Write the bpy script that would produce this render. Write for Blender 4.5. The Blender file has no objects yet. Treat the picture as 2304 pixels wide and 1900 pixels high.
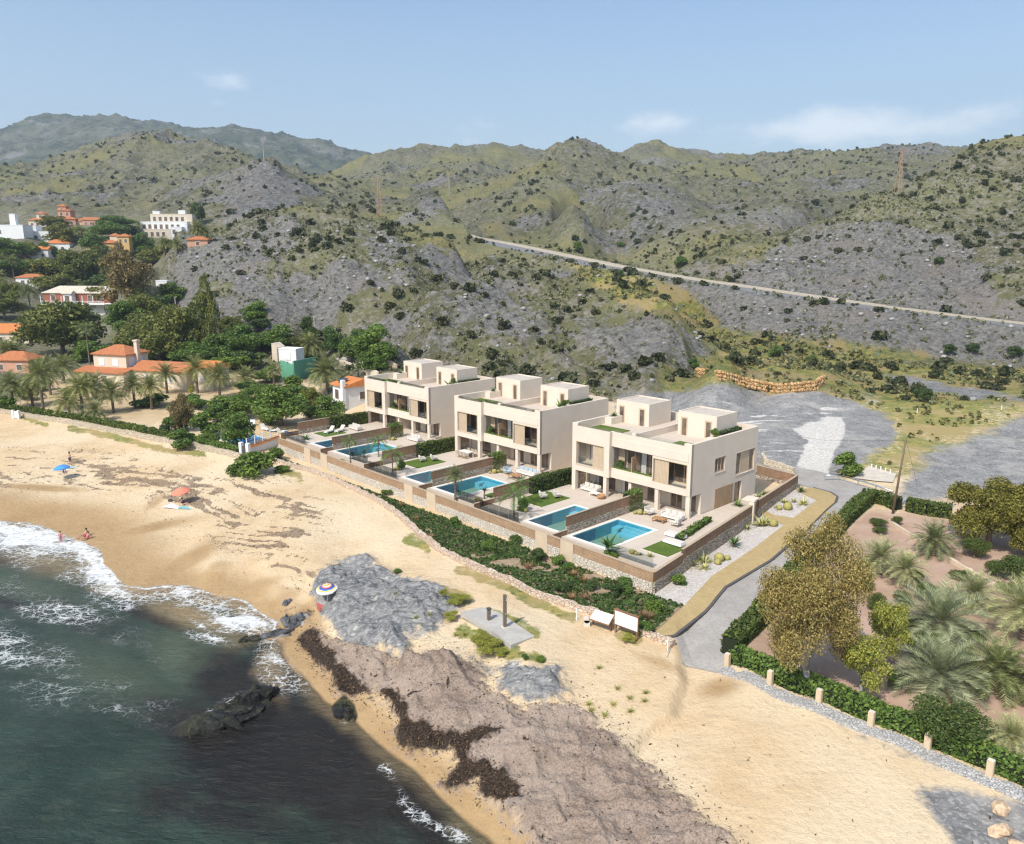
import bpy, bmesh, math, random
import numpy as np
from mathutils import Vector, Matrix
random.seed(7); RNG=np.random.default_rng(7)
SC=bpy.context.scene; COL=SC.collection
# ------------------------------------------------------------------ camera model (source photo pixels 2304 x 1900)
F=1823.568; PIT=0.2100549; HC=25.1118; CX,CY=1152.0,950.0
cp,sp=math.cos(PIT),math.sin(PIT)
def proj(x,y,z):
    z=z-HC; yc=y*cp-z*sp; zc=y*sp+z*cp
    return CX+F*x/yc, CY-F*zc/yc
def ray(u,v):
    dx=(u-CX)/F; dz=-(v-CY)/F
    return np.array([dx,cp+dz*sp,-sp+dz*cp])
def onz(u,v,z):
    d=ray(u,v); t=(z-HC)/d[2]; return np.array([d[0]*t,d[1]*t,z])
def ony(u,v,y):
    d=ray(u,v); t=y/d[1]; return np.array([d[0]*t,y,HC+d[2]*t])
def zat(u,v,y):                       # height seen at pixel row v at distance y
    d=ray(u,v); return HC+d[2]*y/d[1]
# villa frames (front left corner, local x along the facade, local y to the back)
TH=0.8061121732680271; VW,VD=14.54,12.25
EA=np.array([math.cos(TH),-math.sin(TH)]); EB=np.array([math.sin(TH),math.cos(TH)])
VO=[np.array(o)-EA*VW for o in ((-11.3272,107.053),(3.0509,89.6357),(16.6841,73.3774))]
def vw(k,x,y):                        # villa frame -> world xy
    return VO[k]+EA*x+EB*y
# ------------------------------------------------------------------ camera, sun, sky
cd=bpy.data.cameras.new('camera'); cam=bpy.data.objects.new('camera',cd); COL.objects.link(cam)
cam.location=(0,0,HC); cam.rotation_euler=(math.pi/2-PIT,0,0)
cd.sensor_fit='HORIZONTAL'; cd.sensor_width=36; cd.lens=F/2304*36; cd.clip_start=0.5; cd.clip_end=20000
SC.camera=cam
SUN_EL=math.radians(49); SUN_DIR=Vector((-0.57,-0.82,0)).normalized()*math.cos(SUN_EL)+Vector((0,0,math.sin(SUN_EL)))
sl=bpy.data.lights.new('sun','SUN'); so=bpy.data.objects.new('sun',sl); COL.objects.link(so)
sl.energy=3.9; sl.angle=math.radians(0.5); sl.color=(1,0.955,0.88)
so.rotation_euler=SUN_DIR.to_track_quat('Z','Y').to_euler(); so.location=(0,0,200)
SC.view_settings.view_transform='Standard'; SC.view_settings.look='None'; SC.view_settings.exposure=0.15; SC.view_settings.gamma=1
SC.cycles.use_denoising=True; SC.cycles.denoiser='OPENIMAGEDENOISE'; SC.cycles.denoising_input_passes='RGB_ALBEDO_NORMAL'; SC.cycles.denoising_prefilter='NONE'; SC.cycles.sample_clamp_direct=6; SC.cycles.pixel_filter_type='BLACKMAN_HARRIS'; SC.cycles.filter_width=1.3; SC.cycles.sample_clamp_indirect=4; SC.cycles.max_bounces=5; SC.cycles.diffuse_bounces=2; SC.cycles.glossy_bounces=2; SC.cycles.transmission_bounces=3; SC.cycles.transparent_max_bounces=12; SC.cycles.caustics_reflective=False; SC.cycles.caustics_refractive=False
# ------------------------------------------------------------------ numpy noise
def _hash(ix,iy,seed):
    h=(ix.astype(np.int64)*374761393+iy.astype(np.int64)*668265263+seed*1442695041)&0xFFFFFFFF
    h=((h^(h>>13))*1274126177)&0xFFFFFFFF
    return ((h^(h>>16))&0xFFFF)/65535.0
def vnoise(x,y,seed=0):
    ix=np.floor(x); iy=np.floor(y); fx=x-ix; fy=y-iy
    fx=fx*fx*fx*(fx*(fx*6-15)+10); fy=fy*fy*fy*(fy*(fy*6-15)+10)
    ix=ix.astype(np.int64); iy=iy.astype(np.int64)
    a=_hash(ix,iy,seed); b=_hash(ix+1,iy,seed); c=_hash(ix,iy+1,seed); d=_hash(ix+1,iy+1,seed)
    return (a+(b-a)*fx)*(1-fy)+(c+(d-c)*fx)*fy
def fbm(x,y,oct=4,seed=0,gain=0.5):
    s=0;a=1;t=0
    for o in range(oct):
        s=s+a*vnoise(x*2**o+17.3*o,y*2**o-9.1*o,seed+o); t+=a; a*=gain
    return s/t
def ridged(x,y,oct=4,seed=0):
    s=0;a=1;t=0
    for o in range(oct):
        n=1-np.abs(2*vnoise(x*2**o+3.7*o,y*2**o+11.9*o,seed+o)-1); s=s+a*n*n; t+=a; a*=0.5
    return s/t
def sst(a,b,x):
    t=np.clip((x-a)/(b-a),0,1); return t*t*(3-2*t)
def Zm(s,ox,oy,*pts): return [(ox+x/s,oy+y/s) for x,y in pts]
# zoom windows used when reading the photograph
def z1(*p): return Zm(1.827,0,240,*p)
def z2(*p): return Zm(1.827,1152,240,*p)
def z3(*p): return Zm(3.472,0,420,*p)
def z3b(*p): return Zm(2.465,1450,640,*p)
def z4(*p): return Zm(2.893,0,900,*p)
def z5(*p): return Zm(2.990,1600,1000,*p)
def z5s(*p): return Zm(1.9136,0,1300,*p)
def z5b(*p): return Zm(5.2625,0,760,*p)
def z6(*p): return Zm(2.893,600,1200,*p)
def z7(*p): return Zm(2.893,1650,1300,*p)
def zw(*p): return Zm(3.472,1100,1250,*p)
def zv(*p): return Zm(3.472,700,780,*p)
def zd(*p): return Zm(4.21,400,680,*p)
def zB(*p): return Zm(3.472,1200,800,*p)
# ------------------------------------------------------------------ terrain control points
SHORE=[(-500,1120),(-200,1150),(0,1170)]+z4((250,820),(400,880),(560,930),(660,1000),(690,1070),(830,1140),(800,1200),(950,1225),(1130,1205),(1340,1240),(1600,1300),(1680,1360),(1810,1440),(1810,1490))+\
 z5s((1250,240),(1260,370),(1310,400),(1400,520),(1450,550),(1520,590),(1620,690),(1720,770),(1850,880),(1950,980),(2100,1110))+[(1180,1960),(1300,2150)]
SEA=-3.5
CP=[]                                  # world control points x,y,z
def cz(z,*pts):
    for u,v in pts: CP.append(onz(u,v,z))
def cy(*pts):
    for u,v,y in pts: CP.append(ony(u,v,y))
def cw(*pts):
    for p in pts: CP.append(np.array(p,float))
cz(SEA,*SHORE)
# sea bed
cz(-4.3,(0,1290),(200,1340),(420,1430),(560,1500),(700,1650),(900,1830))
cz(-5.5,(-300,1400),(0,1480),(250,1560),(450,1680),(650,1850),(200,1850),(0,1700),(-200,1950),(600,2100),(300,2200))
# beach
cz(-2.75,(0,1080),(200,1110),(380,1180),(480,1280),(620,1330),(-300,1060))
cz(-1.9,(0,1010),(200,1030),(380,1080),(560,1150),(700,1250),(780,1210),(-300,990))
cz(-1.3,(0,955),(150,985),(300,1010),(450,1030),(560,1065),(680,1090),(800,1140),(880,1190),(960,1260),(1080,1310),(1200,1365),(1320,1410),(1440,1455),(1530,1500),(-300,920))
cz(-1.35,(1640,1540),(1760,1580),(1900,1650),(2080,1720),(2304,1830),(2500,1900))
cz(-1.6,(1420,1600),(1600,1700),(1800,1850),(2000,1900),(2250,1950),(2500,2050))
cz(-2.0,(1100,1480),(1250,1620),(1430,1760),(1600,1900))
cz(-2.9,(730,1430),(850,1560),(960,1650),(1060,1750),(1200,1880)); cz(-2.2,(900,1480),(1000,1600),(1150,1700),(1300,1850))
cz(-2.2,(760,1280),(850,1350),(760,1400)); cz(-1.7,(950,1340),(1050,1420))
cz(-1.2,(1180,1480),(1100,1400))
# planting strip, gravel, road, villa plot
for x in (-40,-30,-20,-10,0,10,20):
    w=vw(2,x,-15.0+(20-x)*0.02); cw((w[0],w[1],-1.25))
    w=vw(2,x,-10.0); cw((w[0],w[1],-1.2))
    w=vw(2,x,2+(20-x)*0.03); cw((w[0],w[1],-1.0))
    w=vw(2,x,17+(20-x)*0.05); cw((w[0],w[1],-0.25))
for y,z in ((-10,-1.1),(0,-0.75),(10,-0.5),(18,-0.35)):
    w=vw(2,22-y*0.12,y); cw((w[0],w[1],z)); w=vw(2,29-y*0.05,y); cw((w[0],w[1],z-.05))
cz(-0.35,(1860,1110),(1800,1080),(1960,1110),(2030,1150)); cz(-0.1,(1760,1020),(1830,970),(1700,960),(1950,990))
# right garden
cz(-0.9,(1700,1500),(1850,1540),(2050,1600),(2250,1680),(1780,1350),(2000,1450),(2200,1500))
cz(-0.4,(1950,1200),(2100,1250),(2300,1300),(2150,1150),(2300,1150),(2500,1400),(2500,1150),(2600,1700))
# rubble yard and river bed
cz(0.3,(1600,930),(1700,900),(1850,920)); cz(0.2,(1480,900)); cz(-0.6,(2000,1040),(2100,1040),(2250,990),(2150,1080)); cz(-0.3,(2050,960),(2200,930),(2400,960))
cz(1.6,(1580,850),(1690,876),(1750,887),(1830,884)); cz(3.2,(1600,828),(1740,852),(1860,842))
cz(0.2,(1950,900),(2100,880),(2300,860),(2500,850)); cz(0.5,(1900,830),(2050,838),(2200,832),(2304,822),(2500,800)); cz(2.0,(1750,815),(1680,795))
# river gully in front of the embankment
cz(2.5,(1600,770)); cz(4.5,(1500,690),(1560,720)); cz(9,(1400,640)); cz(14.5,(1300,605))
# left gardens
cz(-0.7,(0,930),(150,950),(300,980),(430,1005),(550,1020),(-300,890)); cz(-0.4,(100,890),(300,900),(500,900),(620,960),(700,930))
cz(0.2,(150,860),(300,855),(450,850),(600,850),(720,840)); cz(2.0,(60,800),(250,800),(560,800)); cz(0.8,(740,800),(860,830),(960,850),(1060,862),(1180,872),(1300,882),(1420,888))
cz(5.0,(100,730),(400,735),(600,765),(-300,760)); cz(6.5,(80,705),(250,700)); cz(10,(100,650),(300,655),(-300,640)); cz(4.2,(700,765),(800,775))
cy((50,600,300),(200,590,310),(-300,600,310),(60,540,350),(250,555,340),(380,600,260),(330,640,235))
cy((30,535,390),(150,520,400),(300,540,360),(380,530,370),(470,500,400),(100,480,470),(250,490,470),(380,470,480),(-300,500,430))
# hill A behind the villas: crest and face
HA=[(298,590,250),(383,563,262),(476,525,275),(547,486,285),(629,464,292),(711,464,294),(794,481,288),(854,492,280),(930,530,262),(1012,563,246),(1095,590,228)]
cy(*HA)
for (u,v,y) in HA: p=ony(u,v,y); s=1.28; cw((p[0]*s,p[1]*s,p[2]-7))
cy((480,640,215),(600,600,225),(720,580,228),(830,590,225),(930,620,215),(450,700,195),(600,690,195),(760,680,198),(880,690,192),(700,520,258),(560,540,255),(830,540,250),(960,660,200))
# near spur behind villas 2 and 3
HB=[(886,766,150),(960,715,165),(1030,680,180),(1094,657,192),(1170,630,202),(1237,613,206),(1320,622,198),(1412,646,186),(1510,711,165),(1620,799,142)]
cy(*HB)
for (u,v,y) in HB[2:8]: p=ony(u,v,y); cw((p[0]*1.22,p[1]*1.22,p[2]-3.0))
cy((1050,780,158),(1200,780,157),(1350,790,153),(1480,810,147),(1150,700,178),(1300,700,176),(1420,730,165),(1100,830,143),(1300,850,139),(1450,860,137))
# road bench
ROAD=[(1000,515,520,0),(1050,533,450,0),(1152,552,380,0),(1260,575,335,0),(1371,598,296,0),(1530,626,262,0),(1699,650,235,0),(1830,669,220,0),(1973,689,208,0),(2130,709,198,0),(2304,730,188,0),(2480,752,180,0),(2700,780,172,0)]
RW=[ony(u,v,y) for u,v,y,_ in ROAD]
for p in RW: cw(p); d=np.hypot(p[0],p[1]); cw((p[0]*(1+5/d),p[1]*(1+5/d),p[2]+.2))
# right hill
cy((1710,590,268),(1836,503,290),(1973,437,312),(2011,432,318),(2110,377,335),(2192,333,350),(2304,305,362),(2500,285,372),(2750,300,380))
cy((1800,600,255),(1950,560,252),(2110,480,278),(2250,420,300),(1900,640,228),(2050,640,218),(2200,660,208),(2150,580,236),(2300,560,232),(2304,640,205),(2500,560,225),(2500,420,290))
for (u,v,y) in ((1836,503,290),(1973,437,312),(2110,377,335),(2250,320,356),(2500,285,372)): p=ony(u,v,y); cw((p[0]*1.3,p[1]*1.3,p[2]-14))
# valley floor and mid hills
cy((1535,546,340),(1450,560,350),(1620,560,310),(1530,598,278),(1330,560,400),(1240,560,410),(1700,475,420),(1600,500,400),(1800,480,400),(1617,468,520),(1700,440,560),(1850,430,520))
cy((1442,519,430),(1453,415,520),(1380,450,490),(1250,470,490),(1180,500,480),(1300,510,455),(1120,500,490))
cy((969,445,480),(900,480,430),(1030,480,450),(1050,510,440),(940,500,400))
cy((1305,314,700),(1234,344,690),(1152,388,670),(1080,420,650),(1012,400,700),(1398,344,710),(1458,372,720),(1540,400,700),(1330,380,610),(1400,400,600))
for (u,v,y) in ((1305,314,700),(1234,344,690),(1398,344,710)): p=ony(u,v,y); cw((p[0]*1.25,p[1]*1.25,p[2]-35))
# grey quarry hill
cy((594,369,500),(540,410,480),(476,448,470),(640,390,490),(690,425,470),(520,492,400),(600,470,410),(594,420,450))
cw((-150*1.2,600,60))
# big left hill
HE=[(-300,380,760),(-100,390,770),(0,372,780),(82,366,790),(142,338,800),(219,317,810),(317,308,815),(383,325,800),(438,330,780),(482,319,770),(547,330,760),(600,360,740),(657,366,730),(712,388,720),(790,410,700),(880,420,690)]
cy(*HE)
for (u,v,y) in HE[1:12]: p=ony(u,v,y); cw((p[0]*1.35,p[1]*1.35,p[2]-45))
cy((100,430,610),(220,420,600),(330,400,640),(420,400,620),(480,380,650),(0,440,600),(-200,440,600))
cy((220,380,700),(400,360,720))
# skyline behind
cy((821,352,1200),(854,350,1200),(958,343,1250),(1067,339,1250),(1152,341,1200),(1179,331,1250),(1215,350,1200),(1458,323,1150),(1557,336,1150),(1617,358,1150),(1677,350,1250),(1754,356,1250),(1836,369,1200),(1900,370,1150),(2000,343,950),(2110,348,900),(2250,350,900),(2500,340,900))
cy((900,400,900),(1040,385,950),(1700,400,800),(1850,405,700),(1560,380,900),(2000,390,650))
# far range
FR=[(-400,320),(-150,305),(0,297),(49,303),(109,270),(181,270),(219,266),(263,273),(306,289),(356,284),(410,297),(449,290),(514,297),(569,290),(657,306),(733,338),(821,360),(950,380),(1200,390),(1500,400),(1900,400),(2400,380),(2700,370)]
cy(*[(u,v,2600) for u,v in FR])
cy(*[(u,470,3600) for u in (-600,0,600,1200,1800,2400,2900)])
cy(*[(u,420,1600) for u in (0,300,600,900,1300,1700,2100,2500)])
CP=np.array(CP)
# multiquadric interpolation in (bearing, log distance)
def warp(x,y): return np.stack([x/y*11,np.log(y)*4.2],-1)
CPW=warp(CP[:,0],CP[:,1]); CPV=CP[:,2]/CP[:,1]     # interpolate the slope angle: relief scales with distance
_d=np.sqrt(((CPW[:,None]-CPW[None])**2).sum(-1)+0.02)
_A=np.block([[-_d+np.eye(len(CP))*-0.0,np.ones((len(CP),1))],[np.ones((1,len(CP))),np.zeros((1,1))]])
_A[:len(CP),:len(CP)]+=np.eye(len(CP))*0.004
_w=np.linalg.lstsq(_A,np.append(CPV,0),rcond=None)[0]
def hraw(x,y):
    q=warp(x,y); out=np.empty(len(q))
    for i in range(0,len(q),20000):
        d=np.sqrt(((q[i:i+20000,None]-CPW[None])**2).sum(-1)+0.02); out[i:i+20000]=-d@_w[:-1]+_w[-1]
    return out*y
# fan grid
NK,NR=1060,1120
KS=np.linspace(-0.98,0.98,NK); 
_t=np.linspace(0,1,NR); YS=20*np.exp(np.log(3700/20)*(_t**1.08))
_kc=np.linspace(-0.98,0.98,150); _yc=20*np.exp(np.linspace(0,np.log(3700/20),260))
_KX,_YY=np.meshgrid(_kc,_yc); _hc=(hraw((_KX*_YY).ravel(),_YY.ravel())/_YY.ravel()).reshape(260,150)
def up(grid,k,y):
    fk=np.clip((k+0.98)/1.96*149,0,148.999); fy=np.clip(np.log(y/20)/np.log(3700/20)*259,0,258.999)
    i=fk.astype(int); j=fy.astype(int); a=fk-i; b=fy-j
    return (grid[j,i]*(1-a)+grid[j,i+1]*a)*(1-b)+(grid[j+1,i]*(1-a)+grid[j+1,i+1]*a)*b
GK,GY=np.meshgrid(KS,YS); GX=GK*GY
GZ=up(_hc,GK,GY)*GY
def sdpoly(px,py,poly):
    """signed distance (positive inside), same unit as the input"""
    P=np.array(poly); Q=np.roll(P,-1,0); shp=px.shape; px=px.ravel(); py=py.ravel()
    best=np.full(px.shape,1e18); ins=np.zeros(px.shape,bool)
    for (ax,ay),(bx,by) in zip(P,Q):
        ex,ey=bx-ax,by-ay; wx,wy=px-ax,py-ay
        t=np.clip((wx*ex+wy*ey)/(ex*ex+ey*ey+1e-12),0,1)
        best=np.minimum(best,(wx-ex*t)**2+(wy-ey*t)**2)
        c=(ay>py)!=(by>py)
        if ey!=0: ins^=c&(px<(bx-ax)*(py-ay)/(ey)+ax)
    d=np.sqrt(best); return np.where(ins,d,-d).reshape(shp)
def sdline(px,py,pts):
    P=np.array(pts); shp=px.shape; px=px.ravel(); py=py.ravel(); best=np.full(px.shape,1e18); arg=np.zeros(px.shape); cum=0
    for (ax,ay),(bx,by) in zip(P[:-1],P[1:]):
        ex,ey=bx-ax,by-ay; L=math.hypot(ex,ey); wx,wy=px-ax,py-ay
        t=np.clip((wx*ex+wy*ey)/(L*L+1e-12),0,1); d=(wx-ex*t)**2+(wy-ey*t)**2
        m=d<best; best=np.where(m,d,best); arg=np.where(m,cum+t*L,arg); cum+=L
    return np.sqrt(best).reshape(shp),arg.reshape(shp)
GU,GV=proj(GX,GY,GZ); PPM=F/np.sqrt(GY**2+(HC-GZ)**2)
def mpoly(poly,sel=None,soft=0.0):
    """metres inside (+) / outside (-) of an outline read from the photo"""
    out=np.full(GX.shape,-99.0); us=[p[0] for p in poly]; vs=[p[1] for p in poly]
    m=(GU>min(us)-150)&(GU<max(us)+150)&(GV>min(vs)-120)&(GV<max(vs)+120)
    if sel is not None: m&=sel
    out[m]=sdpoly(GU[m],GV[m],poly)/PPM[m]
    return out
def msk(sd,w=1.0): return np.clip(0.5+sd/(2*w),0,1)
# ------------------------------------------------------------------ relief detail
R2=np.hypot(GX,GY)
town=sst(430,300,GU)*sst(440,470,GV)*sst(520,440,GY)*sst(140,170,GY)            # built up slope on the left
hill=sst(1.2,5.0,GZ)*sst(128,160,GY)*(1-0.85*town)
farw=sst(180,420,R2)
n1=ridged(GX/95+3.1,GY/95+1.7,4,11)-0.45
n2=ridged(GX/24+GY/60,GY/24,4,31)-0.45
n3=fbm(GX/4.5,GY/4.5,4,51)-0.5
midw=sst(380,620,R2)*sst(2000,1300,R2); vfar=sst(1300,2000,R2)
n1m=ridged(GX/210+3.1,GY/230+1.7,4,12)-0.45; n1f=ridged(GX/620+1.1,GY/800+.7,4,13)-0.45
GZ=GZ+hill*(R2*0.008*n1*(1-midw)*(1-vfar)+R2*0.030*n1m*midw+R2*0.020*n1f*vfar+R2*0.020*n1m*vfar+R2*.006*n1*vfar+R2*.008*n1*midw + 3.4*n2*(1-vfar)*(1+1.1*midw) + 2.0*n3*(1-.6*farw)+1.5*hill*(ridged(GX/9+GY/30,GY/11,3,53)-.45)*(1-farw))
def terr(n,k,e=.22): q=n*k; f=np.floor(q); return (f+sst(.5-e,.5+e,q-f))/k
led=terr(fbm(GX/17+GY/40,GY/17,4,61),9,.16)-.5+0.6*(terr(fbm(GX/7,GY/8,3,63),7,.2)-.5)
GZ=GZ+hill*(1-farw)*4.2*led+hill*farw*(1-vfar)*7*(terr(fbm(GX/40,GY/40,4,65),9,.2)-.5)
# strata ledges on the cliffs
CLIFF=z2((880,700),(1030,630),(1250,480),(1450,430),(1700,490),(1890,550),(1950,680),(2000,760),(2300,800),(2300,930),(2105,880),(1500,800))
EMB=z2((850,790),(1000,775),(1500,830),(2300,925),(2300,1050),(1900,1050),(1480,1030),(1250,950),(980,900))
QUAR=z1((860,385),(960,320),(1085,235),(1180,300),(1270,340),(1180,420),(1050,460),(960,470))
cliff=np.clip(mpoly(CLIFF,GY<330),-9,9); m=sst(-3,3,cliff)
GZ+=m*(2.2*(ridged(GX/14+GZ*0.15,GZ/3.5+GX/40,4,71)-0.5)+1.0*n3)
# road bench
RXY=[(p[0],p[1]) for p in RW]; RZ=np.array([p[2] for p in RW]); _seg=np.concatenate([[0],np.cumsum([math.dist(a,b) for a,b in zip(RXY[:-1],RXY[1:])])])
sel=(R2>150)&(R2<560)&(GU>900)
dr=np.full(GX.shape,99.0); ar=np.zeros(GX.shape); dr[sel],ar[sel]=sdline(GX[sel],GY[sel],RXY)
rw=1-sst(9.5,16,dr); GZ=GZ*(1-rw)+rw*(np.interp(ar,_seg,RZ)-0.15)
# dry stream bed beside the embankment
ST=[onz(*p) for p in ((2000,830,0.2),)]
# small relief on the flat ground
near=sst(150,110,GY)
GU,GV=proj(GX,GY,GZ)
beachsel=GY<135
ROCK1=z6((330,290),(400,220),(500,190),(620,190),(740,190),(830,250),(1000,290),(1120,350),(1200,420),(1250,500),(1180,560),(1160,620),(1050,650),(900,680),(890,790),(780,790),(740,740),(600,760),(500,690),(430,610),(380,540),(400,480),(300,410))
ROCK2=z6((860,860),(960,850),(1200,840),(1220,900),(1100,960),(960,1010),(870,960))
ROCK3=z6((1560,860),(1640,830),(1720,890),(1900,890),(1930,1050),(1900,1100),(1700,1120),(1600,1060),(1480,1020),(1530,930))
ROCK4=z6((115,570),(180,520),(240,540),(230,600),(150,612)); ROCK5=z6((-60,700),(20,660),(150,640),(165,665),(60,715),(-40,760))
ROCK6=z6((440,1150),(500,1110),(545,1150),(555,1190),(500,1230),(450,1210))
ROCK7=z5s((810,650),(860,590),(900,575),(1000,540),(1090,490),(1150,490),(1140,540),(1060,630),(960,680),(880,700),(815,705))
GRVL=z6((1130,700),(1330,720),(1500,810),(1600,860),(1560,930),(1450,1010),(1330,920),(1200,830))
WEED=z6((400,700),(560,770),(700,790),(860,850),(1000,820),(1190,800),(1400,880),(1450,1020),(1560,1080),(1650,1140),(2025,1130))+zw((600,1160),(760,1240),(900,1370),(1020,1420),(1100,1550),(1280,1570))+[(1490,1760),(1560,1830),(1640,1900),(1700,2000),(1260,2000),(1188,1900)]+\
 z6((1450,1736),(1390,1690),(1370,1620),(1280,1640),(1170,1690),(1100,1640),(1220,1500),(1230,1420),(1000,1440),(850,1400),(850,1310),(890,1250),(830,1180),(800,1100),(700,1060),(560,1050),(450,990),(340,880),(240,640),(300,620))
WDARK=z6((190,690),(240,635),(300,615),(370,760),(490,890),(570,1000),(720,1040),(850,1050),(905,1150),(910,1250),(960,1280),(1200,1330),(1290,1370),(1540,1290),(1565,1310),(1310,1400),(1340,1480),(1450,1500),(1540,1560),(1600,1640),(1660,1760),(1500,1760),(1390,1690),(1370,1620),(1280,1640),(1170,1690),(1100,1640),(1220,1500),(1230,1420),(1000,1440),(850,1400),(850,1310),(890,1250),(830,1180),(800,1100),(700,1060),(560,1050),(450,990),(340,880))
d_r1=np.maximum.reduce([mpoly(r,beachsel) for r in (ROCK1,ROCK2,ROCK3,ROCK4,ROCK5)]); _us,_vs=proj(GX,GY,np.full(GX.shape,SEA)); d_r6=np.full(GX.shape,-99.0); _m=(GY<80)&(_us>380)&(_us<830)&(_vs>1540)&(_vs<1720); d_r6[_m]=np.maximum(sdpoly(_us[_m],_vs[_m],ROCK6),sdpoly(_us[_m],_vs[_m],ROCK6))/(F/np.sqrt(GY[_m]**2+28.6**2))
d_gr=mpoly(GRVL,beachsel); d_we=mpoly(WEED,beachsel); d_wd=mpoly(WDARK,beachsel)
wob=1.6*(fbm(GX/2.2,GY/2.2,4,91)-0.5); wob3=22*(fbm(GX/28,GY/28,5,93)-0.5)
rm=sst(-0.5,0.9,d_r1+wob); wm=sst(-0.25,0.3,d_we+0.7*wob)
strat=ridged((GX*0.35+GY*0.94)/1.5,(GX*0.94-GY*0.35)/6.0,4,101)
GZ+=near*rm*(0.35+1.0*(strat-0.45)+2.9*(terr(fbm((GX*.7+GY*.7)/2.6,(GX*.7-GY*.7)/5,4,115),8,.14)-.45)+0.9*(fbm(GX/3.5,GY/3.5,4,111)-0.4)*sst(0,3,d_r1)+0.22*(ridged(GX/0.9,GY/1.3,3,113)-.5))
_q=sst(-1.6,1.6,d_r6+0.7*wob); GZ=np.where(d_r6>-3,np.maximum(GZ,SEA-1.2+_q*(1.5+1.7*(fbm(GX/1.5,GY/1.5,5,121)-0.42)+.7*(ridged(GX/.7,GY/.8,3,123)-.5))),GZ)
GZ+=near*wm*(0.36+1.15*(fbm(GX/3.4,GY/3.4,4,131)-0.5)+0.5*(ridged(GX/1.6+GY/5,GY/1.1,3,132)-.5)+0.14*(fbm(GX/0.5,GY/0.5,3,133)-0.5))
# eroded runnel edge in the sand by the road end
RUN=zw((1500,850),(1530,960),(1480,1080),(1450,1220),(1330,1290),(1220,1370),(1180,1440),(1130,1500))
GZ_run,_=sdline(GU,GV,RUN); GZ_run=GZ_run/PPM
side=sst(0,1,1.0*(GU-np.interp(GV,[p[1] for p in RUN],[p[0] for p in RUN]))/PPM+0.5)
runm=beachsel*np.exp(-(GZ_run/2.6)**2)
GZ-=near*runm*0.55*side
GZ+=near*0.05*(fbm(GX/1.3,GY/1.3,3,141)-0.5)+near*0.12*(fbm(GX/7,GY/7,3,142)-0.5)
yard=np.exp(-((GU-1750)/190)**4-((GV-960)/75)**4); GZ+=yard*(0.22*(fbm(GX/3.1,GY/3.1,3,151)-0.5)+0.16*(fbm(GX/.6,GY/.6,3,152)-.5))
SHW=[onz(u,v,SEA)[:2] for u,v in SHORE]
dsh=np.full(GX.shape,99.0); ash=np.zeros(GX.shape); sel=(GY<110); dsh[sel],ash[sel]=sdline(GX[sel],GY[sel],SHW)
# ------------------------------------------------------------------ colour zones
PPM=F/np.sqrt(GY**2+(HC-GZ)**2)
Zc=lambda: np.zeros(GX.shape)
def blob(u,v,ru,rv,ang=0,p=2):
    c,s=math.cos(math.radians(ang)),math.sin(math.radians(ang)); a=(GU-u)*c+(GV-v)*s; b=-(GU-u)*s+(GV-v)*c
    return np.exp(-(np.abs(a/ru)**p+np.abs(b/rv)**p))
wob2=3.0*(fbm(GX/5,GY/5,4,161)-0.5)
sand_low=(GY<100)*sst(1.0,-0.3,(GZ-SEA)-0.18-0.22*fbm(GX/6,GY/6,2,171))
wet=np.maximum(.75*sand_low, sst(4.2,1.6,dsh+1.6*wob2)*0.7*(GU<760)); wet=np.maximum(wet,sst(1.6,0.8,dsh)*0.7)
wet=np.maximum(wet,0.95*blob(410,1270,105,26,-32)+.25*(fbm(GX/3,GY/3,4,199)-.5)*blob(410,1270,140,40,-32)); wet=np.maximum(wet,0.8*blob(330,1190,130,16,-12)); wet=np.maximum(wet,0.9*blob(90,1098,110,9,3))
wet=np.maximum(wet,0.55*blob(1480,1490,80,14,20)); wet=np.maximum(wet,0.7*blob(1620,1540,60,30,0)); wet=np.maximum(wet,.6*blob(350,1130,40,12,-35))
WRK=z4((-200,380),(0,330),(300,330),(700,380),(1200,430),(1500,480),(1900,560),(2080,640),(2080,1240),(1880,1230),(1700,1000),(1400,900),(1250,800),(1000,650),(700,600),(350,520),(0,560),(-200,560))
wk=sst(-3,2,mpoly(WRK,GY<125))
strk=ridged(dsh/2.6+0.8*fbm(GX/9,GY/9,3,181),ash/19,3,183)*0.75+0.35*fbm(GX/1.6,GY/1.6,3,185)
strk2=ridged(dsh/1.1+1.5*fbm(GX/6,GY/6,3,182),ash/13,3,184)*0.75+0.35*fbm(GX/1.2,GY/1.2,3,186)
wrack=wk*np.maximum(.8*sst(0.62,0.80,strk+0.16*(fbm(GX/14,GY/14,2,187)-0.4)),sst(0.60,0.78,strk2+0.25*(fbm(GX/11,GY/11,3,188)-0.5)))
wrack=np.maximum(wrack,0.7*sst(-0.6,0.6,mpoly(z4((930,690),(1000,620),(1180,565),(1160,600),(1020,660),(950,700)),GY<125)+wob))
wrack=np.maximum(wrack,(GY<75)*(GU>560)*(GU<720)*sst(1390,1440,GV+60)*sst(0.5,0.72,fbm(GX/1.0,GY/1.0,4,189))*0.9*blob(668,1330,50,130,-20,4))
PNKP=msk(mpoly([(1570,1500)]+z5((1060,430),(1150,440),(1600,480),(2300,420),(2300,1900),(1800,1900),(700,1750),(100,1430)),GY<110),0.5)
GRN=Zc()
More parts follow.
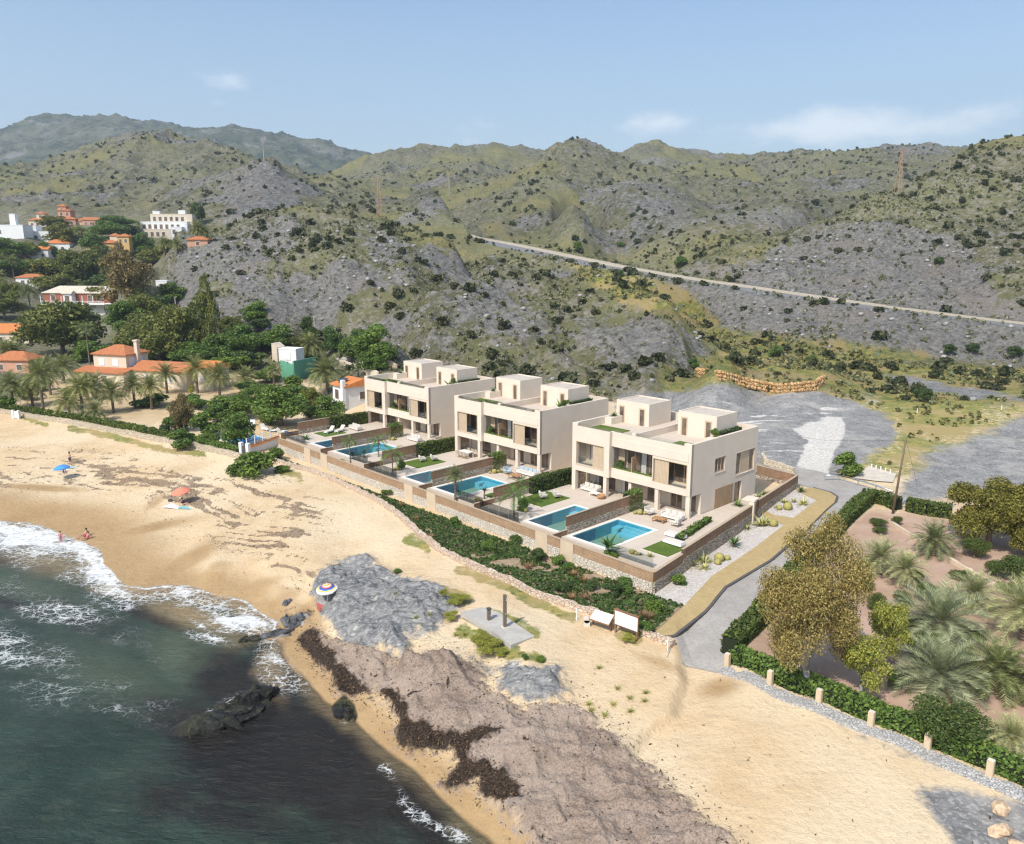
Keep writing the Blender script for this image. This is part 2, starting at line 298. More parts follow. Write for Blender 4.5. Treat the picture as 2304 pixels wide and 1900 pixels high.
for poly in (zB((1700,0),(2083,0),(2083,60),(2083,200),(1280,85),(1300,0)),
             z3b((420,330),(700,330),(1050,360),(1350,420),(2105,460),(2105,640),(1900,720),(1800,880),(1500,960),(1480,1050),(1180,980),(1380,900),(1390,780),(1250,680),(1050,620),(980,560),(300,470)),
             z2((200,630),(560,700),(700,740),(900,930),(1300,960),(1700,1010),(1700,1060),(900,1060),(640,880),(400,780))):
    GRN=np.maximum(GRN,msk(mpoly(poly,GY<330)+wob2,2.5))
GRN=np.maximum(GRN,0.60*(GY>80)*(GY<150)*sst(1440,1500,GU)*sst(1115,1060,GV)*(PNKP<.1))
# soft grass along the low wall and around the shower slab
for (pl,w) in ((zv((900,1590),(780,1490),(760,1500)),0.8),(z6((930,30),(1050,120)),0.7),(z6((1260,230),(1500,320),(1700,430),(1990,540)),0.75),(z6((1290,640),(1480,700),(1600,780)),0.9),(z6((1450,510),(1750,650)),0.7),(z6((1130,380),(1300,430)),1.0),(z6((1650,800),(1800,830)),0.4),(zw((1000,610),(1160,670)),0.7),(z4((460,190),(700,230),(1000,310),(1330,350)),0.7),(z4((1850,470),(1950,500)),1.0),(z4((60,80),(300,160)),0.4)):
    d,_=sdline(GU,GV,pl); GRN=np.maximum(GRN,(GY<130)*0.8*sst(w,w*0.2,d/PPM+0.6*wob))
GRV=Zc()
YARD=z3b((-150,600),(100,600),(400,560),(730,605),(980,600),(1120,650),(1250,690),(1390,760),(1400,830),(1360,900),(1200,980),(1000,1080),(840,1060),(640,1000),(300,900),(-150,760))
BED=z3b((1480,1060),(1560,960),(1800,870),(2105,730),(2300,640),(2300,1150),(1900,1150),(1700,1140),(1560,1190),(1400,1190))
TRK=z3b((1340,505),(1500,530),(1900,590),(2105,630),(2105,650),(1850,630),(1480,565))
for poly,w in ((YARD,1.0),(BED,2.0),(TRK,0.8)): GRV=np.maximum(GRV,msk(mpoly(poly,(GY<200))+0.8*wob2,w))
GRV=np.maximum(GRV,msk(mpoly(z7((1200,1390),(1420,1370),(1892,1440),(2300,1560),(2300,1900),(1480,1900),(1300,1560)),GY<60)+0.6*wob,0.7)*.9)
GRV=np.maximum(GRV,0.55*msk(mpoly(z5((-20,1560),(100,1560),(700,1760))+z7((850,990),(1300,1170),(1892,1420),(1892,1500),(1300,1260),(800,1070),(300,800),(-60,660)),GY<70)+0.6*wob,0.8))
CHK=msk(mpoly(z3b((950,755),(1020,735),(1105,745),(1115,830),(1060,910),(1030,1000),(1015,1065),(900,1065),(850,1010),(880,920),(905,870),(820,800)),GY<150)+0.5*wob,0.5)
CHK=np.maximum(CHK,0.75*(GY<150)*yard*sst(0.60,0.72,fbm(GX/9+GY/5,GY/1.6-GX/9,4,191)))
CHK=np.maximum(CHK,0.5*msk(mpoly(z3b((1090,560),(1250,600),(1340,640),(1250,690),(1200,640)),GY<200)+wob,.8))
PNK=msk(mpoly([(1570,1500)]+z5((1060,430),(1150,440),(1600,480),(2300,420),(2300,1900),(1800,1900),(700,1750),(100,1430)),GY<110)+0.3*wob,0.5)
PNK=np.maximum(PNK,.8*msk(mpoly(z5((1270,370),(1400,320),(1600,340),(1640,420),(1300,440)),GY<120),1.0))
# hillside rock
HRK=Zc()
HRK=np.maximum(HRK,sst(-5,6,cliff+.5*wob3)); HRK=np.maximum(HRK,msk(mpoly(EMB,GY<240)+.25*wob3,3)*(dr>5)); HRK=np.maximum(HRK,msk(mpoly(QUAR,(GY>350)&(GY<560))+wob3,8))
hillA=hill*sst(330,250,R2); sn=fbm(GX/26,GY/26,5,201)
HRK=np.maximum(HRK,hillA*sst(0.40,0.60,sn+0.10*n2)*0.85)
HRK=np.maximum(HRK,hill*farw*sst(0.57,0.74,fbm(GX/60,GY/60,5,203)+0.2*n1)*0.6)
for b in (blob(1480,470,110,42,10)*.8,blob(1330,440,90,45,20)*.65,blob(1190,500,60,25,-10)*.7,blob(1130,720,240,60,12)*.75,blob(1370,770,120,60,20)*.7,blob(980,780,90,40,-20)*.6,blob(1290,350,60,25,0)*.6,blob(870,560,60,40,20),blob(640,470,120,18,3)*0,blob(880,740,60,40,-30),blob(1120,650,90,35,-10)*.8,blob(430,580,60,40,-20)*.9,blob(970,460,40,20)): HRK=np.maximum(HRK,b*(GY<520)*hill)
YEL=Zc()
for poly,w in ((z1((1590,470),(1750,500),(1900,560),(2000,630),(1940,660),(1800,590),(1650,520)),4),(z1((1130,405),(1300,410),(1560,450),(1560,475),(1300,440),(1130,425)),3),(z2((0,400),(280,375),(270,395),(60,440),(0,430)),8),(z2((700,650),(780,570),(1060,560),(1080,610),(980,660),(880,690)),6),(z1((1960,450),(2105,520),(2105,560),(1990,530)),5),(z2((0,420),(50,520),(300,560),(800,600),(780,640),(300,620),(0,560)),8),(z1((620,420),(480,430),(400,430),(620,400)),8)):
    YEL=np.maximum(YEL,msk(mpoly(poly,GY<760)+.8*wob3,w*1.5))
YEL=np.maximum(YEL,hill*farw*0.6*sst(0.5,0.66,fbm(GX/75,GY/75,4,205)))
_rk=np.array([p[0]/p[1] for p in RW]); _ry=np.interp(GK,_rk,[p[1] for p in RW]); off=np.where(GY>_ry,1,-1)*dr; PATH=msk(3.6-np.abs(off-3.7)+0.4*wob,0.5)*(dr<20); ASPH=msk(4.4-np.abs(off+4.3)+.4*wob,.5)*(dr<20)
HRK*=(1-PATH)*(1-ASPH); YEL*=(1-PATH*0.9)*(1-ASPH)
HILLC=np.maximum(hill,sst(128,138,GY)); 
SAND=Zc()
GRDN=msk(mpoly(z5b((150,850),(330,640),(560,480),(760,470),(1400,560),(2105,540))+zd((600,700),(900,720),(1350,800),(1100,1050),(850,1280),(640,1100),(300,940),(60,950))+z5b((1750,1080),(900,960),(250,870)),GY<185),1.5)
TOWNG=town*(1-GRDN)
# ------------------------------------------------------------------ shared little mesh library
def new_mesh(name,V,Fc,smooth=False,mats=()):
    me=bpy.data.meshes.new(name); V=np.asarray(V,np.float32)
    if isinstance(Fc,np.ndarray):
        n=Fc.shape[1]; me.vertices.add(len(V)); me.vertices.foreach_set('co',V.ravel())
        me.loops.add(Fc.size); me.loops.foreach_set('vertex_index',Fc.astype(np.int32).ravel())
        me.polygons.add(len(Fc)); me.polygons.foreach_set('loop_start',np.arange(0,Fc.size,n,dtype=np.int32))
        me.update(calc_edges=True)
    else:
        me.from_pydata([tuple(map(float,v)) for v in V],[],Fc); me.update()
    if smooth: me.polygons.foreach_set('use_smooth',np.ones(len(me.polygons),bool))
    for m in mats: me.materials.append(m)
    return me
def link(name,me,parent=None):
    o=bpy.data.objects.new(name,me); COL.objects.link(o)
    if parent: o.parent=parent
    return o
def tag(o,label=None,cat=None,group=None,kind=None):
    if label: o['label']=label
    if cat: o['category']=cat
    if group: o['group']=group
    if kind: o['kind']=kind
    return o
# ------------------------------------------------------------------ node material helpers
class NT:
    def __init__(s,name,world=None):
        s.m=bpy.data.materials.new(name); s.m.use_nodes=True; s.t=s.m.node_tree; s.n=s.t.nodes; s.l=s.t.links
        s.n.clear(); s.out=s.n.new('ShaderNodeOutputMaterial'); s.b=s.n.new('ShaderNodeBsdfPrincipled'); s.l.new(s.b.outputs[0],s.out.inputs[0])
        s.b.inputs['Specular IOR Level'].default_value=0.3
    def put(s,sock,v):
        if hasattr(v,'is_linked') or isinstance(v,bpy.types.NodeSocket): s.l.new(v,sock)
        elif isinstance(v,(tuple,list)): sock.default_value=(*v,1) if (len(v)==3 and sock.type=='RGBA') else v
        else: sock.default_value=v
    def pos(s): 
        if not hasattr(s,'_p'): s._p=s.n.new('ShaderNodeNewGeometry')
        return s._p.outputs['Position']
    def isl(s):
        s.pos(); return s._p.outputs['Random Per Island']
    def obj(s):
        return s.n.new('ShaderNodeTexCoord').outputs['Object']
    def orand(s): return s.n.new('ShaderNodeObjectInfo').outputs['Random']
    def noise(s,scale,detail=4,rough=0.55,vec=None,dist=0,col=False):
        n=s.n.new('ShaderNodeTexNoise'); n.inputs['Scale'].default_value=scale; n.inputs['Detail'].default_value=detail; n.inputs['Roughness'].default_value=rough; n.inputs['Distortion'].default_value=dist
        s.l.new(vec if vec is not None else s.pos(),n.inputs['Vector']); return n.outputs['Color' if col else 'Fac']
    def voro(s,scale,feat='F1',vec=None,out='Distance',rand=1):
        n=s.n.new('ShaderNodeTexVoronoi'); n.feature=feat; n.inputs['Scale'].default_value=scale; n.inputs['Randomness'].default_value=rand
        s.l.new(vec if vec is not None else s.pos(),n.inputs['Vector']); return n.outputs[out]
    def vmap(s,scale=(1,1,1),rot=(0,0,0),vec=None):
        n=s.n.new('ShaderNodeMapping'); n.inputs['Scale'].default_value=scale; n.inputs['Rotation'].default_value=rot
        s.l.new(vec if vec is not None else s.pos(),n.inputs['Vector']); return n.outputs[0]
    def vadd(s,a,b,sc=1.0):
        n=s.n.new('ShaderNodeVectorMath'); n.operation='MULTIPLY_ADD'; s.put(n.inputs[0],b); n.inputs[1].default_value=(sc,sc,sc); s.put(n.inputs[2],a); return n.outputs[0]
    def math(s,op,a,b=0.0,c=None,clamp=False):
        n=s.n.new('ShaderNodeMath'); n.operation=op; n.use_clamp=clamp; s.put(n.inputs[0],a); s.put(n.inputs[1],b)
        if c is not None: s.put(n.inputs[2],c)
        return n.outputs[0]
    def rng(s,x,a,b,c=0.0,d=1.0):
        n=s.n.new('ShaderNodeMapRange'); n.interpolation_type='SMOOTHSTEP'; s.put(n.inputs[0],x)
        for i,k in enumerate((a,b,c,d)): s.put(n.inputs[i+1],k)
        return n.outputs[0]
    def ramp(s,x,*st):
        n=s.n.new('ShaderNodeValToRGB'); e=n.color_ramp.elements
        while len(e)<len(st): e.new(0.5)
        for k,(p,c) in zip(e,st): k.position=p; k.color=(*c,1)
        s.put(n.inputs[0],x); return n.outputs[0]
    def mix(s,f,a,b,mode='MIX'):
        n=s.n.new('ShaderNodeMix'); n.data_type='RGBA'; n.blend_type=mode; n.clamp_factor=True
        s.put(n.inputs[0],f); s.put(n.inputs[6],a); s.put(n.inputs[7],b); return n.outputs[2]
    def attr(s,name):
        n=s.n.new('ShaderNodeAttribute'); n.attribute_name=name
        q=s.n.new('ShaderNodeSeparateColor'); s.l.new(n.outputs['Color'],q.inputs[0]); return q.outputs[0],q.outputs[1],q.outputs[2],n.outputs['Alpha']
    def bump(s,h,dist=0.1,strength=1.0,prev=None):
        n=s.n.new('ShaderNodeBump'); n.inputs['Distance'].default_value=dist; n.inputs['Strength'].default_value=strength; s.put(n.inputs['Height'],h)
        if prev is not None: s.l.new(prev,n.inputs['Normal'])
        return n.outputs[0]
    def fin(s,color=None,rough=None,normal=None,spec=None):
        if color is not None: s.put(s.b.inputs['Base Color'],color)
        if rough is not None: s.put(s.b.inputs['Roughness'],rough)
        if spec is not None: s.put(s.b.inputs['Specular IOR Level'],spec)
        if normal is not None: s.l.new(normal,s.b.inputs['Normal'])
        return s.m
# ------------------------------------------------------------------ terrain materials
def thr_(t):
    return lambda a,n,w=0.22,k=0.55: t.rng(t.math('ADD',a,t.math('MULTIPLY',t.math('SUBTRACT',n,0.5),k*2)),0.5-w,0.5+w)
def lay_sand(t,nf,nm,nxf):
    nl=t.noise(0.07,3,0.55)
    sand=t.mix(t.rng(nm,0.3,0.7),(0.55,0.395,0.228),(0.635,0.475,0.295)); sand=t.mix(t.rng(nl,0.38,0.62),sand,(0.66,0.525,0.35))
    sand=t.mix(t.math('MULTIPLY',t.rng(nxf,0.55,0.75),0.35),sand,(0.40,0.28,0.16))
    sand=t.mix(t.math('MULTIPLY',t.rng(t.noise(3.5,6,0.8),0.50,0.68),0.42),sand,(0.42,0.295,0.165)); sand=t.mix(t.math('MULTIPLY',t.rng(t.voro(2.3,vec=t.vadd(t.pos(),t.noise(2,2,col=True),.5)),0.13,0.05),.45),sand,(0.20,0.14,0.09))
    return t.mix(t.math('MULTIPLY',t.rng(nf,0.56,0.74),0.42),sand,(0.38,0.28,0.175))
def lay_grass(t,c,a,thr):
    n0=t.noise(0.5,5,0.7)
    gr=t.mix(t.rng(n0,0.35,0.62),(0.12,0.165,0.034),(0.34,0.275,0.09)); n1=t.noise(1.5,5,0.75); gr=t.mix(t.rng(n1,0.5,0.7),gr,(0.06,0.088,0.025)); gr=t.mix(t.rng(t.noise(0.11,2),0.5,0.6),gr,(0.34,0.26,0.11))
    return t.mix(t.math('MULTIPLY',thr(a,n1,0.2,0.75),t.rng(n0,0.30,0.48,0.4,1.0)),c,gr)
def lay_gravel(t,c,a,nf,nxf,thr):
    g1=t.noise(0.55,7,0.78); gv=t.mix(t.rng(g1,0.34,0.66),(0.145,0.141,0.136),(0.285,0.276,0.264)); v1=t.voro(6.5,out='Color'); q_=t.n.new('ShaderNodeSeparateColor'); t.l.new(v1,q_.inputs[0]); gv=t.mix(t.rng(q_.outputs[0],.55,.95,0,.55),gv,(0.45,0.43,0.40)); gv=t.mix(t.rng(q_.outputs[1],.6,.95,0,.5),gv,(0.12,0.115,0.11)); gv=t.mix(t.math('MULTIPLY',t.rng(nxf,0.5,0.7),0.5),gv,(0.16,0.155,0.15)); gv=t.mix(t.math('MULTIPLY',t.rng(t.noise(0.16,5,0.7),.5,.65),.6),gv,(0.40,0.37,0.33))
    return t.mix(thr(a,nf,0.22,0.4),c,gv)
# --- beach: sand, wet sand, wrack, slate, seaweed
t=NT('beach_surface'); thr=thr_(t); a_wet,a_rock,a_weed,a_wdk=t.attr('zone_a'); a_grn,a_grv,a_pnk,a_chk=t.attr('zone_b'); a_hil,a_hrk,a_yel,a_wrk=t.attr('zone_c'); a_path,a_moss,a_gdn,a_far=t.attr('zone_d')
nf=t.noise(1.7,6,0.7); nm=t.noise(0.45,4,0.6); nxf=t.noise(8,4,0.75)
c=lay_sand(t,nf,nm,nxf)
wetc=t.mix(t.rng(nm,0.3,0.7),(0.34,0.215,0.098),(0.40,0.265,0.13)); wetc=t.mix(t.rng(a_wet,0.85,1.15),wetc,(0.19,0.135,0.085))
c=t.mix(t.math('MULTIPLY',t.rng(t.math('ADD',a_wet,t.math('MULTIPLY',t.math('SUBTRACT',nm,0.5),0.35)),0.1,0.75),0.95),c,wetc)
c=t.mix(t.math('MULTIPLY',thr(a_wrk,nf,0.15,0.6),0.75),c,t.mix(nxf,(0.13,0.085,0.055),(0.27,0.19,0.13)))
c=lay_grass(t,c,a_grn,thr); c=lay_gravel(t,c,a_grv,nf,nxf,thr)
sv=t.vadd(t.vmap((0.7,2.6,1.2),(0.2,0.1,-0.36)),t.noise(0.8,3,col=True),0.7)
s1=t.noise(1.5,7,0.74,vec=sv)
sr=t.mix(t.rng(s1,0.3,0.68),(0.105,0.106,0.108),(0.335,0.328,0.318)); sr=t.mix(t.rng(t.noise(2.4,6,0.8,vec=sv),0.43,0.33),sr,(0.045,0.047,0.052)); sr=t.mix(t.rng(nf,0.55,0.66),sr,(0.44,0.415,0.38))
c=t.mix(thr(a_rock,nf,0.13,0.5),c,sr)
we=t.mix(t.rng(nm,0.3,0.7),(0.285,0.21,0.158),(0.375,0.29,0.232)); we=t.mix(t.math('MULTIPLY',t.rng(nxf,0.44,0.64),0.75),we,(0.15,0.105,0.075)); we=t.mix(t.math('MULTIPLY',t.rng(nxf,0.44,0.3),0.6),we,(0.47,0.385,0.31))
we=t.mix(t.rng(t.noise(.18,4,.6),.42,.62),we,t.mix(.5,we,(0.42,0.33,0.26))); c=t.mix(thr(a_weed,nf,0.2,0.75),c,we)
c=t.mix(thr(a_wdk,nf,0.16,0.55),c,t.mix(t.rng(nxf,.35,.7),(0.010,0.007,0.005),(0.085,0.055,0.036)))
c=t.mix(thr(a_moss,nm,0.2,0.3),c,t.mix(t.rng(nf,.4,.72),(0.008,0.009,0.006),(0.075,0.07,0.03)))
nb=t.bump(t.math('ADD',t.math('MULTIPLY',t.noise(0.7,5,.6,vec=sv),t.math('MULTIPLY',a_rock,1.0)),t.math('MULTIPLY',nf,t.math('ADD',t.math('MULTIPLY',a_weed,0.25),0.26))),0.9,0.8)
M_BEACH=t.fin(c,t.rng(a_wet,0.4,1.1,0.95,0.5),nb,0.25)
# --- hills, yard and river bed
def hills_mat(name,detail):
    t=NT(name); thr=thr_(t); a_grn,a_grv,a_pnk,a_chk=t.attr('zone_b'); a_hil,a_hrk,a_yel,a_wrk=t.attr('zone_c'); a_path,a_moss,a_gdn,a_far=t.attr('zone_d')
    nf=t.noise(1.3,6,0.75); nm=t.noise(0.33,7,0.72); nl=t.noise(0.05,6,0.66); n5=t.noise(0.016,4,0.6)
    k_=1.0 if detail else 0.55
    veg=t.mix(t.rng(nl,0.36,0.64),(0.098,0.098,0.046),(0.175,0.160,0.082)); veg=t.mix(t.rng(n5,0.42,0.62),veg,(0.165,0.163,0.070))
    soil=t.mix(t.rng(nf,.3,.7),(0.155,0.136,0.112),(0.31,0.275,0.23)); hb=t.mix(t.rng(t.math('ADD',t.math('MULTIPLY',nm,0.6),t.math('MULTIPLY',t.noise(1.3*k_,5,0.8),0.4)),0.465,0.58),veg,soil)
    wv_=t.vadd(t.pos(),t.noise(0.9,3,col=True),1.6)
    vs=t.voro(0.55*(1 if detail else .5),vec=wv_); hb=t.mix(t.math('MULTIPLY',t.rng(vs,0.40,0.22),t.rng(nm,0.42,0.56,.15,.8)),hb,t.mix(nl,(0.045,0.052,0.026),(0.08,0.088,0.042)))
    if not detail: vs3=t.voro(0.10,vec=t.vadd(t.pos(),t.noise(0.25,3,col=True),7)); hb=t.mix(t.math('MULTIPLY',t.rng(vs3,0.34,0.18),0.6),hb,(0.05,0.056,0.03))
    c=hb
    if detail: c=t.mix(a_hil,lay_sand(t,nf,nm,nf),hb)
    ye=t.mix(t.rng(nl,0.35,0.65),(0.20,0.19,0.072),(0.285,0.235,0.098)); ye=t.mix(t.rng(nf,0.46,0.62),ye,(0.10,0.112,0.045)); c=t.mix(t.math('MULTIPLY',thr(a_yel,nm,0.25,0.8),.85),c,ye)
    warp_=t.vadd(t.vmap((0.8,0.8,1.5),(0.35,0.25,0.2)),t.noise(0.25,3,col=True),1.0)
    r1=t.noise(0.8 if detail else .35,8,0.78,vec=warp_)
    rk=t.mix(t.rng(r1,0.33,0.66),(0.135,0.126,0.114),(0.33,0.308,0.28)); rk=t.mix(t.math('MULTIPLY',t.rng(nl,0.50,0.64),.7),rk,(0.27,0.23,0.195))
    r2=t.noise(1.7 if detail else .7,6,0.84,vec=warp_); rk=t.mix(t.rng(r2,0.54,0.66),rk,(0.46,0.44,0.41)); rk=t.mix(t.math('MULTIPLY',t.rng(r2,0.44,0.34),.8),rk,(0.07,0.067,0.063))
    rk=t.mix(t.math('MULTIPLY',t.rng(vs,0.36,0.22),t.rng(nm,0.42,0.6)),rk,(0.085,0.092,0.05))
    c=t.mix(thr(a_hrk,nm,0.13,1.0),c,rk)
    if detail:
        c=lay_grass(t,c,a_grn,thr); c=lay_gravel(t,c,a_grv,nf,t.noise(9,3,0.7),thr)
        c=t.mix(thr(a_chk,nf,0.2,0.45),c,t.mix(t.rng(t.noise(3.0,6,0.85),.36,.64),(0.40,0.365,0.32),(0.68,0.64,0.58)))
        gdn=t.mix(t.rng(nm,0.3,0.7),(0.44,0.32,0.18),(0.53,0.40,0.245)); c=t.mix(a_gdn,c,gdn)
    c=t.mix(thr(a_path,nf,0.3,0.3),c,t.mix(nm,(0.46,0.385,0.285),(0.56,0.475,0.36)))
    c=t.mix(a_moss,c,t.mix(nm,(0.20,0.195,0.19),(0.265,0.258,0.25)))
    hs=t.math('ADD',t.math('MULTIPLY',a_hrk,1.5),t.math('ADD',t.math('MULTIPLY',a_hil,0.8),0.08))
    nb=t.bump(t.math('MULTIPLY',t.math('ADD',r1,t.math('MULTIPLY',nf,0.3)),hs),0.9 if detail else 2.0,0.85)
    return t.fin(c,0.95,nb,0.2)
t=NT('mountain_surface'); nl=t.noise(0.006,8,0.7); n2_=t.noise(0.03,6,.75); c=t.mix(t.rng(nl,.38,.6),(0.085,0.095,0.055),(0.155,0.15,0.10)); c=t.mix(t.rng(n2_,.48,.62),c,(0.05,0.06,0.036)); c=t.mix(t.rng(t.noise(.012,6,.7),.56,.66),c,(0.21,0.20,0.185)); M_MTN=t.fin(c,.95,t.bump(nl,30,.9),.1)
M_HILL=hills_mat('hill_surface',True); M_FAR=hills_mat('far_hill_surface',False)
t=NT('garden_surface'); thr=thr_(t); a_grn,a_grv,a_pnk,a_chk=t.attr('zone_b'); a_path,a_moss,a_gdn,a_far=t.attr('zone_d')
nf=t.noise(2.0,5,0.7); nm=t.noise(0.45,4,0.6); c=lay_sand(t,nf,nm,nf)
pink=t.mix(t.rng(nm,0.3,0.7),(0.37,0.245,0.17),(0.45,0.315,0.235)); pink=t.mix(t.math('MULTIPLY',t.rng(nf,0.5,0.8),0.4),pink,(0.28,0.18,0.12)); c=t.mix(a_pnk,c,pink)
c=t.mix(a_gdn,c,t.mix(t.rng(nm,0.3,0.7),(0.44,0.32,0.18),(0.53,0.40,0.245)))
M_GDN=t.fin(c,0.95,t.bump(nf,0.08,0.6),0.2)
# ------------------------------------------------------------------ terrain objects: one sheet split along the kinds of ground
PTS=np.stack([GX,GY,GZ],-1).reshape(-1,3)
def chan(*a): return np.stack([np.clip(x,0,1.3) for x in a],-1).reshape(-1,4).astype(np.float32)
crk=sst(.80,.93,ridged(GX/4.5+.6*fbm(GX/2,GY/2,3,193),GY/3.2,3,195))*sst(.3,1.2,d_we)*sst(8,2,d_we-2); ZA=chan(wet,np.maximum(msk(d_r1+wob,0.9),0.62*msk(d_gr+wob,1.2)),msk(d_we+0.7*wob,1.1),np.maximum(msk(d_wd+0.6*wob,0.5),.8*crk))
ZB_=chan(GRN,GRV,PNK,CHK); 
ZC=chan(np.maximum(HILLC,TOWNG*0.9)*(1-GRDN),HRK,YEL,wrack); ZD=chan(PATH,np.maximum(sst(-0.7,0.0,d_r6),ASPH*(R2>140)),GRDN,farw)
jj,ii=np.meshgrid(np.arange(NR-1),np.arange(NK-1),indexing='ij')
QUADS=np.stack([jj*NK+ii,jj*NK+ii+1,(jj+1)*NK+ii+1,(jj+1)*NK+ii],-1).reshape(-1,4)
qc=lambda a: a[:-1,:-1].ravel()
zid=np.zeros((NR-1)*(NK-1),int)                     # 0 beach
zid[qc(GY)>132]=1; zid[qc(PNK>0.5)]=2; zid[qc(GRV>0.3)&(qc(GY)>72)&(qc(GU)>1400)]=3; zid[qc(GRN>0.2)&(qc(GY)>85)&(qc(GU)>1400)]=1; zid[qc(GRDN>0.5)]=2
zid[(qc(hill)>0.35)]=4
zid[qc((d_r1+wob)>0)&(qc(GY)<120)]=5; zid[qc((d_we+0.7*wob)>0)&(qc(GY)<120)&(zid!=5)]=6; zid[qc(d_r6)>-0.3]=7
zid[qc(R2)>1500]=8; zid[(zid==4)&(qc(R2)>420)]=10
w2=np.zeros(len(zid),bool); compound=sdpoly(GX,GY,[vw(2,*p) for p in ((21,-14.2),(16.2,18.4),(-40,20),(-42,-12.6))])
zid[(qc(compound)>0)&(zid<4)]=9
for i,(nm_,kd,lb) in enumerate((('beach','structure',None),('ground','structure',None),('garden_ground','structure',None),('rubble_yard','structure',None),('hillside','structure',None),
    ('rock_outcrop','structure','grey slaty rock outcrop rising from the sand'),('seaweed_bank','stuff','heaped bank of dry pinkish brown seaweed on the beach'),('reef_rock','structure','dark mossy rocks awash at the edge of the sea'),('mountains','structure',None),('plot_ground','structure',None),('far_hills','structure',None))):
    q=QUADS[zid==i]
    if not len(q): continue
    u,inv=np.unique(q,return_inverse=True)
    me=new_mesh(nm_,PTS[u],inv.reshape(-1,4),True,((M_BEACH,M_HILL,M_GDN,M_HILL,M_HILL,M_BEACH,M_BEACH,M_BEACH,M_MTN,M_GDN,M_FAR)[i],))
    for an,arr in (('zone_a',ZA),('zone_b',ZB_),('zone_c',ZC),('zone_d',ZD)):
        at_=me.color_attributes.new(an,'FLOAT_COLOR','POINT'); at_.data.foreach_set('color',arr[u].ravel())
    tag(link(nm_,me),lb,None,None,kd)
# ------------------------------------------------------------------ terrain queries
def hz(x,y):
    k=np.clip((x/y+0.98)/1.96*(NK-1),0,NK-1.001); tt=(math.log(max(y,20.01)/20)/math.log(3700/20))**(1/1.08)*(NR-1); tt=min(max(tt,0),NR-1.001)
    i=int(k); j=int(tt); a=k-i; b=tt-j
    return float((GZ[j,i]*(1-a)+GZ[j,i+1]*a)*(1-b)+(GZ[j+1,i]*(1-a)+GZ[j+1,i+1]*a)*b)
def hit(u,v,ymin=22,ymax=3000):
    d=ray(u,v); k=d[0]/d[1]; i=min(max(int(round((k+0.98)/1.96*(NK-1))),0),NK-1)
    zr=HC+d[2]/d[1]*YS; below=(zr<GZ[:,i])&(YS>ymin)&(YS<ymax); j=int(np.argmax(below)) if below.any() else NR-2
    if j<1: j=1
    g0=zr[j-1]-GZ[j-1,i]; g1=zr[j]-GZ[j,i]; f_=g0/(g0-g1+1e-9) if g0>0 else 0; y=YS[j-1]+(YS[j]-YS[j-1])*min(max(f_,0),1)
    x=k*y; return np.array([x,y,hz(x,y)])
# ------------------------------------------------------------------ sea
sk=np.linspace(-0.98,0.30,760); sy=20*np.exp(np.linspace(0,math.log(100/20),620))
SK,SY=np.meshgrid(sk,sy); SX=SK*SY
SZ=np.full(SX.shape,SEA)+0.10*(fbm(SX/3.2+SY/7,SY/1.7-SX/9,4,301)-0.5)
SU,SV=proj(SX,SY,SZ)
def sb(u,v,ru,rv,ang=0,p=2):
    c_,s_=math.cos(math.radians(ang)),math.sin(math.radians(ang)); a=(SU-u)*c_+(SV-v)*s_; b=-(SU-u)*s_+(SV-v)*c_
    return np.exp(-(np.abs(a/ru)**p+np.abs(b/rv)**p))
tz=np.vectorize(lambda x,y:0.0)
_k=np.clip((SK+0.98)/1.96*(NK-1),0,NK-1.001); _tt=(np.log(SY/20)/math.log(3700/20))**(1/1.08)*(NR-1); _i=_k.astype(int); _j=_tt.astype(int); _a=_k-_i; _b=_tt-_j
TZ=(GZ[_j,_i]*(1-_a)+GZ[_j,_i+1]*_a)*(1-_b)+(GZ[_j+1,_i]*(1-_a)+GZ[_j+1,_i+1]*_a)*_b
dep=SEA-TZ
dsw,asw=sdline(SX,SY,SHW)
fw=2.2*(fbm(SX/2.5,SY/2.5,4,311)-0.5)
FOAM=[(-600,1165),(-200,1160),(0,1168)]+z4((250,815),(400,875),(560,925),(665,995),(700,1065),(835,1138),(800,1200),(850,1260),(790,1270),(640,1180),(560,1100),(500,970),(350,955),(130,965),(0,910))+[(-200,1225),(-600,1240)]
SWSH=z4((790,1195),(950,1222),(1130,1200),(1340,1237),(1600,1297),(1680,1357),(1815,1440),(1815,1500),(1640,1520),(1450,1470),(1300,1400),(1100,1340),(900,1330),(780,1290))
sP=F/np.sqrt(SY**2+(HC-SEA)**2)
def sm(poly): return sdpoly(SU,SV,poly)/sP
_fm=sm(FOAM); foam=np.maximum(sst(-0.9,0.9,_fm+fw),.62*sst(-3.2,0,_fm+1.3*fw)*(dsw<9)); edge=np.exp(-(np.abs(dsw-0.25)/0.35)**2)*(dep>-0.05)
web=np.maximum.reduce([0.74*sst(-1.2,1.0,sm(SWSH)+0.5*fw),0.44*sb(130,1375,170,42,18),0.80*sb(20,1455,75,48,10),0.42*sb(110,1480,110,60,20),0.26*sb(200,1560,250,90,10),0.28*sb(310,1440,120,50,30),0.6*sb(612,1470,42,38,-30),0.62*sb(522,1585,58,24,-25),0.42*sb(640,1520,70,45,20),0.55*sb(445,1405,45,9,35),
  0.5*sb(480,1440,80,14,15),0.34*sb(230,1310,120,40,30)])
line=np.exp(-(np.abs(dsw-1.6-1.0*fw)/0.5)**2)*(SU>740)*0.55*sst(0.35,0.6,fbm(SX/3,SY/3,3,331))
web=web*(.62+.62*sst(.36,.60,fbm(SX/4.5,SY/3.2,4,341)))
foamA=np.clip(np.maximum.reduce([foam,web,0.75*edge*(SU<640),line]),0,1)
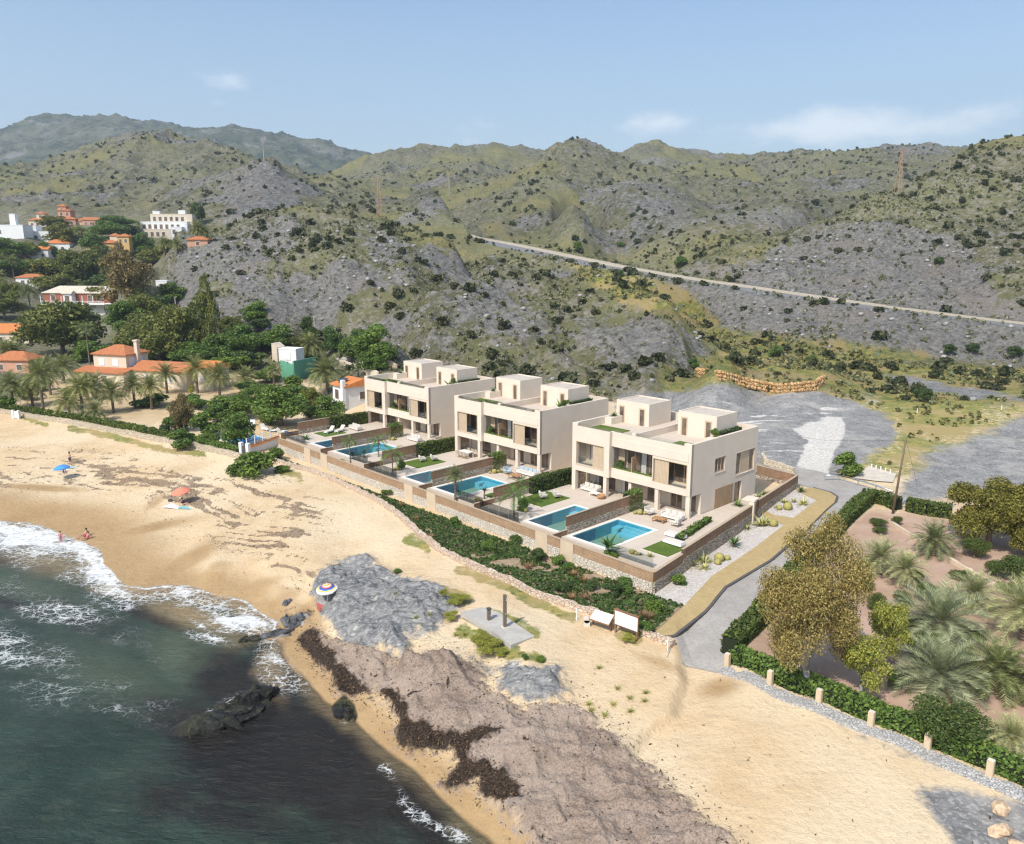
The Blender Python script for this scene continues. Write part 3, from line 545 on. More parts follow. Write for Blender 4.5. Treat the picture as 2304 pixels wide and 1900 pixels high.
sandy=np.maximum.reduce([0.95*sst(3.6,0.5,dsw+fw)*sst(690,600,SU),0.9*sb(430,1385,140,34,18),0.7*sb(120,1265,200,42,12),0.55*sb(520,1430,90,40,10),0.5*sst(2.2,0.3,dsw+0.6*fw)])
sandy=np.clip(sandy,0,1)
dark=np.maximum.reduce([sb(340,1385,95,17,22),sb(570,1560,150,85,20),sb(640,1500,80,90,10),0.95*sb(720,1650,170,90,25),sb(860,1760,160,75,40),0.9*sb(500,1640,200,70,10),0.7*sb(540,1790,220,70,0),0.85*sb(960,1850,120,70,40),0.65*sb(30,1360,90,20,15),0.7*sb(95,1278,30,8),0.9*sb(15,1262,40,9),0.55*sb(110,1380,160,40,15),0.75*sb(500,1830,260,70,10),0.95*sb(700,1720,260,130,30),.8*sb(560,1700,200,120,10)])
dark=np.clip(dark+0.35*(fbm(SX/4,SY/4,4,321)-0.5)*dark**0.5*2,0,1)
pale=np.maximum.reduce([0.8*sb(410,1475,80,70,20),0.6*sb(60,1330,160,45,10),0.5*sb(250,1520,160,60,15),0.35*sb(640,1800,160,50)])
alpha=sst(-0.04,0.22,dep)
me=new_mesh('sea',np.stack([SX,SY,SZ],-1).reshape(-1,3),np.stack([(jv:=np.meshgrid(np.arange(619),np.arange(759),indexing='ij'))[0]*760+jv[1],jv[0]*760+jv[1]+1,(jv[0]+1)*760+jv[1]+1,(jv[0]+1)*760+jv[1]],-1).reshape(-1,4)[((alpha[:-1,:-1]>0.001)|(alpha[1:,1:]>0.001)).ravel()],True)
at_=me.color_attributes.new('water_zone','FLOAT_COLOR','POINT'); at_.data.foreach_set('color',np.stack([foamA,sandy,dark,alpha],-1).reshape(-1).astype(np.float32))
at_=me.color_attributes.new('water_pale','FLOAT_COLOR','POINT'); at_.data.foreach_set('color',np.stack([pale,pale*0,pale*0,pale*0+1],-1).reshape(-1).astype(np.float32))
t=NT('sea_water'); f_,s_,d_,al=t.attr('water_zone'); pl_,_,_,_=t.attr('water_pale')
wv=t.vadd(t.vmap((0.5,1.2,1),(0,0,0.35)),t.noise(0.35,3,col=True),1.2)
c=t.mix(t.rng(t.noise(0.22,5,0.6),0.35,0.65),(0.015,0.031,0.022),(0.028,0.050,0.036)); c=t.mix(t.math('MULTIPLY',pl_,0.9),c,(0.10,0.125,0.08))
c=t.mix(t.math('MULTIPLY',t.rng(t.noise(0.9,5,0.65,vec=wv),0.5,0.72),0.45),c,(0.055,0.070,0.046))
c=t.mix(t.rng(t.math('ADD',d_,t.math('MULTIPLY',t.math('SUBTRACT',t.noise(0.5,6,0.7),0.5),0.7)),0.15,0.75),c,t.mix(t.noise(0.8,6,0.7,vec=wv),(0.006,0.006,0.006),(0.026,0.021,0.016)))
c=t.mix(t.rng(t.math('ADD',s_,t.math('MULTIPLY',t.math('SUBTRACT',t.noise(0.6,5,0.6),0.5),0.4)),0.1,0.95),c,t.mix(nm if False else t.noise(0.4,4),(0.20,0.150,0.078),(0.30,0.215,0.115)))
web1=t.voro(0.9,'DISTANCE_TO_EDGE',vec=t.vadd(t.vmap((1,1.5,1),(0,0,0.3)),t.noise(0.7,4,0.6,col=True),1.9)); web2=t.voro(2.4,'DISTANCE_TO_EDGE',vec=t.vadd(t.pos(),t.noise(1.6,4,col=True),0.9))
fn=t.noise(2.2,7,0.75)
thk=t.math('MULTIPLY',f_,t.rng(t.noise(0.5,5,0.7),0.30,0.62,0.15,1.0))
w1=t.rng(t.math('SUBTRACT',web1,t.math('MULTIPLY',thk,0.22)),0.02,-0.05); w2=t.rng(t.math('SUBTRACT',web2,t.math('MULTIPLY',thk,0.17)),0.02,-0.06)
fo=t.math('MAXIMUM',t.math('MULTIPLY',t.math('MAXIMUM',w1,w2),t.rng(f_,0.08,0.35)),t.rng(t.math('ADD',f_,t.math('MULTIPLY',t.math('SUBTRACT',fn,0.5),0.55)),0.50,0.82))
fo=t.math('MULTIPLY',fo,t.math('MULTIPLY',t.rng(fn,0.25,0.55,0.25,1.0),t.rng(f_,0.1,0.9,0.55,1.0)),clamp=True)
c=t.mix(fo,c,(0.80,0.80,0.78))
wb=t.bump(t.noise(1.1,6,0.65,vec=wv),0.55,0.7); wb=t.bump(t.noise(3.5,5,0.65,vec=wv),0.16,0.7,wb); wb=t.bump(fo,0.12,0.5,wb)
t.fin(c,t.rng(fo,0,1,0.24,0.8),wb,0.22)
tr=t.n.new('ShaderNodeBsdfTransparent'); mx=t.n.new('ShaderNodeMixShader'); 
ae=t.math('MAXIMUM',t.rng(t.math('ADD',al,t.math('MULTIPLY',t.math('SUBTRACT',fn,0.5),0.25)),0.05,0.9),t.math('MULTIPLY',fo,t.rng(al,0.0,0.1)))
t.l.new(ae,mx.inputs[0]); t.l.new(tr.outputs[0],mx.inputs[1]); t.l.new(t.b.outputs[0],mx.inputs[2]); t.l.new(mx.outputs[0],t.out.inputs[0])
me.materials.append(t.m); tag(link('sea',me),None,None,None,'structure')
# ------------------------------------------------------------------ sky
W=bpy.data.worlds.new('World'); SC.world=W; W.use_nodes=True; wn=W.node_tree.nodes; wl=W.node_tree.links; wn.clear()
wo=wn.new('ShaderNodeOutputWorld'); bg=wn.new('ShaderNodeBackground'); wl.new(bg.outputs[0],wo.inputs[0]); bg.inputs[1].default_value=0.15
st=wn.new('ShaderNodeTexSky'); st.sky_type='NISHITA'; st.sun_disc=False; st.sun_elevation=SUN_EL; st.sun_rotation=math.atan2(SUN_DIR.x,SUN_DIR.y); st.altitude=30; st.air_density=1.0; st.dust_density=2.2; st.ozone_density=1.6
tc=wn.new('ShaderNodeTexCoord'); sx=wn.new('ShaderNodeSeparateXYZ'); wl.new(tc.outputs['Generated'],sx.inputs[0])
def wm_(op,a,b=0.0,cl=False):
    n=wn.new('ShaderNodeMath'); n.operation=op; n.use_clamp=cl
    for s,v in ((n.inputs[0],a),(n.inputs[1],b)):
        if isinstance(v,(int,float)): s.default_value=v
        else: wl.new(v,s)
    return n.outputs[0]
def wr_(x,a,b):
    n=wn.new('ShaderNodeMapRange'); n.interpolation_type='SMOOTHSTEP'; wl.new(x,n.inputs[0]); n.inputs[1].default_value=a; n.inputs[2].default_value=b; return n.outputs[0]
az=wm_('ARCTAN2',sx.outputs[0],sx.outputs[1]); el=sx.outputs[2]
nz=wn.new('ShaderNodeTexNoise'); nz.inputs['Scale'].default_value=16; nz.inputs['Detail'].default_value=6; nz.inputs['Roughness'].default_value=0.55
mp=wn.new('ShaderNodeMapping'); mp.inputs['Scale'].default_value=(1,1,2.1); wl.new(tc.outputs['Generated'],mp.inputs[0]); wl.new(mp.outputs[0],nz.inputs[0])
cl=None
for (u,v,ru,rv,k) in ((1930,285,330,48,1.0),(1700,290,200,40,0.6),(1480,285,120,32,0.75),(1070,300,110,40,0.6),(520,178,75,28,0.75),(2280,310,110,14,0.6),(480,235,50,14,0.35),(1800,330,420,24,.35)):
    d=ray(u,v); a0=math.atan2(d[0],d[1]); e0=d[2]/np.linalg.norm(d); ra=ru/F; re=rv/F
    q=wm_('ADD',wm_('POWER',wm_('ABSOLUTE',wm_('DIVIDE',wm_('SUBTRACT',az,a0),ra)),2.0),wm_('POWER',wm_('ABSOLUTE',wm_('DIVIDE',wm_('SUBTRACT',el,e0),re)),2.0))
    g=wm_('MULTIPLY',wm_('EXPONENT',wm_('MULTIPLY',q,-1.0)),k); cl=g if cl is None else wm_('MAXIMUM',cl,g)
cf=wr_(wm_('ADD',cl,wm_('MULTIPLY',wm_('SUBTRACT',nz.outputs[0],0.5),1.5)),0.35,1.15)
cf=wm_('MULTIPLY',cf,0.68,True)
tint=wn.new('ShaderNodeMix'); tint.data_type='RGBA'; tint.blend_type='MULTIPLY'; tint.inputs[0].default_value=1.0; wl.new(st.outputs[0],tint.inputs[6]); tint.inputs[7].default_value=(1.05,1.14,1.17,1)
hz_=wn.new('ShaderNodeMix'); hz_.data_type='RGBA'; wl.new(wm_('MULTIPLY',wr_(el,0.34,-0.02),0.5),hz_.inputs[0]); wl.new(tint.outputs[2],hz_.inputs[6]); hz_.inputs[7].default_value=(5.3,5.9,6.5,1); mxs=wn.new('ShaderNodeMix'); mxs.data_type='RGBA'; wl.new(cf,mxs.inputs[0]); wl.new(hz_.outputs[2],mxs.inputs[6]); mxs.inputs[7].default_value=(8.2,8.4,8.6,1); wl.new(mxs.outputs[2],bg.inputs[0])
# ------------------------------------------------------------------ mesh builder
class MB:
    def __init__(s): s.v=[]; s.f=[]; s.m=[]
    def add(s,V,Fc,m=0):
        b=len(s.v); s.v+=[tuple(p) for p in V]; s.f+=[tuple(i+b for i in q) for q in Fc]; s.m+=[m]*len(Fc); return s
    def box(s,x0,y0,z0,x1,y1,z1,m=0,rz=0.0,c=None):
        if x0>x1: x0,x1=x1,x0
        if y0>y1: y0,y1=y1,y0
        if z0>z1: z0,z1=z1,z0
        V=[(x,y,z) for z in (z0,z1) for x,y in ((x0,y0),(x1,y0),(x1,y1),(x0,y1))]
        if rz:
            cx,cy_=c if c else ((x0+x1)/2,(y0+y1)/2); k,h=math.cos(rz),math.sin(rz)
            V=[(cx+(x-cx)*k-(y-cy_)*h,cy_+(x-cx)*h+(y-cy_)*k,z) for x,y,z in V]
        return s.add(V,[(3,2,1,0),(4,5,6,7),(0,1,5,4),(1,2,6,5),(2,3,7,6),(3,0,4,7)],m)
    def prism(s,poly,z0,z1,m=0,ztop=None):
        a=sum(poly[i-1][0]*poly[i][1]-poly[i][0]*poly[i-1][1] for i in range(len(poly)))
        if a<0: poly=poly[::-1]
        n=len(poly); zt=ztop or [z1]*n
        if a<0 and ztop: zt=ztop[::-1]
        V=[(x,y,z0) for x,y in poly]+[(p[0],p[1],zt[i]) for i,p in enumerate(poly)]
        return s.add(V,[tuple(range(n))[::-1],tuple(range(n,2*n))]+[(i,(i+1)%n,n+(i+1)%n,n+i) for i in range(n)],m)
    def tube(s,pts,rs,n=8,m=0,cap=True):
        pts=[Vector(p) for p in pts]; rs=rs if isinstance(rs,(list,tuple)) else [rs]*len(pts); V=[];Fc=[]
        for i,p in enumerate(pts):
            d=(pts[min(i+1,len(pts)-1)]-pts[max(i-1,0)]).normalized(); a=d.orthogonal().normalized() if abs(d.z)<0.95 else Vector((1,0,0)); a=(a-d*a.dot(d)).normalized(); b=d.cross(a)
            V+=[p+(a*math.cos(2*math.pi*k/n)+b*math.sin(2*math.pi*k/n))*rs[i] for k in range(n)]
        for i in range(len(pts)-1):
            Fc+=[(i*n+k,i*n+(k+1)%n,(i+1)*n+(k+1)%n,(i+1)*n+k) for k in range(n)]
        if cap: Fc+=[tuple(range(n))[::-1],tuple(range((len(pts)-1)*n,len(pts)*n))]
        return s.add(V,Fc,m)
    def lathe(s,prof,n=12,m=0,c=(0,0,0)):
        V=[(c[0]+r*math.cos(2*math.pi*k/n),c[1]+r*math.sin(2*math.pi*k/n),c[2]+z) for r,z in prof for k in range(n)]
        Fc=[(i*n+k,i*n+(k+1)%n,(i+1)*n+(k+1)%n,(i+1)*n+k) for i in range(len(prof)-1) for k in range(n)]
        return s.add(V,Fc,m)
    def rock(s,c,r,seed=0,m=0,n=10,k=7,amp=0.35):
        rr=random.Random(seed); V=[];Fc=[]; ph=[(rr.uniform(0,6.3),rr.uniform(0,6.3),rr.uniform(1.2,3.2),rr.uniform(1,3)) for _ in range(4)]
        for i in range(k+1):
            th=math.pi*i/k
            for j in range(n):
                p=2*math.pi*j/n; d=1+amp*sum(math.sin(a+q[2]*p0)*math.cos(b+q[3]*th) for (a,b,*_ ),q,p0 in zip(ph,ph,(p,)*4))/2.2*math.sin(th)+rr.uniform(-.08,.08)*math.sin(th)
                V.append((c[0]+r[0]*d*math.sin(th)*math.cos(p),c[1]+r[1]*d*math.sin(th)*math.sin(p),c[2]+r[2]*d*math.cos(th)))
        for i in range(k):
            Fc+=[(i*n+j,(i+1)*n+j,(i+1)*n+(j+1)%n,i*n+(j+1)%n) for j in range(n)]
        return s.add(V,Fc,m)
    def build(s,name,mats,parent=None,smooth=False,bevel=0):
        if not isinstance(mats,(list,tuple)): mats=[mats]
        me=bpy.data.meshes.new(name); me.from_pydata(s.v,[],s.f); me.update()
        for m in mats: me.materials.append(m)
        if len(mats)>1: me.polygons.foreach_set('material_index',s.m)
        if smooth: me.polygons.foreach_set('use_smooth',[True]*len(me.polygons))
        if bevel:
            bm=bmesh.new(); bm.from_mesh(me); bmesh.ops.bevel(bm,geom=bm.edges[:],offset=bevel,segments=2,affect='EDGES',clamp_overlap=True); bm.to_mesh(me); bm.free()
        return link(name,me,parent)
def empty(name,loc,rz=0.0,label=None,cat=None,group=None,sc=None):
    o=bpy.data.objects.new(name,None); COL.objects.link(o); o.location=tuple(map(float,loc)); o.rotation_euler=(0,0,rz); o.empty_display_size=.3
    if sc: o.scale=sc
    return tag(o,label,cat,group)
def copy_tree(o,parent=None):
    c=o.copy(); COL.objects.link(c)
    if parent: c.parent=parent
    for ch in o.children: copy_tree(ch,c)
    return c
# ------------------------------------------------------------------ simple materials
def plain(name,col,rough=0.8,var=0.12,sc=1.5,bump=0.0,spec=0.3,detail=4,metal=0):
    t=NT(name); n=t.noise(sc,detail,0.65); d=tuple(x*(1-var) for x in col); b=tuple(min(1,x*(1+var)) for x in col)
    t.b.inputs['Metallic'].default_value=metal
    return t.fin(t.mix(t.rng(n,0.3,0.7),d,b),rough,t.bump(n,bump,0.6) if bump else None,spec)
def leafmat(name,c0,c1,c2,rough=0.55,trans=0.25,vs=0.5):
    t=NT(name); r=t.isl(); c=t.ramp(r,(0.0,c0),(0.55,c1),(1.0,c2)); n=t.noise(vs,2,0.5); c=t.mix(t.math('MULTIPLY',t.rng(n,0.35,0.65),0.55),c,t.mix(0.5,c,c0))
    ob=t.orand(); c=t.mix(t.math('MULTIPLY',ob,0.55),c,t.mix(1.0,c,(1.75,1.5,0.95),'MULTIPLY')); t.fin(c,rough,None,0.25)
    tr=t.n.new('ShaderNodeBsdfTranslucent'); t.put(tr.inputs[0],t.mix(0.4,c,(0.25,0.30,0.05))); mx=t.n.new('ShaderNodeMixShader'); mx.inputs[0].default_value=trans
    t.l.new(t.b.outputs[0],mx.inputs[1]); t.l.new(tr.outputs[0],mx.inputs[2]); t.l.new(mx.outputs[0],t.out.inputs[0]); return t.m
def glassmat(name,tint=(0.93,0.96,0.95),k=0.10):
    t=NT(name); tr=t.n.new('ShaderNodeBsdfTransparent'); tr.inputs[0].default_value=(*tint,1); gl=t.n.new('ShaderNodeBsdfGlossy'); gl.inputs['Roughness'].default_value=0.03
    fr=t.n.new('ShaderNodeFresnel'); fr.inputs[0].default_value=1.45; mx=t.n.new('ShaderNodeMixShader'); t.l.new(t.math('ADD',t.math('MULTIPLY',fr.outputs[0],0.7),k*0.3),mx.inputs[0]); t.l.new(tr.outputs[0],mx.inputs[1]); t.l.new(gl.outputs[0],mx.inputs[2]); t.l.new(mx.outputs[0],t.out.inputs[0]); return t.m
def watermat(name,tint=(0.50,0.82,0.93)):
    t=NT(name); tr=t.n.new('ShaderNodeBsdfTransparent'); tr.inputs[0].default_value=(*tint,1); gl=t.n.new('ShaderNodeBsdfGlossy'); gl.inputs['Roughness'].default_value=0.04
    nb=t.bump(t.noise(2.2,3,0.5),0.10,0.35); t.l.new(nb,gl.inputs['Normal']); fr=t.n.new('ShaderNodeFresnel'); fr.inputs[0].default_value=1.33; t.l.new(nb,fr.inputs['Normal'])
    mx=t.n.new('ShaderNodeMixShader'); t.l.new(fr.outputs[0],mx.inputs[0]); t.l.new(tr.outputs[0],mx.inputs[1]); t.l.new(gl.outputs[0],mx.inputs[2]); t.l.new(mx.outputs[0],t.out.inputs[0]); return t.m
def stonemat(name,c0,c1,mortar,sc=2.6,vec_obj=False):
    t=NT(name); v=t.vadd(t.vmap((1,1,1.5)),t.noise(2,2,col=True),0.25); e=t.voro(sc,'DISTANCE_TO_EDGE',vec=v); q=t.voro(sc,'F1',vec=v,out='Color'); sp_=t.n.new('ShaderNodeSeparateColor'); t.l.new(q,sp_.inputs[0])
    c=t.mix(sp_.outputs[0],c0,c1); c=t.mix(t.rng(t.noise(7,4,0.7),0.3,0.75),c,t.mix(0.35,c,(0.2,0.16,0.12))); c=t.mix(t.rng(e,0.055,0.02),c,mortar)
    return t.fin(c,0.9,t.bump(t.rng(e,0.0,0.12),0.06,0.9),0.2)
def slatmat(name,c0,c1,bw,bh,gap=0.012,vert=False):
    t=NT(name); tcn=t.obj(); sx_=t.n.new('ShaderNodeSeparateXYZ'); t.l.new(tcn,sx_.inputs[0]); cb=t.n.new('ShaderNodeCombineXYZ')
    t.l.new(sx_.outputs[0],cb.inputs[1 if vert else 0]); t.l.new(sx_.outputs[2],cb.inputs[0 if vert else 1])
    b=t.n.new('ShaderNodeTexBrick'); b.inputs['Scale'].default_value=1; b.inputs['Brick Width'].default_value=bw; b.inputs['Row Height'].default_value=bh; b.inputs['Mortar Size'].default_value=gap; b.inputs['Color1'].default_value=(*c0,1); b.inputs['Color2'].default_value=(*c1,1); b.inputs['Mortar'].default_value=(c0[0]*.35,c0[1]*.33,c0[2]*.3,1); t.l.new(cb.outputs[0],b.inputs[0])
    c=t.mix(t.rng(t.noise(1.3,4,0.7),0.3,0.7),b.outputs[0],t.mix(0.25,b.outputs[0],(0.1,0.07,0.05)))
    return t.fin(c,0.8,t.bump(b.outputs[1],-0.02,0.8),0.2)
def tilemat(name,c0,c1,per=0.28):
    t=NT(name); tcn=t.obj(); w=t.n.new('ShaderNodeTexWave'); w.wave_type='BANDS'; w.bands_direction='X'; w.inputs['Scale'].default_value=1/per*0.314*1.0; w.inputs['Distortion'].default_value=0.2; t.l.new(tcn,w.inputs[0])
    c=t.mix(t.rng(t.noise(1.6,5,0.75),0.3,0.7),c0,c1); c=t.mix(t.math('MULTIPLY',t.rng(w.outputs[1],0.35,0.1),0.45),c,(c0[0]*.4,c0[1]*.4,c0[2]*.4)); c=t.mix(t.rng(t.noise(4,4,0.8),0.6,0.75),c,(c1[0]*.8,c1[1]*1.1,c1[2]*1.3))
    return t.fin(c,0.85,t.bump(w.outputs[1],0.08,0.8),0.2)
def lawnmat(name,c0,c1):
    t=NT(name); c=t.mix(t.rng(t.noise(6,4,0.8),0.35,0.65),c0,c1); c=t.mix(t.math('MULTIPLY',t.rng(t.noise(0.8,3),0.4,0.65),0.4),c,(c1[0]*1.3,c1[1]*1.05,c1[2])); return t.fin(c,0.95,t.bump(t.noise(14,3,0.8),0.05,0.8),0.15)
PLAST=plain('cream_plaster',(0.67,0.57,0.465),0.85,0.035,0.7,0.004,0.2); PLASTD=plain('roof_screed',(0.50,0.43,0.36),0.9,0.10,1.2,0.01)
PAVE=NT('terrace_paving'); _n=PAVE.noise(1.2,4,0.65); _b=PAVE.n.new('ShaderNodeTexBrick'); _b.offset=0; _b.inputs['Scale'].default_value=1; _b.inputs['Brick Width'].default_value=1.2; _b.inputs['Row Height'].default_value=0.6; _b.inputs['Mortar Size'].default_value=0.008; _b.inputs['Color1'].default_value=(0.54,0.455,0.37,1); _b.inputs['Color2'].default_value=(0.58,0.49,0.40,1); _b.inputs['Mortar'].default_value=(0.40,0.33,0.26,1); PAVE.l.new(PAVE.obj(),_b.inputs[0])
PAVE=PAVE.fin(PAVE.mix(PAVE.math('MULTIPLY',PAVE.rng(_n,0.35,0.7),0.35),_b.outputs[0],(0.47,0.39,0.315)),0.8,None,0.25)
COPING=plain('pool_coping',(0.74,0.69,0.62),0.6,0.04,2); WOOD=plain('pale_wood',(0.50,0.36,0.22),0.6,0.12,3.0); WOODF=plain('window_frame_tan',(0.55,0.42,0.28),0.6,0.06,2)
SHUT=plain('shutter_tan',(0.52,0.40,0.275),0.7,0.05,2); PANE=plain('window_pane',(0.15,0.112,0.085),0.08,0.45,0.9,0,0.5); CURT=plain('curtain',(0.62,0.60,0.57),0.9,0.05,4)
GARD=NT('garage_panel'); _w=GARD.noise(3.5,5,0.7,vec=GARD.vmap((3,3,.6))); GARD=GARD.fin(GARD.mix(GARD.rng(_w,0.3,0.7),(0.30,0.19,0.11),(0.45,0.31,0.19)),0.7,None,0.25)
GLASS=glassmat('clear_glass'); WATER=watermat('pool_water'); 
POOLT=NT('pool_tile'); _n=POOLT.noise(1.5,3,0.5); POOLSH=plain('shaded_pool_tile',(0.05,0.26,0.42),.5,.08,1.5); POOLT=POOLT.fin(POOLT.mix(_n,(0.10,0.42,0.52),(0.15,0.52,0.62)),0.5)  # darker blue tile: shade and water depth painted into the colour
STONEP=stonemat('pale_stone',(0.60,0.53,0.43),(0.72,0.66,0.56),(0.40,0.33,0.26),3.4); STONEG=stonemat('grey_stone',(0.38,0.31,0.24),(0.60,0.51,0.40),(0.10,0.085,0.07),3.0)
STONEO=stonemat('warm_stone',(0.60,0.40,0.26),(0.74,0.60,0.46),(0.35,0.25,0.17),3.0); STONEOR=stonemat('orange_stone',(0.50,0.27,0.10),(0.68,0.45,0.22),(0.22,0.13,0.06),1.5); STONEW=stonemat('white_rubble',(0.50,0.49,0.48),(0.70,0.68,0.64),(0.22,0.2,0.19),2.4)
STONEWF=stonemat('white_small_rubble',(0.46,0.45,0.44),(0.66,0.64,0.61),(0.34,0.32,0.30),6.5)
SLATH=slatmat('brown_slat_screen',(0.40,0.255,0.15),(0.48,0.32,0.195),1.1,0.115); SLATV=slatmat('brown_upright_slats',(0.34,0.205,0.125),(0.42,0.265,0.165),1.2,0.10,0.014,True)
PILL=plain('pillar_render',(0.56,0.44,0.31),0.85,0.05,1.5); LAWN=lawnmat('lawn_grass',(0.055,0.105,0.018),(0.11,0.165,0.03))
UPH=plain('pale_upholstery',(0.62,0.57,0.51),0.9,0.05,4); UPHB=plain('blue_grey_cushion',(0.40,0.47,0.52),0.9,0.1,6); RATT=plain('rattan',(0.40,0.31,0.22),0.8,0.15,9); TEAK=plain('teak',(0.38,0.20,0.09),0.55,0.15,5)
WHITE=plain('white_paint',(0.80,0.80,0.79),0.6,0.03,2); DARKM=plain('dark_metal',(0.07,0.07,0.07),0.5,0.1,3,0,0.4); STEEL=plain('galvanised_steel',(0.55,0.56,0.57),0.35,0.06,3,0,0.5,4,0.7)
CONC=plain('concrete',(0.42,0.39,0.35),0.9,0.10,1.4,0.01); BARK=plain('bark',(0.20,0.155,0.115),0.95,0.3,5,0.03); BARKG=plain('grey_bark',(0.27,0.25,0.225),0.95,0.3,4,0.03); PTRUNK=NT('palm_trunk'); _w=PTRUNK.n.new('ShaderNodeTexWave'); _w.bands_direction='Z'; _w.inputs['Scale'].default_value=1.6; _w.inputs['Distortion'].default_value=3; PTRUNK.l.new(PTRUNK.pos(),_w.inputs[0]); PTRUNK=PTRUNK.fin(PTRUNK.mix(_w.outputs[1],(0.13,0.095,0.07),(0.27,0.21,0.16)),0.95,PTRUNK.bump(_w.outputs[1],0.05,0.8),0.15)
TERRA=tilemat('terracotta_tiles',(0.46,0.155,0.065),(0.58,0.235,0.105)); TERRAO=tilemat('orange_tiles',(0.62,0.20,0.06),(0.70,0.28,0.10)); PALER=tilemat('pale_roof_tiles',(0.58,0.51,0.40),(0.68,0.61,0.50),0.5)
CREAMW=plain('cream_house_wall',(0.64,0.54,0.41),0.9,0.05,0.8); PINKW=plain('pink_house_wall',(0.55,0.30,0.20),0.9,0.06,0.8); YELW=plain('ochre_house_wall',(0.62,0.40,0.16),0.9,0.06,0.8); WHITEW=plain('white_house_wall',(0.76,0.75,0.73),0.9,0.03,0.8); GREENW=plain('green_court_wall',(0.12,0.33,0.21),0.85,0.06,0.7); BRICKR=plain('red_brick',(0.33,0.12,0.075),0.9,0.12,3); GREYR=plain('grey_roof',(0.24,0.235,0.23),0.8,0.1,2); SOLAR=plain('solar_panel',(0.025,0.03,0.045),0.15,0.2,2,0,0.6)
# ------------------------------------------------------------------ foliage
def rdirs(n,rng,up=0.0):
    d=rng.normal(size=(n,3)); d[:,2]=d[:,2]+up; return d/np.linalg.norm(d,axis=1)[:,None]
def leaves(P,N,size,rng,asp=0.6,var=0.45):
    n=len(P); N=N/np.linalg.norm(N,axis=1)[:,None]; a=np.cross(N,rng.normal(size=(n,3))); a/=np.linalg.norm(a,axis=1)[:,None]; b=np.cross(N,a)
    s=(size*(1-var+2*var*rng.random(n)))[:,None]; 
    V=np.stack([P-a*s,P+b*s*asp-a*s*.1,P+a*s,P-b*s*asp+a*s*.1],1).reshape(-1,3); return V,np.arange(4*n).reshape(n,4)
def cloud(lobes,n,size,rng,shell=0.5,jit=0.8,up=0.25,asp=0.6,zmin=None):
    L=np.array(lobes); w=(L[:,3]*L[:,4]+L[:,4]*L[:,5]+L[:,3]*L[:,5]); w=w/w.sum(); i=rng.choice(len(L),n,p=w); d=rdirs(n,rng,up); r=1-shell*rng.random(n)**1.6
    r=r*(0.88+0.24*rng.random(n)); P=L[i,:3]+d*L[i,3:]*r[:,None]; N=d/L[i,3:]+0
    N=N/np.linalg.norm(N,axis=1)[:,None]+jit*rng.normal(size=(n,3)); 
    if zmin is not None: P[:,2]=np.maximum(P[:,2],zmin+0.02*rng.random(n))
    return leaves(P,N,size,rng,asp)
LG=leafmat('green_leaves',(0.049,0.094,0.023),(0.100,0.173,0.037),(0.188,0.277,0.062)); LPINE=leafmat('pine_needles',(0.058,0.080,0.023),(0.138,0.156,0.040),(0.256,0.256,0.067)); LDARK=leafmat('dark_leaves',(0.029,0.053,0.022),(0.062,0.101,0.034),(0.121,0.169,0.053))
LPB=leafmat('yellowish_pine_needles',(0.07,0.075,0.016),(0.17,0.165,0.036),(0.29,0.26,0.065)); LOL=leafmat('olive_brown_leaves',(0.12,0.112,0.043),(0.245,0.208,0.085),(0.40,0.325,0.16),0.6,0.2,0.9); LBRN=leafmat('brown_leaves',(0.10,0.08,0.035),(0.20,0.155,0.07),(0.31,0.22,0.11)); LSCR=leafmat('scrub_leaves',(0.079,0.088,0.044),(0.166,0.172,0.084),(0.298,0.289,0.166),0.8,0.1,0.12); LSHR=leafmat('hill_shrub_leaves',(0.022,0.028,0.013),(0.046,0.056,0.024),(0.085,0.092,0.042),0.7,0.1,0.3)
LPALM=leafmat('palm_leaves',(0.079,0.108,0.038),(0.175,0.201,0.079),(0.350,0.350,0.166),0.5,0.25,1.2); LPALMB=leafmat('pale_palm_leaves',(0.149,0.175,0.091),(0.306,0.333,0.184),(0.525,0.525,0.324),0.5,0.25,1.2); LHED=leafmat('hedge_leaves',(0.035,0.063,0.018),(0.079,0.119,0.028),(0.166,0.201,0.052)); LYEL=leafmat('yellow_green_leaves',(0.158,0.184,0.035),(0.298,0.315,0.061),(0.455,0.438,0.105)); LTROP=leafmat('tropical_leaves',(0.028,0.070,0.018),(0.070,0.149,0.032),(0.158,0.245,0.052),0.4,0.25,2); LRED=leafmat('reddish_tuft_leaves',(0.175,0.088,0.052),(0.350,0.193,0.123),(0.490,0.333,0.228)); LAG=leafmat('agave_leaves',(0.175,0.210,0.070),(0.333,0.333,0.131),(0.550,0.525,0.245),0.5,0.1,2); CACT=plain('cactus_skin',(0.34,0.30,0.10),0.8,0.2,7,0.02); LBOUG=leafmat('magenta_flowers',(0.438,0.018,0.052),(0.550,0.035,0.105),(0.550,0.088,0.175)); LGC=leafmat('ground_cover_leaves',(0.018,0.045,0.011),(0.044,0.091,0.021),(0.096,0.149,0.035))
def rlobes(rng,k,R=0.36,H=0.30,zc=0.62,rl=(0.18,0.27),flat=0.8):
    out=[]
    for i in range(k):
        a=i*2.4+rng.uniform(-.4,.4); r=R*math.sqrt((i+0.3)/k); z=zc+H*(rng.random()-0.5)*1.2+H*0.55*(1-(r/R)**2)-H*.2; q=rng.uniform(*rl); out.append((r*math.cos(a),r*math.sin(a),z,q,q,q*flat))
    return out
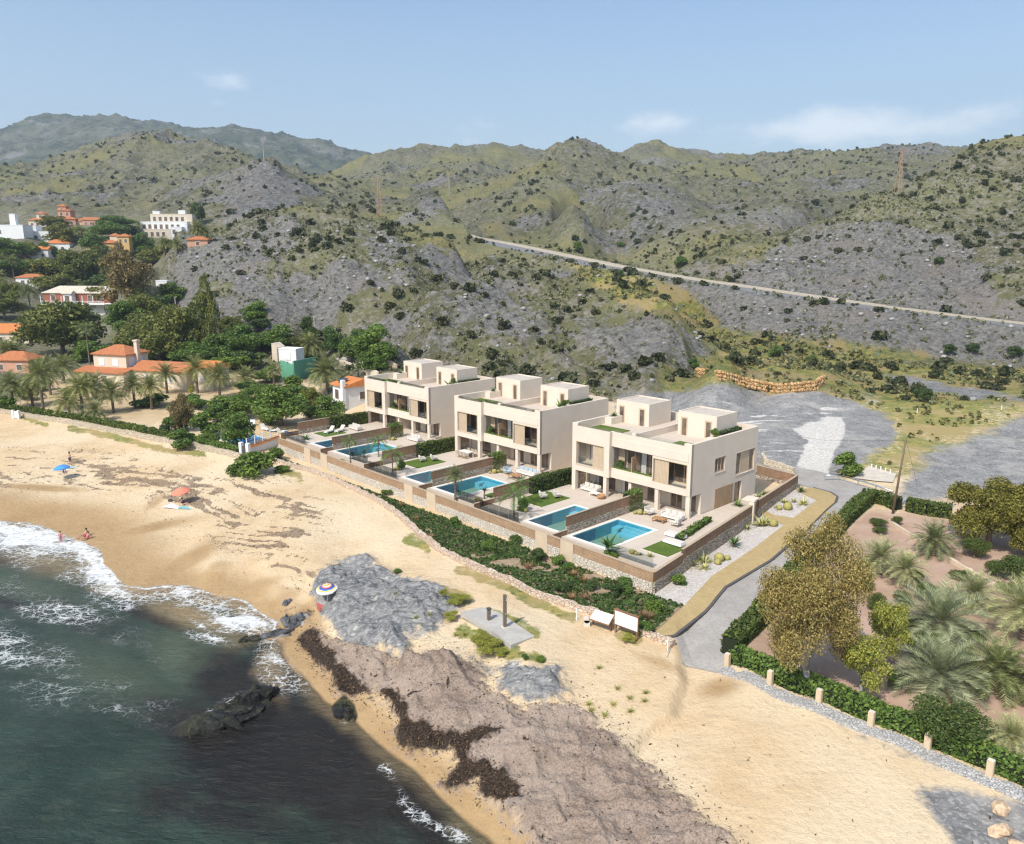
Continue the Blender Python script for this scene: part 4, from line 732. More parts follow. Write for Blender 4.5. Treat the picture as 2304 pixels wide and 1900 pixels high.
def limbs(rng,lobes,r=0.03,base=0.0,fork=0.35,nmax=7,n=6):
    mb=MB(); mb.tube([(0,0,base-0.03),(0.01,-.005,fork*.5),(0.0,0.01,fork)],[r*1.35,r,r*.85],8)
    for l in sorted(lobes,key=lambda q:-q[3])[:nmax]:
        mb.tube([(0,0.01,fork*0.9),(l[0]*.45+rng.uniform(-.02,.02),l[1]*.45,(fork+l[2])*.5),(l[0]*.9,l[1]*.9,l[2])],[r*.7,r*.45,r*.15],n)
    return mb
TREE={}
def treekind(key,lm,bark,k,n,size,**kw):
    TREE[key]=[]
    for v in range(kw.pop('nv',2)):
        rng=np.random.default_rng(hash(key)%1000 if False else (sum(map(ord,key))*7+v)); lk={q:kw[q] for q in ('R','H','zc','rl','flat') if q in kw}; lb=rlobes(rng,k,**lk)
        V,Fc=cloud(lb,n,size,rng,kw.get('shell',0.5),kw.get('jit',0.8),kw.get('up',0.3),kw.get('asp',0.6)); cm=new_mesh('crown',V,Fc,False,(lm,))
        o=limbs(rng,lb,kw.get('tr',0.03),0,kw.get('fork',0.35)).build('trunk',[bark],None,True); tm=o.data; bpy.data.objects.remove(o); TREE[key].append((cm,tm))
treekind('pine',LPINE,BARK,17,7200,0.028,R=0.40,H=0.42,zc=0.50,rl=(0.16,0.23),flat=0.85,nv=3,fork=.2)
treekind('green',LG,BARK,14,5600,0.030,R=0.37,H=0.44,zc=0.48,rl=(0.17,0.25),nv=3,fork=.2)
treekind('dark',LDARK,BARK,9,2600,0.040,R=0.34,H=0.32,zc=0.52,rl=(0.17,0.25),nv=2,fork=.25)
treekind('tall',LPINE,BARKG,16,5000,0.032,R=0.32,H=0.80,zc=0.52,rl=(0.17,0.25),flat=1.0,nv=2,fork=.3)
treekind('brown',LBRN,BARKG,16,6500,0.026,R=0.38,H=0.60,zc=0.50,rl=(0.16,0.24),nv=1)
treekind('tamarisk',LOL,BARKG,30,62000,0.0095,R=0.36,H=0.62,zc=0.58,rl=(0.10,0.18),flat=1.05,nv=1,fork=.16,tr=.032,asp=.45,shell=.8,jit=1.2)
treekind('olive',LYEL,BARKG,12,8500,0.018,R=0.36,H=0.42,zc=0.60,rl=(0.13,0.22),nv=1,fork=.25,shell=.7)
treekind('bigpine',LPB,BARK,30,34000,0.014,R=0.42,H=0.46,zc=0.50,rl=(0.13,0.19),flat=.8,nv=2)
treekind('bush',LG,BARK,8,2200,0.045,R=0.34,H=0.34,zc=0.42,rl=(0.18,0.28),nv=3,fork=.12,flat=.9)
treekind('bushb',LHED,BARK,9,8500,0.018,R=0.34,H=0.34,zc=0.44,rl=(0.18,0.27),nv=2,fork=.12,flat=.9)
_tc=[0]
def tree(kind,name,p,w,h,label,cat='tree',group=None,rz=None):
    _tc[0]+=1; cm,tm=TREE[kind][_tc[0]%len(TREE[kind])]
    r=empty(name,p,rz if rz is not None else random.uniform(0,6.28),label,cat,group,(w,w,h)); link('trunk',tm,r); link('crown',cm,r); return r
def palmcrown(seed,nf=56,nl=18,lw=0.020,fan=False,droop=1.0,lm=None,emin=-28,emax=84,ll=0.24):
    rng=np.random.default_rng(seed); V=[];Fc=[]
    def tri(a,b,c): V.extend((a,b,c)); Fc.append((len(V)-3,len(V)-2,len(V)-1))
    for i in range(nf):
        az=i*2.39996+rng.uniform(-.15,.15); q=(i+.5)/nf; el=math.radians(emax+(emin-emax)*q**0.85+rng.uniform(-7,7)); L=(0.78+0.3*rng.random())*(0.85+.3*min(q*2,1)*.5)
        d=np.array([math.cos(az),math.sin(az),0]); s=np.array([-math.sin(az),math.cos(az),0]); p=d*0.03; pts=[p]; e=el; ns=nl
        for k in range(ns):
            e-=droop*(0.035+0.055*k/ns)*(18/ns)*math.cos(e)**0.5 if math.cos(e)>0 else 0; p=p+(d*math.cos(e)+np.array([0,0,1])*math.sin(e))*L/ns; pts.append(p)
        tw=rng.uniform(-.5,.5)
        for k in range(ns):
            t_=(pts[k+1]-pts[k]); t_/=np.linalg.norm(t_); up_=np.cross(s,t_); up_*=np.sign(up_[2]+1e-6); f=k/ns; w=0.010*(1-f)+0.003
            if fan and f<0.55: a_,b_=pts[k]-s*w*.6,pts[k]+s*w*.6; V.extend((a_,b_,pts[k+1])); Fc.append((len(V)-3,len(V)-2,len(V)-1)); continue
            V.extend((pts[k]-s*w,pts[k]+s*w,pts[k+1])); Fc.append((len(V)-3,len(V)-2,len(V)-1))
            pl=ll*math.sin(math.pi*min(1,(0.12+f)*0.86))**0.6 if not fan else 0.34
            for sg in (-1,1):
                if f<0.08: continue
                o=s*sg*math.cos(0.55+tw*sg*.3)+up_*math.sin(0.55+tw*sg*.3)*0.75; o=o+t_*(0.75 if not fan else 1.5*(f-.3)); o=o/np.linalg.norm(o); tip=pts[k]+o*pl*(.85+.3*rng.random())-np.array([0,0,1])*pl*.18*rng.random()
                V.extend((pts[k]-t_*lw*.9,pts[k]+t_*lw*.9,tip)); Fc.append((len(V)-3,len(V)-2,len(V)-1))
    return new_mesh('crown',np.array(V),np.array(Fc),False,(lm or LPALM,))
PALMC=[palmcrown(i) for i in range(4)]; PALMB=[palmcrown(10+i,70,26,0.0125,lm=LPALMB,droop=.8,emin=-22) for i in range(3)]; PALMF=[palmcrown(20,40,9,0.05,True)]; PALMT=[palmcrown(31,13,14,0.03,lm=LTROP,emin=-25,emax=60,ll=.3)]
def _ptrunk():
    mb=MB(); mb.lathe([(1.25,-0.06),(1.1,0.03),(0.98,0.12),(0.92,0.3),(0.9,0.6),(0.95,0.85),(1.15,0.94),(1.35,0.98),(0.9,1.03),(0,1.05)],10); o=mb.build('trunk',[PTRUNK],None,True); m=o.data; bpy.data.objects.remove(o); return m
PTR=_ptrunk()
def palm(name,p,h,R,label,group=None,kind=None,tr=0.22,lean=0.0,rz=None):
    _tc[0]+=1; kind=kind or PALMC; r=empty(name,p,random.uniform(0,6.28) if rz is None else rz,label,'palm tree',group)
    t_=link('trunk',PTR,r); t_.scale=(tr,tr,h); c_=link('crown',kind[_tc[0]%len(kind)],r); c_.location=(0,0,h); c_.scale=(R,R,R); return r
def hedge(name,pts,w,h,label,lm=LHED,dens=70,size=0.13,group=None,cat='hedge',zoff=0.0,zs=None,lump=.12):
    """clipped hedge along world points; leaves fill a shell round a dark core"""
    rng=np.random.default_rng(len(pts)*13+int(abs(pts[0][0]*7))); P=[];N=[]; core=MB(); o0=np.array(pts[0],float)
    for k,(a,b) in enumerate(zip(pts[:-1],pts[1:])):
        a=np.array(a,float); b=np.array(b,float); L=np.linalg.norm((b-a)[:2]); d=(b-a)/L; s=np.array([-d[1],d[0],0]); n=int(L*(w+2*h)*dens)
        u=rng.random(n)*L; q=rng.random(n)*(w+2*h); side=np.where(q<h,-1,np.where(q>h+w,1,0)); off=np.where(side==0,(q-h)-w/2,side*w/2); z=np.where(side==0,h,np.where(side<0,q,q-h-w))
        lu=lump*(vnoise(u*0.9+k*5,z*1.1+off*0.9,5)-0.4)*2
        P.append(a+u[:,None]*d+(off*(1+lu/w))[:,None]*s+np.array([0,0,1])*((z*(1+lu*0.5)-rng.random(n)*0.10)[:,None])-(side*rng.random(n)*0.10)[:,None]*s)
        N.append(np.where(side[:,None]==0,np.array([0,0,1.0]),side[:,None]*s)+0.9*rng.normal(size=(n,3)))
        for sgn in (1,):
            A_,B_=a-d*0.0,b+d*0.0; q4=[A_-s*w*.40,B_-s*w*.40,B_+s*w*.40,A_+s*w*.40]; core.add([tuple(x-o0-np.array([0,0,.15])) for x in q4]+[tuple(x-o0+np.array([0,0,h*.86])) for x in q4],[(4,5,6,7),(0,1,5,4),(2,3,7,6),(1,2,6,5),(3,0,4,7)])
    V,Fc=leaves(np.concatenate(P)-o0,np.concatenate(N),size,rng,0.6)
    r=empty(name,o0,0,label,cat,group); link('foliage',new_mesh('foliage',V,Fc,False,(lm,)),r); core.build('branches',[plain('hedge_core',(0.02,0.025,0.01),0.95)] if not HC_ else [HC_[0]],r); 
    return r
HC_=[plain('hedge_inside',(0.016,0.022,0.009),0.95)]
def spiky(n,L,w,rng,el=(10,80),curl=0.35,seg=3):
    V=[];Fc=[]
    for i in range(n):
        az=i*2.39996+rng.uniform(-.2,.2); e=math.radians(rng.uniform(*el)); d=np.array([math.cos(az),math.sin(az),0]); s=np.array([-math.sin(az),math.cos(az),0]); p=d*0.02; l=L*rng.uniform(.7,1.1); b=len(V)
        for k in range(seg+1):
            f=k/seg; ww=w*(1-f)**0.7*(0.75+0.5*math.sin(math.pi*min(f*1.6,1))); V.extend((p-s*ww,p+s*ww)); e-=curl/seg; p=p+(d*math.cos(e)+np.array([0,0,1])*math.sin(e))*l/seg
        Fc+=[(b+2*k,b+2*k+1,b+2*k+3,b+2*k+2) for k in range(seg)]
    return np.array(V),np.array(Fc)
_r=np.random.default_rng(5)
SPK={k:[new_mesh('leaves',*spiky(*a,_r),False,(m,)) for _ in range(2)] for k,a,m in (('agave',(34,0.75,0.055),LAG),('yucca',(44,0.7,0.03),LDARK),('cycad',(40,0.8,0.05),LTROP),('banana',(11,1.3,0.17),LTROP))}
def spike(kind,name,p,s,label,group=None,cat='plant',h=0):
    _tc[0]+=1; r=empty(name,p,random.uniform(0,6.28),label,cat,group,(s,s,s)); o=link('leaves',SPK[kind][_tc[0]%2],r); o.location=(0,0,h)
    m=MB(); m.tube([(0,0,-.1),(0,0,h*.5),(0.01,0,h+.06)],[.09,.06,.05],6); m.build('stem',[BARK],r,True); return r
def cactus(p,s,label,group=None,n=3,name='barrel_cactus'):
    r=empty(name,p,0,label,'cactus',group); rr=random.Random(int(abs(p[0]*37)))
    for i in range(n):
        m=MB(); a=rr.uniform(0,6.28); d=0 if i==0 else s*.85; q=s*(1 if i==0 else rr.uniform(.5,.8)); K=14
        V=[];Fc=[]
        for j in range(7):
            th=math.pi*(j+0.02)/6.04
            for k in range(K*2): rad=q*.5*(1 if k%2==0 else .86); V.append((d*math.cos(a)+rad*math.sin(th)*math.cos(math.pi*k/K),d*math.sin(a)+rad*math.sin(th)*math.sin(math.pi*k/K),q*.40+q*.45*math.cos(th)))
        Fc=[(j*2*K+k,(j+1)*2*K+k,(j+1)*2*K+(k+1)%(2*K),j*2*K+(k+1)%(2*K)) for j in range(6) for k in range(2*K)]
        m.add(V,Fc); m.build('cactus_ball',[CACT],r,True)
    return r
# ------------------------------------------------------------------ villas
def gridwall(mb,a0,a1,t0,t1,z0,z1,ops,axis='x',m=0):
    """wall slab along one axis with rectangular openings (a,b,za,zb)"""
    xs=sorted({a0,a1,*[o[0] for o in ops],*[o[1] for o in ops]}); 
    for xa,xb in zip(xs[:-1],xs[1:]):
        cuts=sorted([(o[2],o[3]) for o in ops if o[0]<=xa+1e-6 and o[1]>=xb-1e-6]); z=z0
        for c0,c1 in cuts+[(z1,z1)]:
            if c0>z+1e-6: mb.box(xa,t0,z,xb,t1,c0,m) if axis=='x' else mb.box(t0,xa,z,t1,xb,c0,m)
            z=max(z,c1)
def window(parent,a0,a1,z0,z1,t,axis='x',n=2,pm=None,name='window',curt=None,fw=0.07,shut=None,fm=None):
    """frame with mullions; its pane is a sub-part. t = plane; glass sits 4 cm behind the frame front"""
    f=MB(); p=MB()
    def bx(mb,a,b,za,zb,d0,d1): mb.box(a,t+d0,za,b,t+d1,zb) if axis=='x' else mb.box(t-d1,a,za,t-d0,b,zb)
    bx(f,a0,a1,z1-fw,z1,0,.1); bx(f,a0,a1,z0,z0+fw,0,.1); bx(f,a0,a0+fw,z0+fw,z1-fw,0,.1); bx(f,a1-fw,a1,z0+fw,z1-fw,0,.1)
    for i in range(1,n): x=a0+(a1-a0)*i/n; bx(f,x-.03,x+.03,z0+fw,z1-fw,0.01,.09)
    bx(p,a0+fw,a1-fw,z0+fw,z1-fw,0.045,.06)
    o=f.build(name,[fm or WOODF],parent); p.build('pane',[pm or PANE],o)
    if curt:
        for ca,cb in curt: q=MB(); bx(q,ca,cb,z0+.03,z1-.03,-.05,-.02); q.build('curtain',[CURT],o)
    return o
PLACE={2:'beside the gravel bed and the side road',1:'between the two other villa blocks',0:'next to the small white house'}
def villa(k,z0):
    w=VO[k]; R=empty('villa',(w[0],w[1],z0),-TH,'cream flat-roofed two-storey villa block '+PLACE[k],'villa','cream villa blocks above the beach')
    X1=VW; Y1=VD; m=MB()
    # side and back walls
    side=[(0.45,2.1,-.05,2.15)]
    if k==2: sw=[(4.3,6.1,3.7,5.2),(8.2,11.7,2.75,5.05)]
    else: sw=[(7.4,9.2,3.7,5.2)]
    gridwall(m,0.2,Y1,X1-.3,X1,-.6,7.25,side+sw+[(8.15,9.5,-.3,2.0)]*(k==2),'y')
    gridwall(m,0.0,Y1,0,.3,-.6,7.25,[(0.45,2.1,-.05,2.15)],'y'); m.box(.3,Y1-.3,-.6,X1-.3,Y1,7.25)
    # front wall: left bay proud of the rest, wide balcony recess, right bay
    gridwall(m,0.0,5.05,-.3,.1,2.2,6.98,[(.62,4.3,2.9,5.32)],'x')
    gridwall(m,5.05,X1,.15,.5,2.2,6.98,[(5.05,10.1,3.22,5.45),(10.25,14.1,2.85,5.2)],'x'); m.box(4.75,.1,2.2,5.05,.5,6.98)
    # upstand blocks on the parapet
    for a,b,y in ((0,.72,-.3),(7.55,7.95,.15),(13.7,X1,.15)): m.box(a,y,6.98,b,y+.4,7.27)
    # recess floors, ceilings, cheeks, inner wall
    m.box(.3,.1,2.2,X1-.3,1.6,2.84); m.box(.3,.1,5.5,X1-.3,1.6,6.38)
    for a,b in ((4.62,4.75),(9.85,10.1)): m.box(a,.5,2.84,b,1.6,5.5)
    gridwall(m,.3,X1-.3,1.6,1.9,2.84,5.5,[(.8,4.1,2.86,5.3),(5.9,9.7,2.86,5.42),(10.5,14,2.86,5.15)],'x')
    # roof slab, first floor slab
    m.box(.3,1.6,5.5,X1-.3,Y1-.3,6.38); m.box(.3,1.6,2.2,X1-.3,Y1-.3,2.84)
    # ground floor: columns and recessed porch wall
    for a,b,y in ((.0,.5,-.3),(4.3,4.72,-.25),(7.15,7.5,.3),(10.5,10.92,.18),(14.08,X1-.3,.2)): m.box(a,y,-.6,b,y+.42,2.2)
    gl=[(1.2,3.9,0,2.1),(4.7,6.8,0,2.1),(8.0,9.8,0,2.1),(10.9,12.3,0,2.1),(12.7,13.9,0,2.1)]
    gridwall(m,.3,X1-.3,2.3,2.6,-.6,2.2,gl,'x'); m.box(7.2,.75,-.6,7.4,2.3,2.2); m.box(.3,2.6,-.6,X1-.3,9,-.02)
    m.build('wall',[PLAST],R)
    # windows
    mir=k!=2
    L=[(.8,4.1)]; 
    window(R,.8,4.1,2.86,5.3,1.62,n=3,curt=[(1.0,1.5)] if not mir else [(3.4,3.9)]); window(R,5.9,9.7,2.86,5.42,1.62,n=4,curt=[(7.75,8.35)]); window(R,10.5,14,2.86,5.15,1.62,n=3,curt=[(13.2,13.9)])
    for a,b,_,zt in gl: window(R,a,b,0.0,zt,2.34,n=2,curt=[(a+.1,a+.45)] if (b-a)>1.9 else None)
    # sliding shutters in the bays, with their frames
    def shutter(a,b,z0_,z1_,y):
        s=MB(); n=int((b-a)/.16); s.box(a,y,z0_,b,y+.03,z1_)
        for i in range(n): x=a+(b-a)*(i+.5)/n; s.box(x-.05,y-.025,z0_+.04,x+.05,y,z1_-.04)
        s.build('shutter',[SHUT],R)
    shutter(*((2.75,4.25) if not mir else (.68,2.2)),2.92,5.28,-.17); shutter(10.35,12.0,2.87,5.17,.24); shutter(5.1,5.9,3.24,5.42,1.2)
    for (a,b,z0_,z1_,y) in ((.62,4.3,2.9,5.32,-.335),(10.25,14.1,2.85,5.2,.115)):
        f=MB(); f.box(a-.06,y,z1_,b+.06,y+.032,z1_+.07); f.box(a-.06,y,z0_-.07,b+.06,y+.032,z0_); f.box(a-.06,y,z0_,a,y+.032,z1_); f.box(b,y,z0_,b+.06,y+.032,z1_); f.build('bay_frame',[WOODF],R)
    # balcony screen, planter grass and glass rails
    s=MB(); s.box(7.5,-.0+.2,3.22,7.6,1.55,4.75); s.build('balcony_screen',[GARD],R)
    g=MB(); g.box(5.1,.2,3.225,7.45,.46,3.33); g.box(7.65,.2,3.225,10.05,.46,3.33); g.build('balcony_grass',[LAWN],R)
    for q in ((5.1,.49,3.24,7.45,.505,4.1),(7.65,.49,3.24,9.85,.505,4.1),(.7,-.1,2.92,4.25,-.085,3.75),(10.3,.3,2.87,14.05,.315,3.7),(.74,-.12,6.99,5.0,-.105,7.3),(5.1,.32,6.99,7.5,.335,7.3),(8.0,.32,6.99,13.65,.335,7.3)): r=MB(); r.box(*q); r.build('glass_rail',[GLASS],R)
    # side openings
    for i,o in enumerate(sw):
        y0,y1,za,zb=o
        if y1-y0<2: window(R,y0+.05,y1-.05,za+.03,zb-.03,X1-.06,'y',n=3)
        else:
            window(R,y0+.05,y0+1.0,za+.03,zb-.03,X1-.08,'y',n=1); window(R,y1-.95,y1-.05,za+.03,zb-.03,X1-.08,'y',n=1); s=MB(); s.box(X1-.2,y0+1.0,za,X1-.1,y1-.95,zb); s.build('shutter',[SHUT],R)
    for o in sw:
        t=MB(); t.box(X1,o[0]-.05,o[2]-.09,X1+.05,o[1]+.05,o[2]-.01); t.build('window_sill',[plain_cache('sill_beige',(0.52,0.46,0.40))],R)
        t=MB(); t.box(X1,o[0]-.03,o[3]+.01,X1+.04,o[1]+.03,o[3]+.07); t.build('window_lintel',[plain_cache('sill_beige',(0.52,0.46,0.40))],R)
    gy=(4.5,7.75) if k==2 else (8.4,11.4)
    g=MB(); g.box(X1+.003,gy[0],-.3,X1+.05,gy[1],2.05); g.build('garage_door',[GARD],R)
    if k==2: d=MB(); d.box(X1-.22,8.2,-.3,X1-.14,9.1,1.98); d.build('door',[GARD],R); h=MB(); h.tube([(X1-.12,8.35,.75),(X1-.12,8.35,1.05)],.02,6); h.build('handle',[STEEL],R.children[-1])
    # roof terrace: floor, dividing wall, lawns, planters
    f=MB(); f.box(.3,.5,6.38,X1-.3,Y1-.3,6.45); f.build('roof_floor',[PAVE],R)
    d=MB(); d.box(7.62,.6,6.42,7.82,8.8,7.15); d.build('roof_divider',[PLAST],R)
    l=MB(); l.box(.6,1.3,6.44,4.6,3.6,6.53); l.build('roof_lawn',[LAWN],R); l=MB(); l.box(11.0,1.2,6.44,13.4,3.4,6.53); l.build('roof_lawn',[LAWN],R)
    p=MB(); p.box(.32,4.6,6.42,1.25,7.0,7.2); p.build('roof_planter',[PLAST],R); p=MB(); p.box(13.35,3.9,6.42,14.2,10.2,7.1); p.build('roof_planter',[PLAST],R)
    for (a,b,y0,y1) in ((.3,4.75,6.6,10.6),(8.75,13.3,6.2,10.0)):
        b_=MB(); zt=8.9; b_.box(a,y0,6.42,b,y1,zt-.12); 
        for q in ((a,y0,b,y0+.15),(a,y1-.15,b,y1),(a,y0+.15,a+.15,y1-.15),(b-.15,y0+.15,b,y1-.15)): b_.box(q[0],q[1],zt-.12,q[2],q[3],zt)
        h=b_.build('penthouse',[PLAST],R); c=MB(); c.box(a+.15,y0+.15,zt-.12,b-.15,y1-.15,zt-.10); c.build('penthouse_roof',[PLASTD],h)
        for da in (a+.45,b-1.25): 
            fr=MB(); fr.box(da-.1,y0-.035,6.43,da+.72,y0+.0,8.35); fr.build('door',[WOODF],h); pn=MB(); pn.box(da+.08,y0-.055,6.45,da+.6,y0-.036,8.2); pn.build('pane',[PANE],h)
    return R
_pc={}
def plain_cache(n,c,**kw):
    if n not in _pc: _pc[n]=plain(n,c,0.8,0.05,2,**kw)
    return _pc[n]
VZ={2:-0.02,1:-0.05,0:-0.30}
for k in (2,1,0): villa(k,VZ[k])
# roof plants
def L2W(k,x,y,z=0.0): w=vw(k,x,y); return (w[0],w[1],z+VZ[k])
VN={2:'block beside the gravel bed',1:'middle villa block',0:'block next to the small white house'}
for k in (2,1,0):
    spike('cycad','roof_plant',L2W(k,.8,5.6,7.2),1.0,'dark spiky plant in the roof planter of the '+VN[k],'plants on the villa roofs'); 
    tree('bush','roof_bush',L2W(k,13.75,5.2,7.0),1.0,1.15,'leafy bush in the long roof planter of the '+VN[k],'bush','bushes on the villa roofs')
    if k!=2: spike('banana','roof_banana_plant',L2W(k,13.7,4.4,7.0),.95,'tall broad-leaved plant on the roof edge of the '+VN[k],'plants on the villa roofs')
    hedge('roof_hedge',[L2W(k,13.75,6.2,7.0),L2W(k,13.75,9.9,7.0)],.55,.45,'low dark hedge along the roof parapet of the '+VN[k],LDARK,60,.10,'roof hedges')
    tree('bush','balcony_bush',L2W(k,5.75,.62,3.2),.95,1.15,'round green bush on the balcony of the '+VN[k],'bush','balcony bushes'); spike('yucca','balcony_plant',L2W(k,9.65,.6,3.25),.8,'small palm-like plant at the balcony end of the '+VN[k],'balcony plants')
# ------------------------------------------------------------------ gardens
OFF={2:(0,0),1:(.9,-.8),0:(1.8,-1.5)}
GN={(2,'R'):'garden beside the gravel bed',(2,'L'):'second garden from the gravel bed',(1,'R'):'third garden from the gravel bed',(1,'L'):'third garden from the white house',(0,'R'):'second garden from the white house',(0,'L'):'garden beside the white house'}
def gw(k,x,y,z=0.0):
    o=OFF[k]; w=vw(k,x+o[0],y+o[1]); return (w[0],w[1],z)
def gempty(k,name,x,y,z,label,cat,group=None,rz=0.0): return empty(name,gw(k,x,y,z),-TH+rz,label,cat,group)
def lounger(k,x,y,rz,label,z=0.03):
    R=gempty(k,'sun_lounger',x,y,z,label,'sun lounger','sun loungers in the villa gardens',rz); f=MB(); f.box(-.32,-.95,.18,.32,.95,.24)
    f.build('frame',[WHITE],R)
    for a in (-.27,.27):
        for b in (-.85,.8): q=MB(); q.box(a-.03,b-.03,0,a+.03,b+.03,.18); q.build('leg',[WHITE],R)
    m=MB(); m.box(-.30,-.93,.24,.30,.25,.33); m.build('mattress',[UPH],R,bevel=.02); b=MB(); b.add([(-.3,.25,.25),(.3,.25,.25),(.3,.85,.78),(-.3,.85,.78),(-.3,.25,.35),(.3,.25,.35),(.3,.78,.85),(-.3,.78,.85)],[(0,1,2,3)[::-1],(4,5,6,7),(0,1,5,4),(1,2,6,5),(2,3,7,6),(3,0,4,7)]); b.build('backrest',[UPH],R); return R
def sofa(k,x,y,rz,label,n=3,cm=None,z=0.02):
    R=gempty(k,'outdoor_sofa',x,y,z,label,'sofa','outdoor sofas on the villa terraces',rz); w=n*.72; b=MB(); b.box(-w/2,-.4,.12,w/2,.4,.34); b.build('base',[COPING],R,bevel=.02); q=MB(); q.box(-w/2,.27,.34,w/2,.42,.76); q.build('backrest',[COPING],R,bevel=.02)
    for s in (-1,1): a=MB(); a.box(s*w/2-.06,-.4,.34,s*w/2+.06,.27,.58); a.build('armrest',[COPING],R,bevel=.02)
    for i in range(n): c=MB(); x0=-w/2+.08+i*(w-.16)/n; c.box(x0+.01,-.38,.345,x0+(w-.16)/n-.01,.14,.47); c.build('seat_cushion',[UPH],R,bevel=.03); c=MB(); c.box(x0+.03,.15,.40,x0+(w-.16)/n-.03,.265,.82); c.build('back_cushion',[cm or UPH],R,bevel=.03)
    for a in (-w/2+.08,w/2-.08):
        for bb in (-.34,.34): l=MB(); l.box(a-.03,bb-.03,0,a+.03,bb+.03,.12); l.build('leg',[TEAK],R)
    return R
def armchair(k,x,y,rz,label,mat=None,z=0.02):
    mat=mat or UPH; R=gempty(k,'armchair',x,y,z,label,'armchair','armchairs on the villa terraces',rz); s=MB(); s.box(-.36,-.36,.22,.36,.36,.40); s.build('seat',[mat],R,bevel=.04); b=MB(); b.box(-.38,.26,.40,.38,.42,.80); b.build('backrest',[mat],R,bevel=.04)
    for q in (-1,1): a=MB(); a.box(q*.38-.07,-.36,.40,q*.38+.07,.25,.58); a.build('armrest',[mat],R,bevel=.03)
    for a in (-.3,.3):
        for bb in (-.3,.3): l=MB(); l.tube([(a,bb,0),(a,bb,.23)],[.02,.03],6); l.build('leg',[TEAK],R)
    return R
def table(k,x,y,w,d,h,rz,label,mat=None,z=0.02,cat='table'):
    mat=mat or TEAK; R=gempty(k,'garden_table',x,y,z,label,cat,'garden tables',rz); t_=MB(); t_.box(-w/2,-d/2,h-.07,w/2,d/2,h); t_.build('table_top',[mat],R,bevel=.01)
    for a in (-1,1):
        for b in (-1,1): l=MB(); l.box(a*(w/2-.08)-.04,b*(d/2-.08)-.04,0,a*(w/2-.08)+.04,b*(d/2-.08)+.04,h-.07); l.build('leg',[mat],R)
    return R
def dchair(k,x,y,rz,label,z=0.02):
    R=gempty(k,'dining_chair',x,y,z,label,'chair','dining chairs on the terrace',rz); s=MB(); s.box(-.24,-.24,.42,.24,.24,.47); s.build('seat',[UPH],R); b=MB(); b.box(-.24,.2,.5,.24,.25,.86); b.build('backrest',[RATT],R)
    for a in (-.21,.21):
        for bb in (-.21,.21): l=MB(); l.tube([(a,bb,0),(a,bb,.5 if bb>0 else .42)],.018,6); l.build('leg',[TEAK],R)
def lawn(k,x0,y0,x1,y1,label,z=0.0):
    R=gempty(k,'lawn',0,0,z,label,'lawn','small garden lawns'); m=MB(); m.box(x0,y0,-.02,x1,y1,.03); m.build('turf',[LAWN],R); e=MB(); e.box(x0-.04,y0-.04,-.02,x1+.04,y0,.025); e.box(x0-.04,y1,-.02,x1+.04,y1+.04,.025); e.build('edging',[COPING],R)
def pool(k,u,x0,y0,x1,y1,label):
    R=gempty(k,'swimming_pool',0,0,0,label,'swimming pool','swimming pools of the villas')
    b=MB(); zb=-1.75
    ym=y0+(y1-y0)*.5; dp=MB(); dp.box(x0-.2,y0-.2,zb-.2,x1+.2,ym,zb); dp.box(x0-.2,y0-.2,zb,x0+.004,ym,-.12); dp.box(x0+.004,y0-.2,zb,x1,y0+.004,-.12); dp.build('deep_end',[POOLSH],R); b.box(x0-.2,ym,zb-.2,x1+.2,y1+.2,zb+.5)  # front half of the basin gets the tile with shade painted in
    for q in ((x0-.2,y0-.2,x1+.2,y0),(x0-.2,y1,x1+.2,y1+.2),(x0-.2,y0,x0,y1),(x1,y0,x1+.2,y1)): b.box(q[0],q[1],zb,q[2],q[3],-.03)
    b.build('basin',[POOLT],R); c=MB()
    for q in ((x0-.32,y0-.38,x1+.32,y0),(x0-.32,y1,x1+.32,y1+.3),(x0-.32,y0,x0,y1),(x1,y0,x1+.32,y1)): c.box(q[0],q[1],-.028,q[2],q[3],.022)
    c.build('coping',[COPING],R); w=MB(); w.add([(x0,y0,-.07),(x1,y0,-.07),(x1,y1,-.07),(x0,y1,-.07)],[(0,1,2,3)]); w.build('water',[WATER],R)
    s=MB()
    for i in range(4): s.box(x0+.9,y1-.33*(4-i),zb+.9+.18*i*0,x1-.01,y1-.33*(3-i)-.0,-1.15+.26*i)
    s.build('steps',[plain_cache('pool_step',(0.42,0.66,0.68))],R); s=MB(); s.box(x0+.01,y1-1.0,zb,x0+.75,y1-.01,-.55); s.build('bench',[plain_cache('pool_step',(0.42,0.66,0.68))],R)
    fw=MB(); fw.box(x0-.35,y0-.36,-1.45,x1+.35,y0-.21,-.03); fw.build('front_wall',[COPING],R)
    return R
def terrace(k,poly,holes,z1,name='terrace'):
    """paved slab of rectangles (villa garden frame), pools left open"""
    R=gempty(k,name,0,0,0,None,None); m=MB()
    xs=sorted({p for q in poly for p in (q[0],q[2])}|{p for h in holes for p in (h[0],h[2])}); ys=sorted({p for q in poly for p in (q[1],q[3])}|{p for h in holes for p in (h[1],h[3])})
    for xa,xb in zip(xs[:-1],xs[1:]):
        for ya,yb in zip(ys[:-1],ys[1:]):
            cx,cy_=(xa+xb)/2,(ya+yb)/2
            if any(q[0]<cx<q[2] and q[1]<cy_<q[3] for q in poly) and not any(h[0]<cx<h[2] and h[1]<cy_<h[3] for h in holes): m.box(xa,ya,-1.6,xb,yb,z1)
    o=m.build(name,[PAVE],R); R['kind']='structure'; o['kind']='structure'; return R
PL={'R':(9.95,-11.35,14.1,-4.7),'L':(4.3,-11.2,8.75,-4.5)}
